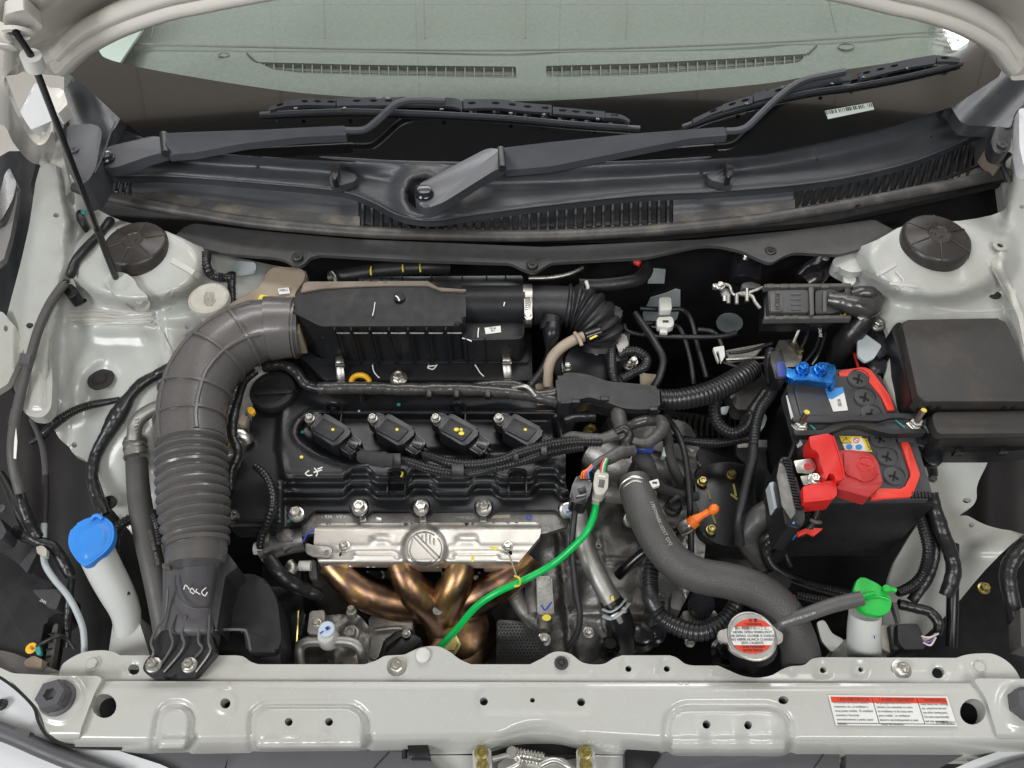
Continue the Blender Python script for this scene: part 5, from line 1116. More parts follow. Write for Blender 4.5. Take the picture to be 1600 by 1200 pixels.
sheet('foot_plate', rpoly([(240,1002,6),(252,985,6),(330,990,6),(338,1018,6),(312,1048,8),(304,1057,5),(234,1058,8),(222,1046,8),(226,1034,6),(238,1020,6)],5), lambda x, y: .012-.02*sm(1030,1000,y)*0, 'blkm', SN, step=6, edge=.014)
for path in ([(262,920,.03),(258,960,.02),(244,984,.02),(236,1004,.02),(240,1020,.018),(228,1040,.014)], [(274,962,.022),(266,984,.02),(270,1004,.018),(262,1022,.016),(246,1046,.014)], [(291,962,.022),(284,990,.02),(288,1005,.018),(280,1022,.016),(256,1050,.014)], [(311,980,.02),(310,1002,.016),(316,1014,.014),(298,1034,.014)], [(328,960,.024),(326,1000,.02),(328,1018,.016),(306,1050,.014)]):
    tube('web', path, 2.2, 'duct', SN, ns=8)
for x, y in ((240,1039),(296,1039)): bolt(x, y, .016, 9, SN, 'zinc')
# 25/B mark, upside down on the scoop
for pts in ([(324,925),(320,931),(315,925),(322,918)], [(313,929),(306,924),(308,920)], [(305,926),(300,919),(297,924),(303,928)], [(296,921),(290,914),(287,921)]): stroke(pts, .0325, 1.6, 'whp', SN, n=4)
prism('mouth_frame', rpoly([(345,870,4),(356,864,4),(372,886,6),(352,900,4),(338,985,4),(330,960,4)],4), .035, .05, 'blkm', SN, bev=.002)
prism('resonator', rpoly([(350,905,10),(380,895,20),(414,900,24),(434,940,14),(440,1000,8),(432,1020,6),(386,1018,6),(380,984,4),(340,984,4)],8), lambda x, y: .0-.0012*abs(x-395)*.4, .06, 'blkm', SN, bev=.012, seg=4)
tube('resonator_edge', [(336,984,.01),(378,984,.008),(386,990,.006),(392,1016,.004)], 2.2, 'grill', SN, ns=8)
t = prism('radiator_shroud', rpoly([(344,990,3),(438,990,3),(438,1050,3),(340,1050,3)],3), -.03, .03, 'tray', None, bev=.002); tag(t, 'black radiator shroud block under the snorkel beside the crossmember', 'shroud')
# ================================================================ REAR / UNDER-COWL THINGS
BT = thing('brake_fluid_tank', 'dusty translucent tank with yellow stamp and round cap behind the intake duct', 'fluid tank', P(420, 450, .1))
prism('tank', rpoly([(352,478,6),(410,445,6),(418,420,8),(440,417,6),(474,419,8),(478,432,6),(460,460,6),(470,520,4),(400,520,4),(360,500,4)],5), lambda x,y: .095+.0002*(480-y)*.2, .05, 'dusttan', BT, bev=.005, seg=3)
decal('stamp', rpoly([(402,468,2),(407,460,2),(424,463,3),(420,470,2),(404,472,2)],2), .099, 'yelp', BT); text('(!)', 413, 466, .099, 5, 'ink', BT, off=.0012)
decal('paper_tag', [(434,451),(451,449),(453,458),(436,460)], .099, 'lab', BT); text('HD1', 443.5, 454.5, .099, 5, 'ink', BT, off=.0012)
WC = thing('brake_reservoir', 'embossed cream white round reservoir cap standing behind the intake duct', 'cap', P(328, 470, .12))
lathe('cap_body', 327, 468, .125, [(31,-8),(32,0),(31,4),(28,6),(27,5),(0,5)], 'cap', WC, n=36); lathe('cap_neck', 331, 486, .10, [(20,-20),(20,0),(24,12),(0,12)], 'ltank', WC)
for r_, row in enumerate(range(7)):
    hw = 22*math.sqrt(max(0, 1-((row-3)/3.8)**2))
    text('WARNING CLEAN FILLER CAP DOT3 FLUID USE ONLY'[row*5:row*5+int(hw/2.6)], 327, 458+row*3.2, .125+mpp(327,468,.125)*5, 3.2, 'cap', WC, ext=.0006, name='embossed_text')
def dark_tube(nm, path, r, m, lab, cat='hose', kind='plain', **k):
    t = tube(nm, path, r, m, None, kind=kind, **k); tag(t, lab, cat); return t
t = dark_tube('heater_hose', [(516,434,.08),(545,430,.085),(600,422,.09),(660,418,.09),(700,418,.08)], 12, 'rub', 'black heater hose running under the cowl board with yellow marks')
for x, y in ((580,423),(630,417),(657,417)): tube('yellow_mark', [(x,y-6,.10),(x-1,y,.1025),(x,y+8,.10)], 1.3, 'yelp', t, ns=6)
tube('band_clamp', [(518,426,.095),(523,434,.096),(525,444,.092)], 3.5, 'zincd', t)
t = dark_tube('heater_hose', [(905,446,.09),(940,446,.09),(985,440,.09),(1005,430,.085),(1010,418,.08),(1000,408,.08),(985,404,.08)], 11, 'rub', 'black heater hose bending back under the cowl right of the intake elbow')
tube('pale_clamp', [(916,440,.105),(918,448,.104),(918,456,.1)], 3, 'white', t); tube('red_mark', [(992,408,.092),(1000,412,.092)], 5, 'redt', t, straight=True)
t = dark_tube('brake_pipe', [(826,435,.075),(860,434,.075),(890,428,.075),(910,418,.075)], 4, 'zincd', 'thin grey metal pipe under the cowl between the clamp and the heater hose', 'pipe')
t = dark_tube('brake_pipe', [(992,490,.05),(1010,515,.05),(1026,540,.05),(1036,562,.045),(1030,590,.03),(1020,606,.02)], 6, 'rub', 'dark bent pipe running down from the black fire wall to the harness cover', 'pipe')
for path, lab in (([(975,508,.03),(985,520,.03),(1040,526,.03),(1120,526,.03),(1150,520,.03)], 'thin dark pipe crossing the fire wall below the white pipe clip'), ([(1000,482,.03),(1040,484,.03),(1066,484,.03),(1080,500,.03),(1090,540,.01),(1104,590,0.)], 'dark pipe held by the white clip, bending down beside it'), ([(1010,505,.02),(1050,508,.02),(1066,520,.02),(1078,560,0.),(1084,600,-.02)], 'second dark pipe leaving the white clip, bending down'), ([(1090,515,.02),(1112,518,.02),(1124,530,.02),(1132,560,.0)], 'short dark pipe below the pale oval hole')):
    dark_tube('coolant_pipe', path, 4, 'rub', lab, 'pipe')
FH = P(1000, 440, -.05)
YF = .90
def wall(x, y, d=.002):   # a pixel carried to the firewall's face
    r = ray(x, y); t = (YF-d)/r.y; return CAMP+r*t
class WP:
    def __call__(s, x, y, off=0.): return wall(x, y, .001+off)
for pts, lab in (([(1018,420),(1040,422),(1038,443),(1012,443)], 'pale grey square opening in the black fire wall under the cowl'), (ell(1140,505,21,15,20), 'pale grey oval opening in the black fire wall'), ([(1004,490),(1016,466),(1042,458),(1056,452),(1063,454),(1063,478),(1058,498),(1040,514),(1020,512),(1006,500)], 'irregular pale grey opening behind the white pipe clip')):
    bm = bmesh.new(); tp = [wall(a, b, .003) for a, b in pts]; add_prism(bm, tp, [p+Vector((0,.002,0)) for p in tp]); t = obj('firewall_opening', bm, 'steelw'); tag(t, lab, 'opening')
PC = thing('pipe_clip', 'white plastic pipe clip on the black fire wall', 'pipe clip', P(1040, 495, .04))
prism('clip_block', rpoly([(1030,464,3),(1048,463,3),(1050,484,3),(1031,485,3)],3), .055, .012, 'white', PC, bev=.002)
prism('clip_loop', rpoly([(1026,496,4),(1050,493,4),(1054,508,4),(1046,512,3),(1027,510,3)],3), .05, .012, 'white', PC, bev=.002)
boxpx('clip_slot', 1040, 502, .0505, 10, 4, .002, 'blk', PC); boxpx('clip_tail', 1037, 516, .045, 12, 8, .006, 'white', PC)
t = prism('pipe_hook_clip', rpoly([(1114,543,2),(1131,540,2),(1133,556,2),(1127,566,2),(1123,548,2),(1118,550,2),(1124,566,2),(1120,560,2)],2), .04, .006, 'white', None); tag(t, 'small white hook shaped pipe clip near the battery corner', 'pipe clip')
# ================================================================ BATTERY AND FUSE BOXES
zb = .062
BA = thing('battery', 'black car battery with red edge band, six round cell plugs and a danger label', 'battery', P(1345, 680, -.1))
prism('battery_lid', rpoly([(1228,604,5),(1240,588,6),(1306,578,4),(1354,574,4),(1374,584,4),(1400,636,3),(1431,686,3),(1456,768,3),(1452,781,4),(1296,781,6),(1282,760,6),(1250,680,6)],4), zb, .03, 'batt', BA, bev=.003)
prism('battery_case', rpoly([(1232,606,5),(1244,592,6),(1354,578,4),(1372,588,4),(1398,638,3),(1428,688,3),(1452,770,3),(1448,779,4),(1298,779,6),(1252,680,6)],4), zb-.03, .14, 'tray', BA, bev=.001)
prism('raised_deck', rpoly([(1240,606,5),(1250,592,4),(1322,586,4),(1350,588,3),(1376,622,3),(1392,668,3),(1420,742,4),(1412,762,5),(1386,766,4),(1300,766,4),(1262,690,6)],4), zb+.0035, .005, 'batt', BA, bev=.0015)
prism('red_band', rpoly([(1310,580,3),(1350,573,3),(1362,579,3),(1390,617,2),(1398,641,2),(1387,641,2),(1377,620,2),(1350,587,3),(1312,588,2)],3), zb+.004, .006, 'redt', BA, bev=.001)
prism('red_band', rpoly([(1408,691,2),(1420,691,2),(1438,742,4),(1425,776,4),(1362,780,3),(1360,772,2),(1372,763,3),(1412,764,5),(1424,742,4)],3), zb+.004, .006, 'redt', BA, bev=.001)
for x, y in ((1341,592),(1351,621),(1361,647),(1375,685),(1386,714),(1397,744)):
    o = lathe('cell_plug', x, y, zb+.0036, [(16,-1),(16,.8),(15,1.1),(0,1.1)], 'batt', BA, n=32); tube('plug_groove', [(a, b, zb+.0038) for a, b in ell(x, y, 16.6, 14.4, 24)+[(x+16.6, y)]], .8, 'tray', o, ns=6)
    for pts in ([(x-8,y-1),(x,y),(x+7,y+5)], [(x+2,y-8),(x,y),(x-1,y+7)]): stroke(pts, zb+.0036+mpp(x,y,zb)*1.15, 3.0, 'deep', o, name='plug_cross', n=3)
for i in range(6): prism('vent_tooth', rpoly([(1424+i*5.4,768,1),(1428+i*5.4,768,1),(1429+i*5.4,777,1),(1425+i*5.4,777,1)],1), zb+.004, .006, 'tray', BA, bev=.0006)
prism('grey_patch', rpoly([(1400,676,1),(1426,681,1),(1431,691,1),(1404,691,1)],1), zb+.0045, .002, 'batt', BA)
DL = decal('danger_label', [(1311,681),(1353,682),(1363,706),(1320,703)], zb+.0038, 'lab', BA)
decal('yellow_field', [(1311,681),(1353,682),(1354,684.5),(1313,683.5),(1321,702),(1320,703)], zb+.0038, 'laby', DL, off=.0009); decal('yellow_field', [(1346,682),(1353,682),(1363,706),(1355,705)], zb+.0038, 'laby', DL, off=.0009); decal('yellow_field', [(1312,683),(1330,683.5),(1332,693),(1316,692)], zb+.0038, 'laby', DL, off=.0009)
text('DANGER', 1355, 694, zb+.0038, 4.6, 'ink', DL, rot=66, off=.0014); text('!', 1322, 688, zb+.0038, 6, 'ink', DL, off=.0014)
stroke([(1315,692),(1322,684),(1330,692),(1315,692)], zb+.0038, 1., 'ink', DL, off=.0012, n=1)
for cx, cy, k in ((1338,688,'labr'),(1327,698,'labb'),(1342,698.5,'labb')): decal('round_symbol', ell(cx, cy, 5.2, 4.3, 14), zb+.0038, k, DL, off=.0009)
decal('symbol_centre', ell(1338,688,3.8,3,14), zb+.0038, 'lab', DL, off=.0013); stroke([(1334.5,685.5),(1341.5,690.5)], zb+.0038, 1, 'labr', DL, off=.0016)
BL2 = decal('serial_label', [(1289,607),(1317,605),(1325,641),(1302,643)], zb+.0038, 'lab', BA); decal('blue_field', [(1289,607),(1317,605),(1319,613),(1300,624),(1294,622)], zb+.0038, 'labb', BL2, off=.0009)
text('BATTERY\n12V 35Ah', 1311, 630, zb+.0038, 2.6, 'ink', BL2, rot=78, off=.0013)
decal('side_label', [(1228,618),(1236,616),(1256,694),(1246,700)], zb-.004, 'lab', BA, off=.001)
decal('tag_two', [(1314,768),(1334,768),(1331,778),(1311,777)], zb+.0045, 'pink', BA); text('2', 1323, 773, zb+.0045, 6, 'ink', BA, off=.0014)
SHR = thing('battery_shroud', 'matt black insulating shroud standing in front of the battery', 'battery shroud', P(1350, 800, -.1))
prism('front_cover', rpoly([(1240,800,3),(1262,786,3),(1300,784,2),(1458,783,3),(1461,789,2),(1300,790,2),(1244,812,2)],2), zb-.01, .17, 'tray', SHR, bev=.001)
prism('side_cover', rpoly([(1224,720,3),(1232,716,3),(1262,786,3),(1242,806,3),(1216,750,3)],3), zb-.03, .16, 'tray', SHR, bev=.002)
# hold-down
HB = thing('battery_hold_down', 'black battery hold down bar with two upright zinc studs and nuts', 'hold-down bar', P(1345, 660, .08))
prism('bar_top', rpoly([(1237,652,3),(1260,648,4),(1330,651,6),(1400,645,6),(1446,648,4),(1440,654,3),(1396,652,8),(1372,658,8),(1330,656,8),(1300,660,8),(1240,660,3)],4), .088, .006, 'blkm', HB, bev=.001)
prism('bar_flange', rpoly([(1240,672,3),(1284,672,6),(1302,662,10),(1322,656,8),(1352,656,8),(1374,664,10),(1396,671,6),(1446,670,3),(1448,676,3),(1392,678,6),(1366,672,10),(1346,664,8),(1324,664,8),(1306,672,10),(1290,679,6),(1242,680,3)],4), .084, .012, 'blkm', HB, bev=.001)
prism('bar_web', rpoly([(1240,660,3),(1300,660,6),(1330,657,6),(1372,658,6),(1440,654,3),(1446,670,3),(1396,671,6),(1352,658,8),(1322,658,8),(1284,671,6),(1240,672,3)],4), .078, .003, 'batt', HB, bev=0)
for x, y in ((1250,664),(1430,661)):
    lathe('stud_nut', x, y, .080, [(14,-2),(14,0),(13,1),(10,1.5),(10,7),(8.5,8),(4,8)], 'zinc', HB, n=6)
    bm = bmesh.new(); o = P(x, y, .083); add_tube(bm, [o, o+Vector((.003,.005,.024))], .0042, 12); s = obj('stud', bm, 'zinc', HB)
    bm = bmesh.new(); add_lathe(bm, [(.0038,0),(.0036,.0015),(0,.0015)], o+Vector((.003,.005,.024)), (.1,.2,.97), 10); obj('yellow_tip', bm, 'yelp', s)
for pts in ([(1262,660),(1274,671)], [(1399,656),(1414,668)]): stroke(pts, .0805, 2.4, 'tealp', HB)
tube('tie_rod', [(1250,676,.075),(1240,700,.05),(1228,740,.02),(1222,800,-.04),(1226,860,-.09),(1236,886,-.1)], 4, 'blkm', HB)
# positive terminal and fusible link
PT = thing('positive_terminal_cover', 'bright red plastic terminal cover with a plus sign on the battery', 'terminal cover', P(1310, 730, zb))
prism('upright_cover', rpoly([(1264,682,3),(1296,677,4),(1304,686,5),(1309,703,3),(1317,730,3),(1319,748,4),(1306,752,3),(1304,742,2),(1296,738,3),(1290,752,4),(1286,735,4),(1278,706,4),(1267,700,3)],3), .098, .03, 'red', PT, bev=.003, seg=3)
prism('lower_cover', rpoly([(1254,760,3),(1290,752,4),(1306,750,3),(1308,772,4),(1302,780,3),(1256,785,3)],3), .090, .03, 'red', PT, bev=.003, seg=3)
prism('cable_cover', rpoly([(1309,704,3),(1330,703,2),(1362,708,5),(1372,722,4),(1376,740,3),(1380,756,4),(1366,768,4),(1358,777,3),(1306,762,4),(1318,746,3)],4), .088, .022, 'redd', PT, bev=.003, seg=3)
prism('cover_step', rpoly([(1318,705,4),(1358,709,5),(1366,722,4),(1372,744,4),(1354,754,6),(1320,740,5)],4), .0905, .004, 'redd', PT, bev=.002)
tube('plus_ring', [(a, b, .091) for a, b in ell(1352,724,13,11,18)+[(1365,724)]], .8, 'red', PT, ns=6); stroke([(1344,722),(1360,727)], .091, 1.6, 'red', PT); stroke([(1354,717),(1350,732)], .091, 1.6, 'red', PT)
tube('cover_rim', [(1302,682,.099),(1309,703,.099),(1317,731,.099),(1319,748,.098)], 1.3, 'red', PT, ns=6)
FL = thing('fusible_link_box', 'black fuse link block with comb ribs and silver terminal plates beside the red cover', 'fuse block', P(1235, 760, zb))
prism('block_body', rpoly([(1218,716,4),(1226,712,3),(1236,716,3),(1256,790,4),(1258,812,4),(1250,826,4),(1228,822,4),(1214,752,4)],4), .078, .07, 'blk', FL, bev=.003)
prism('clear_window', rpoly([(1218,722,3),(1228,730,3),(1244,800,3),(1236,812,3),(1222,790,3),(1214,744,3)],3), .080, .004, 'alud', FL, bev=.001)
for i in range(17):
    u = i/16; boxpx('comb_tooth', lerp(1230,1248,u), lerp(718,792,u), .082, 11, 2.6, .008, 'blk', FL, rot=8, bev=.0004)
prism('terminal_plate', rpoly([(1240,720,2),(1268,716,3),(1276,730,3),(1268,740,3),(1246,738,2)],3), .086, .003, 'zinc', FL, bev=.0006)
lathe('terminal_hole', 1262, 729, .0865, [(6,0),(6,.8),(3.5,.9),(3.2,-.5),(0,-.5)], 'redd', FL, n=18)
prism('terminal_plate', rpoly([(1250,744,2),(1278,740,3),(1282,754,3),(1256,758,2)],3), .084, .003, 'zincd', FL, bev=.0006)
bolt(1272, 749, .086, 7.5, FL, 'zinc'); 
prism('grey_side', rpoly([(1202,754,2),(1212,752,2),(1218,790,3),(1210,796,3)],2), .06, .02, 'steelw', FL, bev=.001)
decal('blue_dot', ell(1240,817,2,2,8), .0785, 'labb', FL); 
prism('blue_lock', rpoly([(1221,829,3),(1246,832,3),(1244,839,3),(1222,838,3)],2), .03, .01, 'blue', FL, bev=.002)
prism('red_tape_flag', rpoly([(1244,832,1),(1262,824,1),(1286,826,1),(1272,837,1),(1262,832,1),(1248,838,1)],1), .045, .004, 'redt', FL)
tube('main_cable', [(1278,784,.06),(1276,800,.055),(1266,822,.045),(1250,835,.03)], 6, 'loom', FL, kind='conv', n=6); tube('cable_tie', [(1266,812,.06),(1276,816,.062),(1282,816,.06)], 3, 'hose', FL)
# negative terminal with blue marking
NT = thing('negative_terminal', 'blue painted battery clamp with two bolts beside the black sensor block', 'terminal clamp', P(1265, 585, zb))
prism('clamp_body', rpoly([(1226,572,3),(1242,578,3),(1262,574,3),(1290,566,4),(1306,570,4),(1306,582,3),(1300,592,3),(1302,600,3),(1288,598,3),(1262,594,4),(1240,594,3),(1226,586,3)],3), .084, .012, 'bluem', NT, bev=.002)
for x, y in ((1254,576),(1282,577)): bolt(x, y, .087, 8, NT, 'bluem', flange=1.4)
prism('clamp_arm', rpoly([(1298,584,2),(1306,586,2),(1304,606,2),(1298,606,2)],2), .08, .01, 'bluem', NT, bev=.001)
prism('sensor_block', rpoly([(1204,550,3),(1222,546,3),(1228,572,3),(1230,590,3),(1212,592,3),(1204,566,3)],3), .09, .03, 'blk', NT, bev=.002); prism('blue_panel', rpoly([(1213,566,1),(1226,564,1),(1228,588,1),(1216,589,1)],1), .0915, .004, 'blued', NT)
tube('ground_tape', [(1204,548,.07),(1202,570,.07),(1206,600,.06)], 8, 'tape', NT, kind='tape')
# fuse boxes
FX = thing('fuse_box', 'large square fuse box lid with dusty flat top on the cream fender', 'fuse box', P(1500, 560, .1))
prism('lid', rpoly([(1408,500,10),(1566,497,10),(1574,508,8),(1620,610,6),(1620,627,4),(1446,627,10),(1434,618,8)],5), .115, .03, 'fuse', FX, bev=.006, seg=4)
prism('lid_skirt', rpoly([(1392,512,8),(1408,500,8),(1436,620,8),(1448,634,6),(1640,634,4),(1640,640,4),(1440,640,8),(1424,626,8)],5), .098, .04, 'blk', FX, bev=.003)
for x in (1453,1468,1571,1586): boxpx('hinge_lug', x, 632, .104, 5, 9, .008, 'blk', FX)
FX2 = thing('relay_box', 'narrow black relay box with smooth lid just below the large square fuse box', 'relay box', P(1530, 680, .08))
prism('lid', rpoly([(1456,644,8),(1640,640,4),(1640,676,4),(1468,678,8),(1460,668,8)],5), .098, .014, 'fuse', FX2, bev=.005, seg=4)
prism('lid_skirt', rpoly([(1448,650,8),(1456,642,6),(1640,637,3),(1640,684,4),(1464,686,10),(1450,670,8)],5), .086, .03, 'blk', FX2, bev=.003)
prism('box_body', rpoly([(1452,664,5),(1466,680,6),(1640,682,4),(1640,700,4),(1560,706,6),(1480,706,6),(1444,692,6)],4), .060, .03, 'blk', FX2, bev=.003)
for x, y in ((1500,704),(1570,702)): boxpx('latch_tab', x, y, .062, 14, 7, .012, 'blkg', FX2)
lathe('corner_boss', 1456, 716, .04, [(14,-8),(15,4),(12,6),(0,6)], 'blk', FX2, n=20); tube('corner_stud', [(1456,724,.03),(1458,742,.01)], 7, 'blk', FX2); lathe('stud_end', 1457, 750, .01, [(5,0),(5,6),(0,6)], 'alud', FX2, n=12)
tube('side_clips', [(1446,656,.085),(1444,664,.085),(1450,676,.08)], 4, 'blk', FX2)
t = prism('box_side_wall', rpoly([(1376,512,6),(1392,508,4),(1440,640,4),(1446,700,4),(1420,690,4),(1384,570,8)],4), .06, .1, 'blk', None, bev=.003); tag(t, 'black vertical box wall between the battery and the fuse boxes', 'box wall')
t = lathe('round_foot', 1371, 572, .055, [(15,-8),(17,4),(13,8),(0,8)], 'blk', None); tag(t, 'black round foot between the red battery band and the fuse box', 'foot')
# ================================================================ ENGINE COMPUTER CONNECTOR
EC = thing('wiring_connector', 'large grey black engine computer connector with lettered latch under the cowl', 'connector', P(1265, 472, .1))
prism('frame_back', rpoly([(1194,446,2),(1332,444,2),(1334,458,2),(1300,498,2),(1194,498,2)],2), .098, .03, 'blk', EC, bev=.002)
for y in (445, 495): boxpx('frame_rail', 1262, y+.5, .114, 136, 5, .01, 'hose', EC, rot=-.6, bev=.0008)
for x in (1204,1226,1240,1290): boxpx('rail_clip', x, 446, .115, 12, 6, .004, 'hose', EC); boxpx('rail_clip', x+3, 495, .115, 10, 5, .004, 'hose', EC)
prism('connector_body', rpoly([(1200,453,3),(1262,452,3),(1264,488,3),(1202,488,3)],3), .116, .02, 'batt', EC, bev=.003, seg=3)
prism('latch_pad', rpoly([(1203,456,3),(1222,455,4),(1224,486,4),(1204,487,3)],3), .1185, .004, 'hose', EC, bev=.001)
for i in range(4): boxpx('grip_rib', 1244, 459+i*8, .1175, 16, 2, .002, 'hose', EC, bev=.0003)
text('BOSCH', 1214, 471, .1185, 8, 'blk', EC, rot=92, off=.0009)
prism('cross_frame', rpoly([(1264,448,2),(1271,448,2),(1272,492,2),(1266,492,2)],2), .12, .02, 'hose', EC, bev=.001); prism('cable_boot', rpoly([(1274,454,3),(1300,452,4),(1318,458,4),(1318,484,4),(1300,490,4),(1274,490,3)],3), .114, .03, 'blkm', EC, bev=.004); boxpx('boot_band', 1289, 471, .118, 6, 32, .01, 'hose', EC)
boxpx('end_post', 1325, 452, .113, 10, 16, .02, 'blkm', EC)
t = tube('taped_harness', [(1294,468,.115,12),(1318,472,.118,15),(1340,480,.118,17),(1360,482,.112,15),(1372,470,.105,11)], 14, 'tapeg', None, kind='tape'); tag(t, 'crumpled shiny grey taped cable bundle at the end of the computer connector', 'cable bundle')
t = tube('taped_harness', [(1330,462,.10,9),(1350,458,.104,12),(1372,464,.10,11)], 12, 'tapeg', None, kind='tape'); tag(t, 'shorter taped bundle resting behind the crumpled one on the cream brace', 'cable bundle')
t = tube('taped_harness', [(1362,480,.10,17),(1345,502,.085,18),(1326,528,.06,19),(1308,556,.02,19),(1290,590,-.04,19)], 18, 'tape', None, kind='tape', amp=.05); tag(t, 'thick black taped cable bundle running down behind the battery to the firewall', 'cable bundle')
decal('white_tag', [(1338,493),(1358,487),(1354,496),(1344,500)], .112, 'lab', t); tube('yellow_wire', [(1310,488,.1),(1316,494,.095),(1322,490,.1)], 1.6, 'yelp', t, ns=6); tube('red_wire', [(1334,548,.04),(1337,560,.04),(1341,574,.045)], 2, 'redt', t, ns=6)
t = bolt(1371, 508, .085, 7, None, 'zincd'); tag(t, 'grey bolt on black bracket between the thick taped bundle and the fuse box', 'bolt')
t = prism('fender_bracket', rpoly([(1352,514,4),(1380,500,4),(1396,512,3),(1400,540,3),(1378,560,4),(1356,548,4)],4), .07, .03, 'blk', None, bev=.003); tag(t, 'black bracket under the grey bolt beside the fuse box corner', 'bracket')
t = sheet('fender_plate', rpoly([(1340,528,4),(1350,520,4),(1378,540,4),(1366,560,4),(1352,566,4),(1340,556,4)],3), .072, 'steelw', None, step=6); tag(t, 'small pale painted plate behind the red wire near the battery', 'plate')
MB = thing('connector_bracket', 'bright zinc bracket with studs under the cowl left of the computer connector', 'bracket', P(1150, 460, .1))
prism('bracket_plate', rpoly([(1113,443,2),(1132,441,2),(1134,449,2),(1115,449,2)],2), .106, .006, 'clampz', MB, bev=.0006)
tube('bracket_arm', [(1132,444,.104),(1140,447,.104),(1143,456,.102),(1148,461,.1),(1158,458,.1),(1170,457,.1),(1192,449,.102)], 2.6, 'clampz', MB, ns=8)
tube('bracket_arm', [(1156,460,.1),(1174,462,.1),(1180,472,.098),(1188,482,.096)], 3, 'clampz', MB, ns=8)
for x, y0, y1 in ((1132,462,470),(1138,462,474),(1151,460,475),(1167,452,471)): tube('bracket_stud', [(x,y0,.102),(x,y1,.097)], 3.4, 'clampz', MB, straight=True, ns=12)
prism('bracket_ear', rpoly([(1124,448,2),(1140,450,2),(1142,462,2),(1128,462,2)],2), .1, .004, 'alud', MB, bev=.0006)
bolt(1125, 447, .107, 5, MB)
prism('oval_cap', rpoly([(1158,443,4),(1172,440,5),(1190,444,4),(1188,449,4),(1160,450,4)],4), .1, .01, 'hose', MB, bev=.002)
t = tube('rubber_boot', [(1168,400,.09,24),(1166,420,.09,25),(1164,440,.085,23)], 24, 'blkg', None, squash=.7); tag(t, 'glossy black rubber boot behind the zinc bracket under the cowl', 'boot'); bolt(1165, 402, .118, 4, t, 'zinc')
t = tube('rubber_boot', [(1296,400,.09,18),(1284,414,.09,20),(1268,430,.09,22),(1256,440,.085,20)], 20, 'blkg', None, squash=.7, kind='tape', amp=.03); tag(t, 'black wrapped boot above the computer connector beside the cream tower brace', 'boot'); bolt(1290, 402, .115, 4.5, t, 'alu')
VB = thing('brake_valve_block', 'grey metal brake valve block with pipe nuts behind the battery sensor', 'valve block', P(1236, 545, .03))
prism('block', rpoly([(1216,532,2),(1244,530,2),(1254,556,2),(1250,572,2),(1226,574,2)],2), .045, .04, 'alu', VB, bev=.001)
for x, y in ((1240,538),(1250,550)): lathe('pipe_nut', x, y, .047, [(5,0),(5,6),(3,7),(0,7)], 'gold', VB, n=6)
for path, k in (([(1240,535,.055),(1248,515,.07),(1250,500,.07)],'zincd'), ([(1250,548,.055),(1262,520,.07),(1264,500,.07)],'blkg'), ([(1258,565,.05),(1276,540,.06),(1284,505,.07)],'blkg'), ([(1268,570,.05),(1280,550,.06),(1290,520,.07)],'blkg')): tube('pipe', path, 2.5, k, VB, ns=8)
text('CAUFE', 1281, 519, .075, 5, 'whp', VB, rot=84)
# ================================================================ RADIATOR HOSE, CAP, RESERVOIR
RH = thing('radiator_hose', 'thick grey braided radiator hose curving from the engine to the crossmember', 'radiator hose', P(1100, 890, 0))
tube('hose', [(990,752,.03,26),(1000,785,.035,27),(1020,830,.035,28),(1048,872,.03,28),(1088,898,.028,28),(1140,908,.026,28),(1186,924,.02,29),(1220,952,.010,30),(1240,990,-.01,31),(1252,1030,-.04,31),(1256,1070,-.08,31)], 28, 'rhose', RH, ns=28)
tube('wire_clamp', [(970,772,.028),(972,756,.042),(988,746,.052),(1006,750,.05),(1016,764,.036)], 3.2, 'zinc', RH); tube('wire_clamp', [(972,778,.028),(975,762,.044),(990,752,.054),(1006,756,.052),(1015,768,.038)], 2.4, 'zincd', RH)
prism('clamp_ear', rpoly([(1014,752,1),(1028,748,1),(1031,758,1),(1020,762,1)],1), .05, .006, 'white', RH); boxpx('ear_slot', 1023, 754, .0505, 8, 3.5, .002, 'blk', RH)
for i, (x, y, r_) in enumerate(((1019,792,68),(1026,810,66),(1034,828,62),(1043,846,58))): text(('17850','M68K','1035T','DXJ')[i], x+2, y, .036+mpp(x,y,.03)*26, 6, 'white2', RH, rot=r_)
RC = thing('pressure_cap', 'silver radiator pressure cap with a round red and white warning label', 'radiator cap', P(1172, 995, .03))
zc = .03
cp = [(1121,992),(1124,985),(1137,982)]+[(1173+40*math.cos(a), 994+33*math.sin(a)*1.0-0) for a in [math.radians(d) for d in range(205,336,10)]]+[(1216,985),(1224,990),(1223,1003),(1212,1008)]+[(1173+40*math.cos(a), 996+32*math.sin(a)) for a in [math.radians(d) for d in range(28,150,10)]]+[(1138,1004),(1126,1002),(1121,998)]
prism('cap_plate', rpoly(cp, 3, 2), zc, .006, 'clampz', RC, bev=.002, seg=3)
lathe('cap_rim', 1175, 994, zc, [(39,0),(38,2),(36,2.6),(35,1.6),(0,1.6)], 'clampz', RC, n=48)
kz = zc+mpp(1175,994,zc)*1.6
LBL = decal('warning_label', ell(1176,994,34,27.5,40), kz, 'lab', RC)
def seg(y0, y1):
    p = [(1176+34*math.sqrt(max(0,1-((y-994)/27.5)**2))*s, y) for s, ys in ((1,[y0+(y1-y0)*k/8 for k in range(9)]),(-1,[y1-(y1-y0)*k/8 for k in range(9)])) for y in ys]; return p
decal('red_field', seg(966.7,979), kz, 'labr', LBL, off=.0009); decal('red_field', seg(1008,1021.2), kz, 'labr', LBL, off=.0009)
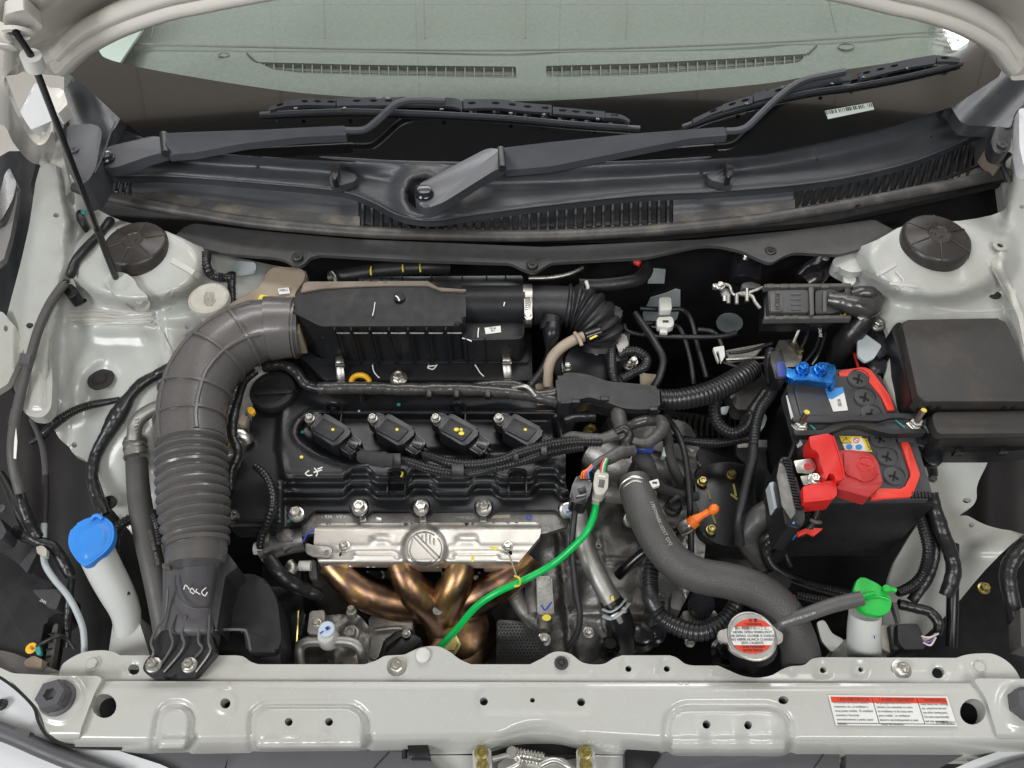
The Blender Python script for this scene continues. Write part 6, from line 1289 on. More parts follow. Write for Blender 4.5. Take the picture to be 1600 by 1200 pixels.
for s, y, h in (('\u6ce8 \u610f', 970, 4.6), ('! WARNING', 976, 3.8), ('\u71b1\u3044\u6642\u958b\u3051\u306a\u3044\u3053\u3068\u3002', 982.5, 4.2), ('NEVER OPEN WHEN HOT.', 988.5, 3.9), ('NE JAMAIS OUVRIR A CHAUD', 994.3, 3.9), ('NO ABRIR NUNCA CUANDO', 1000, 3.9), ('ESTE CALIENTE.', 1005.3, 3.7), ('! AVERTISSEMENT', 1011.3, 3.7), ('ADVERTENCIA', 1016.5, 3.5)):
    text(s, 1176, y, kz, h, 'ink', LBL, off=.0015)
lathe('neck', 1176, 1008, -.02, [(33,-40),(33,0),(36,10),(0,10)], 'blkg', RC, n=32)
CR2 = thing('coolant_reservoir', 'translucent white coolant reservoir neck under a green cap', 'reservoir', P(1350, 990, -.02))
tube('neck', [(1352,958,.0,24),(1350,985,-.02,25),(1350,1010,-.045,25),(1352,1050,-.09,26)], 25, 'ltank', CR2, ns=28)
prism('shoulder', rpoly([(1292,1040,4),(1304,1012,8),(1320,998,4),(1382,1010,8),(1388,1040,4)],4), -.06, .04, 'ltank', CR2, bev=.004)
sheet('back_flange', rpoly([(1276,972,4),(1288,968,6),(1300,990,6),(1320,1000,6),(1300,1020,6),(1284,1002,6)],4), -.05, 'ltank', CR2, step=6)
for pts in ([(1368,970),(1367,975)], [(1368,986),(1368,987)], [(1366,993),(1367,998)]): stroke(pts, .0, 1.6, 'blp', CR2)
prism('green_cap', rpoly([(1340,904,5),(1348,901,6),(1372,912,8),(1388,926,8),(1394,942,10),(1390,956,10),(1376,963,10),(1352,958,10),(1336,942,10),(1332,926,6)],5), .035, .010, 'green', CR2, bev=.0012, seg=2)
tube('cap_nozzle', [(1340,936,.038),(1356,930,.037),(1365,928,.036)], 4, 'green', CR2); lathe('cap_peg', 1383, 922, .036, [(6,0),(6,8),(5,9),(0,9)], 'green', CR2); tube('cap_arm', [(1384,922,.040),(1394,921,.040),(1400,923,.040)], 4, 'green', CR2)
tube('cap_rib', [(1352,936,.0365),(1372,932,.0365),(1388,936,.0365)], 1.4, 'green', CR2, ns=6)
t = tube('overflow_hose', [(1212,982,.01,10),(1222,974,.015,10.5),(1260,960,.03,11),(1300,946,.036,11.5),(1346,935,.04,11.5)], 11, 'hose', None, ns=18); tag(t, 'grey rubber overflow hose from the radiator cap to the green cap', 'hose'); text('BRIDGESTONE 120-C-8H', 1248, 966, .045, 4, 'steelw', t, rot=-18)
# ================================================================ SENSORS AND CONNECTORS IN THE MIDDLE
GC = thing('oxygen_sensor_cable', 'bright green sleeved sensor cable looping over the heat shield to the bronze manifold', 'cable', P(800, 910, 0))
tube('green_sleeve', [(932,782,.03),(928,805,.03),(916,832,.025),(892,858,.01),(860,884,-.01),(815,908,-.02),(776,926,-.03),(744,948,-.05),(718,978,-.08),(694,1004,-.10),(684,1016,-.11)], 5.6, 'greenw', GC)
tube('cable_ring', [(804,900,-.01),(812,904,-.005),(812,914,-.015),(804,916,-.02)], 1.6, 'yelp', GC); tube('wire_hook', [(796,868,-.03),(802,885,-.015),(808,903,-.01)], 1.2, 'tan', GC)
prism('sleeve_plug', rpoly([(926,765,2),(938,768,2),(937,784,2),(925,781,2)],2), .045, .012, 'cap', GC, bev=.002)
t = prism('grey_connector', rpoly([(930,736,3),(938,732,3),(951,738,3),(950,762,4),(942,774,3),(930,772,3),(927,756,3)],3), .06, .02, 'cap', None, bev=.003, seg=3); tag(t, 'pale grey sensor plug with small coloured wires at the top of the green cable', 'connector'); boxpx('plug_window', 940, 755, .0612, 9, 12, .002, 'hose', t, rot=10); boxpx('plug_lip', 941, 744, .062, 13, 4, .003, 'white', t, rot=10)
for i, k in enumerate(('redt','wire_w','greenw','ink')): tube('thin_wire', [(938+i*3,738,.06),(940+i*3,726,.065),(948+i*2,712,.06),(954,706,.055)], 1.3, k, t, ns=6)
t = prism('black_connector', rpoly([(902,742,3),(926,752,3),(922,772,4),(914,788,4),(898,786,4),(889,780,3),(894,758,3)],3), .055, .03, 'blkg', None, bev=.003, seg=3); tag(t, 'glossy black sensor connector with orange wires beside the pale grey plug', 'connector'); boxpx('lock_slot', 910, 766, .0562, 12, 10, .003, 'blk', t, rot=-20); boxpx('lock_bar', 908, 774, .0575, 16, 3, .003, 'alud', t, rot=-12)
for i, k in enumerate(('orange','orange','redt','labb')): tube('thin_wire', [(908+i*4,748,.056),(910+i*3,738,.062),(918+i*2,733,.06),(930,720,.055)], 1.5, k, t, ns=6)
t2 = tube('yellow_band', [(894,786,.04),(902,785,.044),(910,787,.04)], 2.2, 'yelp', t)
t = lathe('blue_marked_sensor', 887, 796, -.0, [(9,-4),(9,2),(8,3),(0,3)], 'steelw', None, n=18); tag(t, 'pale round stud end with a blue ink mark below the black connector', 'stud'); stroke([(884,800),(892,799)], .003, 1.6, 'blp', t)
def cable(lab, path, r, m='loom', kind='conv', cat='cable', name='wiring_harness', **k):
    t = tube(name, path, r, m, None, kind=kind, **k); tag(t, lab, cat); return t
t = cable('thin black sensor cable hanging from the black connector past the silver water pipe', [(900,788,.03),(896,820,.02),(894,860,0.),(900,920,-.03),(906,960,-.05),(902,990,-.07),(886,1014,-.09)], 5, 'blkm', 'plain')
WPp = thing('water_pipe', 'silver grey metal water pipe descending from the black connector to a spring clamp', 'pipe', P(930, 900, -.05))
tube('pipe', [(902,790,-.03,13),(908,830,-.035,15),(918,866,-.045,16),(936,904,-.055,16),(956,940,-.065,16)], 16, 'tubealu', WPp, ns=20)
tube('rubber_joint', [(952,934,-.066,17),(964,956,-.075,20),(972,980,-.09,20),(979,1010,-.12,20)], 19, 'blk', WPp, ns=20)
tube('spring_clamp', [(944,962,-.065),(956,966,-.050),(970,958,-.046),(982,944,-.06)], 4.5, 'steelw', WPp, squash=.5); tube('spring_clamp', [(942,952,-.063),(954,956,-.048),(968,948,-.044),(978,936,-.058)], 2.5, 'steelw', WPp, squash=.5); prism('clamp_tab', rpoly([(954,962,1),(966,956,1),(974,972,1),(968,975,1),(962,966,1),(956,968,1)],1), -.045, .003, 'zinc', WPp); bolt(975, 953, -.05, 4, WPp, 'zinc'); prism('yellow_tick', rpoly([(954,932,1),(958,930,1),(960,938,1),(956,939,1)],1), -.045, .002, 'yelp', WPp)
DS = thing('gearbox_dipstick', 'orange plastic dipstick handle in a silver collar beside the radiator hose', 'dipstick', P(1080, 820, -.02))
tube('guide_tube', [(1070,824,-.02),(1040,842,-.04),(1000,868,-.06),(965,900,-.09)], 8, 'blkg', DS)
tube('silver_collar', [(1062,828,-.015,12),(1074,821,-.008,13),(1080,818,-.004,11)], 12, 'zinc', DS, straight=True, ns=24); text('SPEC', 1074, 825, .004, 5, 'ink', DS, rot=52)
tube('handle', [(1078,818,-.002,6),(1086,812,.002,8),(1096,806,.006,5.5),(1108,799,.012,5.5)], 6, 'orange', DS, ns=16)
tube('handle_knob', [(1110,803,.014,4),(1113,798,.016,7.5),(1118,793,.02,7.5),(1121,790,.022,4)], 6, 'orange', DS, ns=16); tube('handle_collar', [(1079,820,-.001,10),(1086,813,.004,10)], 9, 'orange', DS, straight=True)
# plastic harness cover and corrugated hose
HC = thing('harness_cover', 'satin black plastic harness channel crossing above the grey tape bundle', 'harness cover', P(950, 610, .04))
prism('channel', rpoly([(868,592,4),(876,583,5),(900,582,6),(922,586,8),(950,596,8),(1000,600,8),(1030,604,5),(1032,638,5),(1000,640,8),(974,638,8),(946,628,10),(922,620,8),(904,624,8),(892,630,6),(872,630,5)],5), .055, .03, 'blkm', HC, bev=.006, seg=3)
prism('lower_lip', rpoly([(870,626,4),(892,628,6),(920,620,8),(946,628,8),(974,638,8),(1032,640,5),(1030,646,3),(974,646,6),(940,636,8),(918,628,8),(896,636,6),(870,632,4)],4), .046, .02, 'blk', HC, bev=.002)
for x, y in ((900,626),(945,622),(1022,638)): boxpx('snap_tab', x, y, .058, 13, 7, .012, 'blk', HC)
cable('ribbed black conduit leaving the harness channel towards the battery', [(1030,624,.035,16),(1060,624,.035,16),(1100,616,.035,17),(1134,602,.033,17),(1158,588,.03,17),(1176,576,.02,17)], 17, 'loom', 'conv', pitch=.0065, amp=.06, ns=24)
cable('black taped loom running along the engine head cover in front of the air filter box', [(412,574,.03,8),(440,570,.035,8),(462,580,.035,9),(478,600,.03,8),(500,608,.03,8)], 8, 'tape', 'tape')
cable('shiny grey taped loom lying straight above the four ignition coils', [(498,607,.034,10),(560,606,.034,10),(640,608,.034,10),(720,608,.034,10),(780,612,.034,10),(830,618,.034,10),(872,628,.034,9)], 10, 'tapeg', 'tape')
cable('second shiny taped strand crossing to the harness channel by the tan hose', [(740,603,.034,6),(800,600,.036,7),(840,616,.038,7),(872,612,.04,8)], 7, 'tapeg', 'tape')
cable('thin grey wire rising from the taped loom to the air filter clip', [(800,606,.04,3),(822,604,.05,4),(836,618,.04,5)], 4, 'zincd', 'plain')
for x in (670, 713, 762): boxpx('loom_tie', x, 610, .042, 8, 20, .008, 'blk', EN)
cable('ribbed sensor cable hanging from the intake elbow plug beside the tan hose', [(860,540,.06,6),(856,560,.055,6),(846,580,.05,6),(832,598,.045,6),(822,610,.04,6)], 6, 'loom', 'conv')
t = tube('sensor_plug', [(864,506,.09,12),(862,520,.085,14),(861,532,.075,12),(860,542,.065,9)], 12, 'blk', None, ns=14, kind='tape', amp=.03); tag(t, 'ribbed black sensor plug on the underside of the intake elbow', 'connector')
cable('upright ribbed cable standing over the throttle body', [(957,492,.075,7),(957,520,.06,7),(956,550,.05,7),(957,580,.045,7),(962,604,.04,7)], 7, 'loom', 'conv')
t = prism('cable_connector', rpoly([(946,482,3),(958,476,4),(972,482,3),(974,490,3),(966,500,4),(950,498,4)],3), .085, .02, 'blkm', None, bev=.003); tag(t, 'ribbed black connector head topping the upright cable near the throttle body', 'connector')
cable('short ribbed cable curled like a hook over the throttle body', [(968,556,.05,7),(980,549,.055,7),(996,549,.055,7),(1010,560,.05,7),(1006,574,.05,7),(990,582,.045,7),(972,592,.04,7)], 7, 'loom', 'conv')
# grey tape tangles
for lab, path, r, m, kd in (
    ('grey taped bundle hanging upright below the harness channel', [(964,640,.04,10),(967,652,.045,12),(970,668,.045,11),(974,686,.04,9)], 11, 'gtape', 'tape'),
    ('grey taped strand running left to the fourth ignition coil', [(876,688,.03,4),(892,682,.035,8),(912,684,.04,9),(940,686,.04,9),(968,676,.045,9)], 8, 'gtape', 'tape'),
    ('grey taped loop curving round to the blue wrap', [(974,674,.045,7),(990,690,.045,8),(1010,692,.045,9),(1026,682,.045,10),(1036,668,.04,11),(1030,654,.035,9)], 9, 'gtape', 'tape'),
    ('crumpled foil like bundle under the end of the harness channel', [(984,666,.035,8),(1004,658,.04,9),(1028,656,.035,9)], 9, 'tapeg', 'tape'),
    ('grey taped strand dropping to the orange wired connector', [(990,704,.05,9),(972,706,.055,10),(952,716,.055,10),(936,722,.055,7),(924,732,.055,5)], 9, 'gtape', 'tape'),
    ('dark blue plastic wrap around the cable near the hose clamp', [(988,694,.035,8),(1000,700,.035,9),(1018,702,.03,7)], 8, 'blued', 'tape'),
    ('black cloth wrapped cable behind the radiator hose clamp', [(994,710,.02,12),(1008,722,.02,14),(1018,742,.015,11),(1030,760,0,9),(1060,772,-.02,8),(1090,776,-.03,7)], 10, 'cloth', 'tape'),
    ('black taped junction in the middle of the grey bundles', [(962,676,.05,6),(976,670,.052,7),(984,682,.05,7),(976,700,.045,9),(976,716,.04,9)], 8, 'tape', 'tape')):
    cable(lab, path, r, m, kd, cat='cable bundle', name='taped_bundle')
cable('black cloth wrapped loom start beside the first ignition coil', [(562,712,.03,9),(572,714,.032,11),(590,717,.034,12),(606,719,.034,12),(616,720,.034,11)], 11, 'cloth', 'conv', pitch=.016, amp=.06)
cable('lower ribbed loom sagging below the ignition coils', [(616,718,.034,7),(640,722,.034,7),(670,732,.034,8),(700,738,.034,8),(730,738,.034,8),(770,732,.034,7),(810,722,.034,7),(845,710,.034,9),(880,702,.034,8),(912,698,.035,7)], 8, 'loom', 'conv')
cable('upper ribbed loom sagging below the ignition coils', [(662,710,.036,6),(680,716,.038,7),(706,724,.04,8),(740,726,.04,8),(780,720,.04,8),(812,708,.04,9),(840,700,.04,9),(868,694,.04,9),(900,690,.04,8),(940,690,.04,8)], 8, 'loom', 'conv')
cable('thin ribbed strand joining the two looms near the third coil', [(728,742,.036,5),(760,736,.036,5),(780,728,.036,5)], 5, 'loom', 'conv')
for x, y, w in ((620,717,12),(715,734,20),(806,710,9),(850,702,10)): boxpx('loom_band', x, y, .047, w, 18, .01, 'blk', EN, rot=0)
cable('slim ribbed cable draped over the corner of the head cover beside the duct', [(398,728,.02,5),(414,742,.022,6),(424,762,.022,6),(427,786,.018,6),(420,812,.0,6),(410,836,-.02,6),(406,856,-.035,6)], 6, 'loom', 'conv', pitch=.006)
cable('black taped cable running down between the duct and the head cover', [(400,580,.03,6),(382,596,.03,6),(374,620,.03,6),(366,650,.03,7),(364,680,.025,7),(372,708,.02,7),(362,736,.01,6),(360,766,-.0,5)], 7, 'tape', 'tape')
cable('thick black metal bracketed loom joining the throttle channel', [(880,655,.0,10),(900,650,.0,10),(930,650,.0,10)], 10, 'tape', 'tape')
# right of the engine
cable('slim black pipe dropping beside the yellow zinc bolts', [(1040,650,0.,5),(1058,676,0.,5),(1070,710,0.,5),(1076,760,-.01,5),(1079,820,-.03,5),(1080,880,-.06,5)], 5, 'blkm', 'plain', cat='pipe', name='pipe')
cable('ribbed cable bending down from the battery sensor block', [(1214,590,.06,8),(1204,616,.05,8),(1188,640,.045,8),(1180,668,.04,8),(1178,696,.035,8)], 8, 'loom', 'conv')
cable('smooth black cable continuing down to the gearbox mount', [(1178,690,.035,8),(1176,716,.03,8),(1168,750,.02,7),(1160,784,.01,7),(1154,812,0,6),(1156,850,-.03,8)], 8, 'blkm', 'plain')
cable('ribbed cable arching behind the gearbox from the conduit', [(1122,618,.02,9),(1116,640,.01,9),(1124,664,0,9),(1144,676,0,9),(1166,668,.01,9),(1176,650,.02,8)], 9, 'loom', 'conv')
cable('black cable joining the arched loom behind the battery', [(1196,612,.01,8),(1178,640,.0,9),(1160,672,0,9)], 8, 'tape', 'tape')
cable('faint black hose lying across behind the gearbox', [(1020,680,-.02,7),(1070,688,-.02,7),(1120,692,-.02,7),(1172,684,-.01,7)], 7, 'loom', 'conv')
cable('lower ribbed loop hanging below the radiator hose', [(1022,868,0.,12),(1016,900,0.,12),(1018,934,0.,13),(1032,962,0.,13),(1060,980,0.,14),(1094,988,0.,14),(1124,976,0.,13),(1146,952,0.,12),(1154,926,0.,11)], 13, 'loom', 'conv', ns=18, pitch=.006, amp=.07)
cable('tape wrapped end of the loop near the white hose clip', [(1014,920,.012,13),(1018,936,.012,15),(1028,952,.01,14)], 14, 'tape', 'tape')
cable('grey tape covered bundle in front of the battery shroud', [(1230,790,.0,16),(1208,798,0.,20),(1184,812,-.01,20),(1168,836,-.03,18),(1176,862,-.05,16),(1196,880,-.07,16)], 18, 'gtape', 'tape')
cable('darker tape covered bundle beneath the fuse link block', [(1240,824,-.01,16),(1216,834,-.02,19),(1192,850,-.04,17),(1190,876,-.07,16)], 16, 'tape', 'tape')
cable('ribbed cable emerging under the blue lock beside the shroud', [(1226,838,.0,7),(1204,846,-.01,7),(1196,860,-.03,7),(1206,884,-.05,7),(1230,900,-.07,7),(1276,916,-.09,8),(1330,930,-.1,8)], 7, 'loom', 'conv')
t = prism('relay_connector', rpoly([(1186,902,3),(1214,890,3),(1238,908,3),(1232,922,3),(1206,926,3),(1192,916,3)],3), -.05, .02, 'blkm', None, bev=.002); tag(t, 'small black relay connector with a red dot below the battery shroud', 'connector'); decal('red_dot', ell(1240,932,3,3,8), -.05, 'redt', t, off=.004)
cable('ribbed cable below the relay connector heading to the green cap', [(1244,928,-.06,7),(1270,934,-.06,7),(1300,938,-.06,7)], 7, 'loom', 'conv')
t = prism('solenoid_clamp', rpoly([(1066,956,3),(1080,952,3),(1116,952,4),(1124,966,4),(1108,974,4),(1080,972,4),(1070,976,3)],3), -.04, .02, 'zincd', None, bev=.003); tag(t, 'zinc clamp round a small valve inside the lower ribbed loop', 'clamp'); lathe('valve_body', 1094, 948, -.035, [(18,-6),(18,4),(20,5),(20,16),(0,16)], 'blkg', t, n=24)
t = prism('hose_clip_block', rpoly([(1050,922,3),(1066,926,3),(1064,954,3),(1048,950,3)],3), .0, .03, 'hose', None, bev=.002); tag(t, 'grey plastic clip block beside the tape wrapped loop', 'clip'); boxpx('clip_slot', 1034, 932, .022, 10, 12, .01, 'blkg', t)
for i, (x, y, r_, lab) in enumerate(((1000,1000,20,'short upright black pipe stub behind the crossmember'),(1024,996,12,'small ringed black pipe stub left of the radiator cap'),(950,1016,14,'dark pipe stub behind the clip hump of the crossmember'),(1128,1022,18,'ribbed black sleeve beside the radiator cap neck'))):
    t = lathe('pipe_stub', x, y, -.12, [(r_,-10),(r_,10),(r_*1.15,12),(r_*1.15,16),(r_*.8,18),(r_*.8,34),(r_*.6,36),(0,36)], 'blkg', None, n=20); tag(t, lab, 'pipe stub')
# right side cables
cable('black taped trunk cable running from the relay box down the cream fender', [(1456,770,.02,9),(1462,800,.01,11),(1474,836,0,11),(1486,868,-.02,11),(1490,896,-.03,12),(1478,930,-.05,11)], 11, 'tape', 'tape')
cable('ribbed cable next to the trunk cable below the battery corner', [(1434,800,0,7),(1444,830,0,8),(1450,862,-.01,8),(1442,896,-.03,8),(1424,916,-.04,8),(1402,926,-.04,7)], 8, 'loom', 'conv')
cable('second ribbed cable hugging the trunk cable', [(1446,792,-.01,7),(1458,836,-.02,8),(1460,870,-.03,8),(1448,906,-.05,8),(1424,940,-.07,8)], 8, 'tape', 'tape')
cable('ribbed cable curling to the black relay plug by the reservoir', [(1404,944,-.05,8),(1430,950,-.05,8),(1452,956,-.05,8),(1466,972,-.05,8),(1464,992,-.06,6)], 8, 'tape', 'tape')
RP = thing('relay_plug', 'black relay plug with white and purple wires beside the coolant reservoir', 'relay', P(1425, 995, -.05))
prism('plug_body', rpoly([(1402,975,3),(1434,974,3),(1448,1004,3),(1446,1014,3),(1414,1015,3),(1404,1004,3)],3), -.03, .04, 'blkm', RP, bev=.002)
prism('pale_base', rpoly([(1376,978,2),(1390,976,2),(1398,1010,2),(1392,1020,2),(1378,1014,2)],2), -.05, .03, 'cap', RP, bev=.002); prism('black_side', rpoly([(1390,976,2),(1402,976,2),(1410,1014,2),(1396,1016,2)],2), -.04, .03, 'blk', RP)
for path, k in (([(1440,994,-.03),(1452,996,-.025),(1466,990,-.03)],'wire_w'),([(1443,1004,-.03),(1454,1008,-.025),(1462,996,-.03)],'wire_w'),([(1442,1000,-.03),(1452,1003,-.028),(1460,994,-.03)],'wire_p'),([(1441,997,-.03),(1450,999,-.028),(1462,990,-.03)],'tan')): tube('thin_wire', path, 1.5, k, RP, ns=6)
prism('mount_blade', rpoly([(1394,940,2),(1402,942,2),(1408,972,2),(1404,973,2)],2), -.01, .01, 'hose', RP)
cable('shiny black taped cable along the right edge of the picture', [(1604,850,0,12),(1584,872,-.01,12),(1574,900,-.02,12),(1580,936,-.03,12),(1590,980,-.05,12),(1594,1020,-.07,11)], 12, 'tape', 'tape')
cable('wide black strap standing before the cream fender below the relay box', [(1490,850,-.05,8),(1489,900,-.06,9),(1488,960,-.08,9),(1486,1010,-.1,9)], 9, 'blk', 'plain')
t = prism('edge_bracket', rpoly([(1594,950,2),(1640,950,2),(1640,1020,2),(1596,1010,2)],2), -.02, .03, 'hose', None); tag(t, 'grey bracket sliver at the far right edge below the taped cable', 'bracket')
t = bolt(1537, 919, -.12, 7, None, 'gold'); tag(t, 'dull brass bolt at the lower edge of the cream fender cut-out', 'bolt')

# dim castings and brackets in the depth between the gearbox and the battery
GB = thing('gearbox_case', 'dim grey gearbox casing deep between the black conduit and the battery', 'gearbox', P(1100, 690, -.2))
sheet('casing', rpoly([(1036,640,10),(1100,648,12),(1176,690,10),(1214,760,12),(1200,880,12),(1120,900,12),(1060,840,12),(1040,720,8)],8), lambda x, y: -.19+.02*math.sin(x*.04)*math.cos(y*.05)+.008*noise.noise(Vector((x*.03, y*.03, 2))), 'alud', GB, step=9, edge=.08)
for x in range(1050, 1172, 9): boxpx('casing_rib', x, 664, -.17, 3, 34, .02, 'blkm', GB, bev=0)
prism('shift_bracket', rpoly([(1150,688,4),(1196,700,4),(1200,742,6),(1186,790,6),(1172,790,4),(1180,740,6),(1150,712,6)],4), -.10, .012, 'blkm', GB, bev=.002)
prism('cable_bracket', rpoly([(1176,648,4),(1186,640,6),(1200,650,6),(1192,672,6),(1180,668,4)],4), -.02, .006, 'steelw', GB, bev=.001)
prism('pale_tab', rpoly([(1126,636,2),(1140,634,2),(1136,646,2),(1128,646,2)],2), -.03, .004, 'steelw', GB); prism('pale_tab', rpoly([(1152,692,2),(1168,690,2),(1170,697,2),(1154,698,2)],2), -.05, .004, 'cap', GB)
prism('pale_tab', rpoly([(1076,700,1),(1086,704,1),(1080,706,1)],1), -.1, .004, 'cap', GB); prism('pale_tab', rpoly([(1089,720,1),(1095,726,1),(1096,732,1)],1), -.1, .004, 'cap', GB)
lathe('speed_sensor', 1052, 792, -.04, [(14,-8),(14,2),(11,4),(10,14),(7,15),(0,15)], 'blkm', GB, n=20)
tube('sensor_lead', [(1046,784,-.02),(1060,776,-.015),(1072,786,-.03)], 5, 'blkm', GB)
boxpx('hose_saddle', 1192, 693, .045, 14, 12, .012, 'blkm', GB); boxpx('white_wrap', 1043, 706, .012, 16, 14, .012, 'steelw', GB, rot=10)
t = tube('wiring_harness', [(1040,668,.0),(1044,690,.008),(1046,712,.008),(1056,738,-.0),(1064,752,-.02)], 8, 'cloth', None); tag(t, 'short cloth wrapped cable with a pale wrap behind the blue plastic tape', 'cable')
for path, lab in (([(1140,552,.03),(1170,548,.03),(1206,536,.03)], 'thin dark pipe running from the white hook clip to the valve block'), ([(1134,562,.03),(1170,560,.03),(1204,558,.03)], 'second thin pipe beneath it reaching the battery sensor block'), ([(1130,566,.025),(1160,574,.025),(1200,566,.025)], 'lowest of the three thin pipes next to the hook clip')):
    dark_tube('brake_pipe', path, 2.6, 'zincd' if 'second' in lab else 'blkm', lab, 'pipe')
t = sheet('side_member', rpoly([(1130,596,4),(1190,580,4),(1204,600,4),(1200,640,6),(1150,640,6)],4), -.06, 'alud', None, step=9, edge=.03); tag(t, 'dim grey chassis plate under the end of the black conduit', 'plate')
t = sheet('side_member', rpoly([(1132,548,3),(1196,536,3),(1180,556,3),(1140,562,3)],3), .0, 'cap', None, step=8, edge=.01); tag(t, 'pale chassis sliver behind the thin pipes near the valve block', 'plate')
# ================================================================ LEFT SIDE CABLES, HOSES, WASHER BOTTLE
WB = thing('washer_bottle', 'blue flip cap on the white neck of the washer bottle', 'washer bottle', P(170, 930, -.02))
bc_ = rpoly([(106,842,10),(112,822,14),(138,808,14),(162,806,12),(177,818,12),(179,842,14),(168,860,14),(150,874,8),(140,882,6),(130,885,5),(120,876,6),(108,858,8)],6,5)
prism('flip_cap', bc_, .03, .010, 'blue', WB, bev=.003, seg=4)
sheet('cap_dome', [(lerp(143,x,.86), lerp(842,y,.86)) for x, y in bc_], lambda x, y: .0305+.0035*sm(0,10,dpoly(x,y,[(lerp(143,a,.8), lerp(842,b,.8)) for a, b in bc_[::3]])), 'blue', WB, step=4, edge=.002)
tube('cap_hinge', [(143,812,.032),(148,806,.034),(155,806,.034),(160,811,.032)], 3.2, 'blue', WB)
tube('neck', [(152,866,.01,26),(166,895,-.01,26),(182,925,-.03,25),(196,955,-.05,22),(200,985,-.07,20),(202,1030,-.1,24)], 26, 'ltank', WB, ns=28)
prism('bottle_body', rpoly([(178,960,6),(212,955,8),(222,985,6),(236,1030,6),(168,1030,6),(174,990,8)],5), -.06, .05, 'ltank', WB, bev=.01, seg=3)
AH = thing('air_conditioning_hose', 'grey rubber hose with crimped aluminium ends and handwritten 27851 beside the bellows', 'hose', P(215, 800, 0))
tube('metal_pipe', [(256,634,.02),(238,640,.02),(222,650,.02),(212,664,.018),(209,688,.015)], 11, 'tubealu', AH, ns=18, lift=(zlf, lf, .014))
tube('crimp_collar', [(209,684,zlf(212,700)+.018,14),(210,690,zlf(212,700)+.017,17),(212,704,zlf(212,700)+.016,17),(213,716,zlf(212,700)+.014,18)], 17, 'tubealu', AH, straight=True, ns=24)
for y in (690, 700, 712): tube('collar_ring', [(211+(y-690)*.06,y,zlf(212,700)+.0175),(211.3+(y-690)*.06,y+2.5,zlf(212,700)+.017)], 18.3, 'zincd', AH, straight=True, ns=24)
tube('rubber_hose', [(213,712,.012,16),(216,760,.005,17),(222,806,-.005,18),(232,856,-.015,18),(244,910,-.03,18),(254,960,-.05,18),(262,1010,-.07,18)], 17, 'hose', AH, ns=22, lift=(zlf, lf, .012))
for i, ch in enumerate('27851'): text(ch, 213+abs(2-i)*.6, 656+i*5.5, zlf(212,670)+.03, 5.5, 'ink', AH, rot=84)
text('GOOD YEAR  M16T03', 240, 855, .012, 5, 'alu', AH, rot=76)
def cab(lab, path, r, m='tape', kind='tape', cat='cable', name='wiring_harness', **k):
    k.setdefault('lift', (zlf, lf, r*.0008)); return cable(lab, path, r, m, kind, cat, name, **k)
cab('black hose bending round the strut tower behind the prop rod', [(172,345,.14,7),(156,366,.14,7),(134,388,.135,7),(118,408,.13,7),(110,430,.125,7)], 7, 'rub', 'plain', 'hose', 'hose')
HCL = thing('hose_clip', 'black hose clip with white dab beside the strut tower', 'clip', P(108, 448, .12))
prism('clip_box', rpoly([(98,446,3),(110,442,3),(121,452,3),(120,460,3),(108,466,3),(99,456,3)],3), .135, .02, 'blk', HCL, bev=.003); tube('clip_ring', [(96,448,.125),(100,440,.135),(108,440,.135)], 3, 'blk', HCL); prism('white_dab', rpoly([(104,438,2),(114,435,2),(118,446,2),(108,447,2)],2), .131, .005, 'white', HCL, bev=.001)
H2 = cab('long grey black hose running down the outer fender rail from the hose clip', [(100,444,.125,7),(80,472,.12,7),(62,510,.115,7),(48,556,.11,7),(36,600,.105,7),(26,645,.09,7.5),(20,690,.08,8),(22,730,.06,8),(32,770,.04,8)], 7.5, 'hose', 'plain', 'hose', 'hose')
tube('joint_sleeve', [(27,640,.09,8.5),(23,664,.086,9)], 9, 'hose', H2, straight=True); decal('white_mark', [(22,690),(25,668),(27,690),(25,717),(21,716)], .096, 'whp', H2); boxpx('hose_holder', 38, 560, .123, 17, 16, .01, 'grill', H2, rot=12); lathe('fender_stud', 48, 510, .12, [(5,0),(5,4),(0,5)], 'liner', H2, n=12)
cab('black hose passing from the first hose down into the dark wheel arch', [(0,740,.02,6),(12,760,.02,7),(30,800,.01,8),(46,830,0,8)], 7, 'rub', 'plain', 'hose', 'hose')
T1 = thing('drain_tube', 'thin pale grey tube with a black sleeve running down past the blue cap', 'tube', P(70, 800, 0))
tube('upper_tube', [(50,655,.02),(58,672,.02),(66,696,.018),(70,724,.014),(71,745,.012)], 4.5, 'grill', T1); tube('sleeve', [(71,744,.012),(71,780,.008),(69,818,.002)], 5.2, 'liner', T1)
tube('lower_tube', [(69,816,.002),(68,850,-.002),(70,880,-.006),(84,904,-.01),(104,928,-.014),(120,956,-.02),(130,985,-.03),(132,1022,-.04)], 4.8, 'steelw', T1); prism('tube_clip', rpoly([(56,854,2),(66,852,2),(73,858,2),(72,870,2),(64,868,2),(58,864,2)],2), .008, .008, 'cap', T1, bev=.001)
cab('thick black taped loom descending the cream fender to the blue cap', [(268,572,.04,8),(244,586,.04,8),(222,600,.04,9),(204,618,.035,9),(192,636,.03,12),(180,656,.025,13),(164,684,.018,10),(150,710,.01,9),(144,740,0.,9),(148,768,-.01,9),(156,786,-.01,10),(164,804,-.015,8)], 9)
cab('slim ribbed black cable branching left from the taped loom', [(186,624,.032,4),(168,628,.03,5),(138,634,.028,6),(112,644,.024,6.5),(86,662,.018,7),(66,680,.012,6),(48,692,.006,4)], 6, 'loom', 'conv')
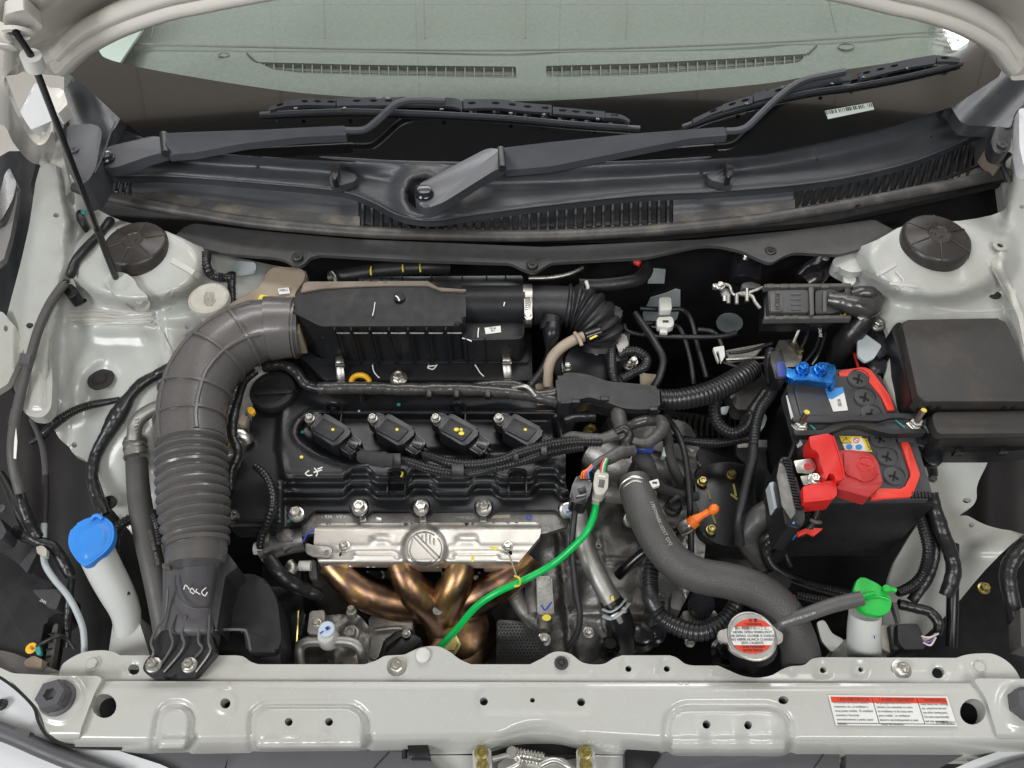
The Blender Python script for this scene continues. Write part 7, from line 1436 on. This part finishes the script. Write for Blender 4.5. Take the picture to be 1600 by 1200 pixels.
t = cab('black conduit elbow passing behind the blue cap to the hose', [(178,870,-.01,8),(178,846,0,8),(184,826,0.,8),(198,814,0.,8),(212,810,0.,8)], 8, 'loom', 'conv'); cab('black conduit continuing down between the white neck and the hose', [(178,866,-.01,5),(188,900,-.02,4),(200,930,-.03,4)], 4, 'rub', 'plain')
cab('black cable between the rubber hose and the bellows', [(238,800,.0,7),(246,822,.0,7),(250,850,-.01,7)], 7, 'loom', 'conv')
cab('black tape bundle gathered below the thin grey tube', [(22,830,.0,9),(44,836,.0,12),(62,846,0,9),(84,856,-.01,8),(100,880,-.02,9),(110,900,-.03,8)], 9); cab('black taped strand dropping from the hose into the bundle', [(30,762,.04,7),(36,790,.03,8),(48,820,.01,9),(60,840,0.,8)], 8)
cab('dark cable standing beside the white bottle neck', [(112,905,-.02,5),(108,940,-.03,6),(106,975,-.05,6),(104,1010,-.06,6)], 6)
HL = thing('headlamp_back', 'dark headlamp housing back with angular ledges in the lower left corner', 'headlamp', P(50, 960, -.08))
prism('housing', rpoly([(-40,880,4),(0,860,8),(40,890,6),(96,920,6),(92,955,5),(70,970,6),(58,1030,6),(10,1050,6),(-40,1040,4)],5), -.04, .06, 'blkm', HL, bev=.004)
prism('ledge', rpoly([(50,922,3),(100,920,3),(88,952,3),(76,950,3)],3), -.02, .02, 'batt', HL, bev=.002); prism('step_block', rpoly([(-40,800,3),(-2,806,4),(10,830,4),(4,842,4),(-40,850,3)],3), .03, .03, 'batt', HL, bev=.003); lathe('ring_boss', 2, 796, .04, [(7,0),(7,3),(5,3.4),(4,1),(0,1)], 'hose', HL)
prism('brace', rpoly([(30,882,2),(56,852,2),(62,856,2),(42,895,2)],2), -.01, .01, 'batt', HL); prism('lower_lens', rpoly([(-40,1008,3),(20,1020,6),(96,1050,4),(60,1056,4),(-40,1040,3)],4), -.03, .02, 'duct', HL, bev=.002)
prism('silver_rib', rpoly([(84,975,2),(91,974,2),(80,1048,2),(66,1048,2)],2), -.035, .012, 'hose', HL, bev=.001)
for i in range(5): boxpx('rib_notch', 80-i*2.0, 990+i*12, -.033, 10, 2, .004, 'blk', HL, rot=-15, bev=0)
text('ZNSL', 68, 940, -.018, 4, 'whp', HL, rot=25)
YT = thing('yellow_tag', 'round yellow tag lettered YBI on a dark wire in the lower left corner', 'tag', P(48, 1013, -.02))
lathe('disc', 49, 1013, -.015, [(8.5,0),(8.5,1.2),(7.5,1.8),(0,1.8)], 'yel', YT, n=24); text('YBI', 50, 1013, -.015+mpp(49,1013,0)*1.8, 4.6, 'ink', YT, rot=30, off=.0008)
tube('tag_wire', [(58,1010,-.015),(72,1002,-.01),(90,994,-.01),(104,998,-.02),(116,1014,-.03)], 3.2, 'rub', YT); prism('green_knot', rpoly([(54,1012,2),(62,1008,2),(64,1022,2),(58,1024,2)],2), -.012, .006, 'tealp', YT); prism('beige_plug', rpoly([(38,1032,2),(52,1024,2),(66,1030,2),(64,1044,2),(38,1040,2)],2), -.02, .015, 'tan', YT, bev=.002)
# behind the duct: air conditioning fittings
AF = thing('air_conditioning_fitting', 'bright aluminium pipe fitting with stamped letters between the duct and the oil cap', 'pipe fitting', P(365, 660, .0))
prism('flange', rpoly([(343,612,6),(352,598,8),(372,596,8),(380,604,8),(378,614,6),(364,618,4),(352,624,6)],5), .022, .01, 'alu2', AF, bev=.002); bolt(367, 603, .024, 5, AF, 'zinc')
tube('pipe_loop', [(340,620,.01),(352,626,.012),(366,622,.012),(374,614,.01)], 5, 'alu2', AF); tube('pipe_loop', [(338,632,.0),(354,636,.0),(370,630,.0)], 4, 'alu2', AF)
prism('body', rpoly([(346,690,6),(350,660,8),(362,640,8),(376,628,8),(384,640,6),(380,680,8),(372,706,8),(352,716,6)],5), .012, .04, 'alu2', AF, bev=.004, seg=3)
tube('elbow', [(370,678,.01,12),(382,682,.008,12),(388,692,0,9)], 11, 'zinc', AF, ns=18); boxpx('copper_tab', 379, 656, .015, 12, 16, .01, 'tan', AF, rot=20)
decal('yellow_dab', ell(354,694,5,6,10), .013, 'yelp', AF, off=.001); text('ASHARE', 356, 664, .0125, 5, 'ink', AF, rot=-76)
prism('lower_foot', rpoly([(350,716,4),(362,706,4),(366,722,4),(354,734,4)],3), -.0, .02, 'alud', AF, bev=.002)
t = prism('yellow_clip', rpoly([(386,636,2),(394,635,2),(399,642,2),(394,648,2),(388,646,2)],2), .03, .006, 'yel', None, bev=.001); tag(t, 'tiny yellow plastic clip beside the taped cable left of the oil cap', 'clip')
cab('ribbed cable looping below the cowl board beside the fluid tank', [(323,396,.11,7),(322,412,.11,7),(330,428,.108,7),(346,434,.105,7),(362,434,.1,7)], 7, 'loom', 'conv'); cab('black taped strand dropping from the ribbed loop behind the tank', [(362,428,.1,7),(362,450,.09,6),(364,475,.07,5)], 6)
t = sheet('tower_flank', rpoly([(300,396,6),(340,404,8),(400,410,6),(400,424,6),(368,430,6),(340,424,10),(310,412,6)],4), .10, 'steelw', None, step=7); tag(t, 'pale painted panel patch below the cowl board beside the ribbed loop', 'panel')
t = prism('hood_hinge_box', rpoly([(118,330,4),(126,326,3),(134,345,4),(130,356,4),(120,346,4)],3), .15, .02, 'blk', None); tag(t, 'small black box with a teal mark behind the prop rod near the weatherstrip', 'bracket'); decal('teal_mark', ell(130,331,4,4,10), .151, 'tealp', t)
# bracket and belt side
cab('black ribbed hose at the belt side below the head cover', [(420,870,-.03,10),(440,900,-.05,12),(470,920,-.07,12),(500,930,-.09,10)], 11, 'tape')
t = prism('belt_guard', rpoly([(420,876,4),(470,890,6),(476,960,6),(440,990,5),(436,900,5)],4), -.13, .05, 'blk', None, bev=.004); tag(t, 'dark belt guard left of the compressor below the sensor housing', 'guard')
t = tube('dipstick_wire', [(466,955,-.07),(465,975,-.07),(463,1010,-.08)], 2.5, 'gold', None, ns=8); tag(t, 'thin brass coloured stem beside the compressor port block', 'stem')
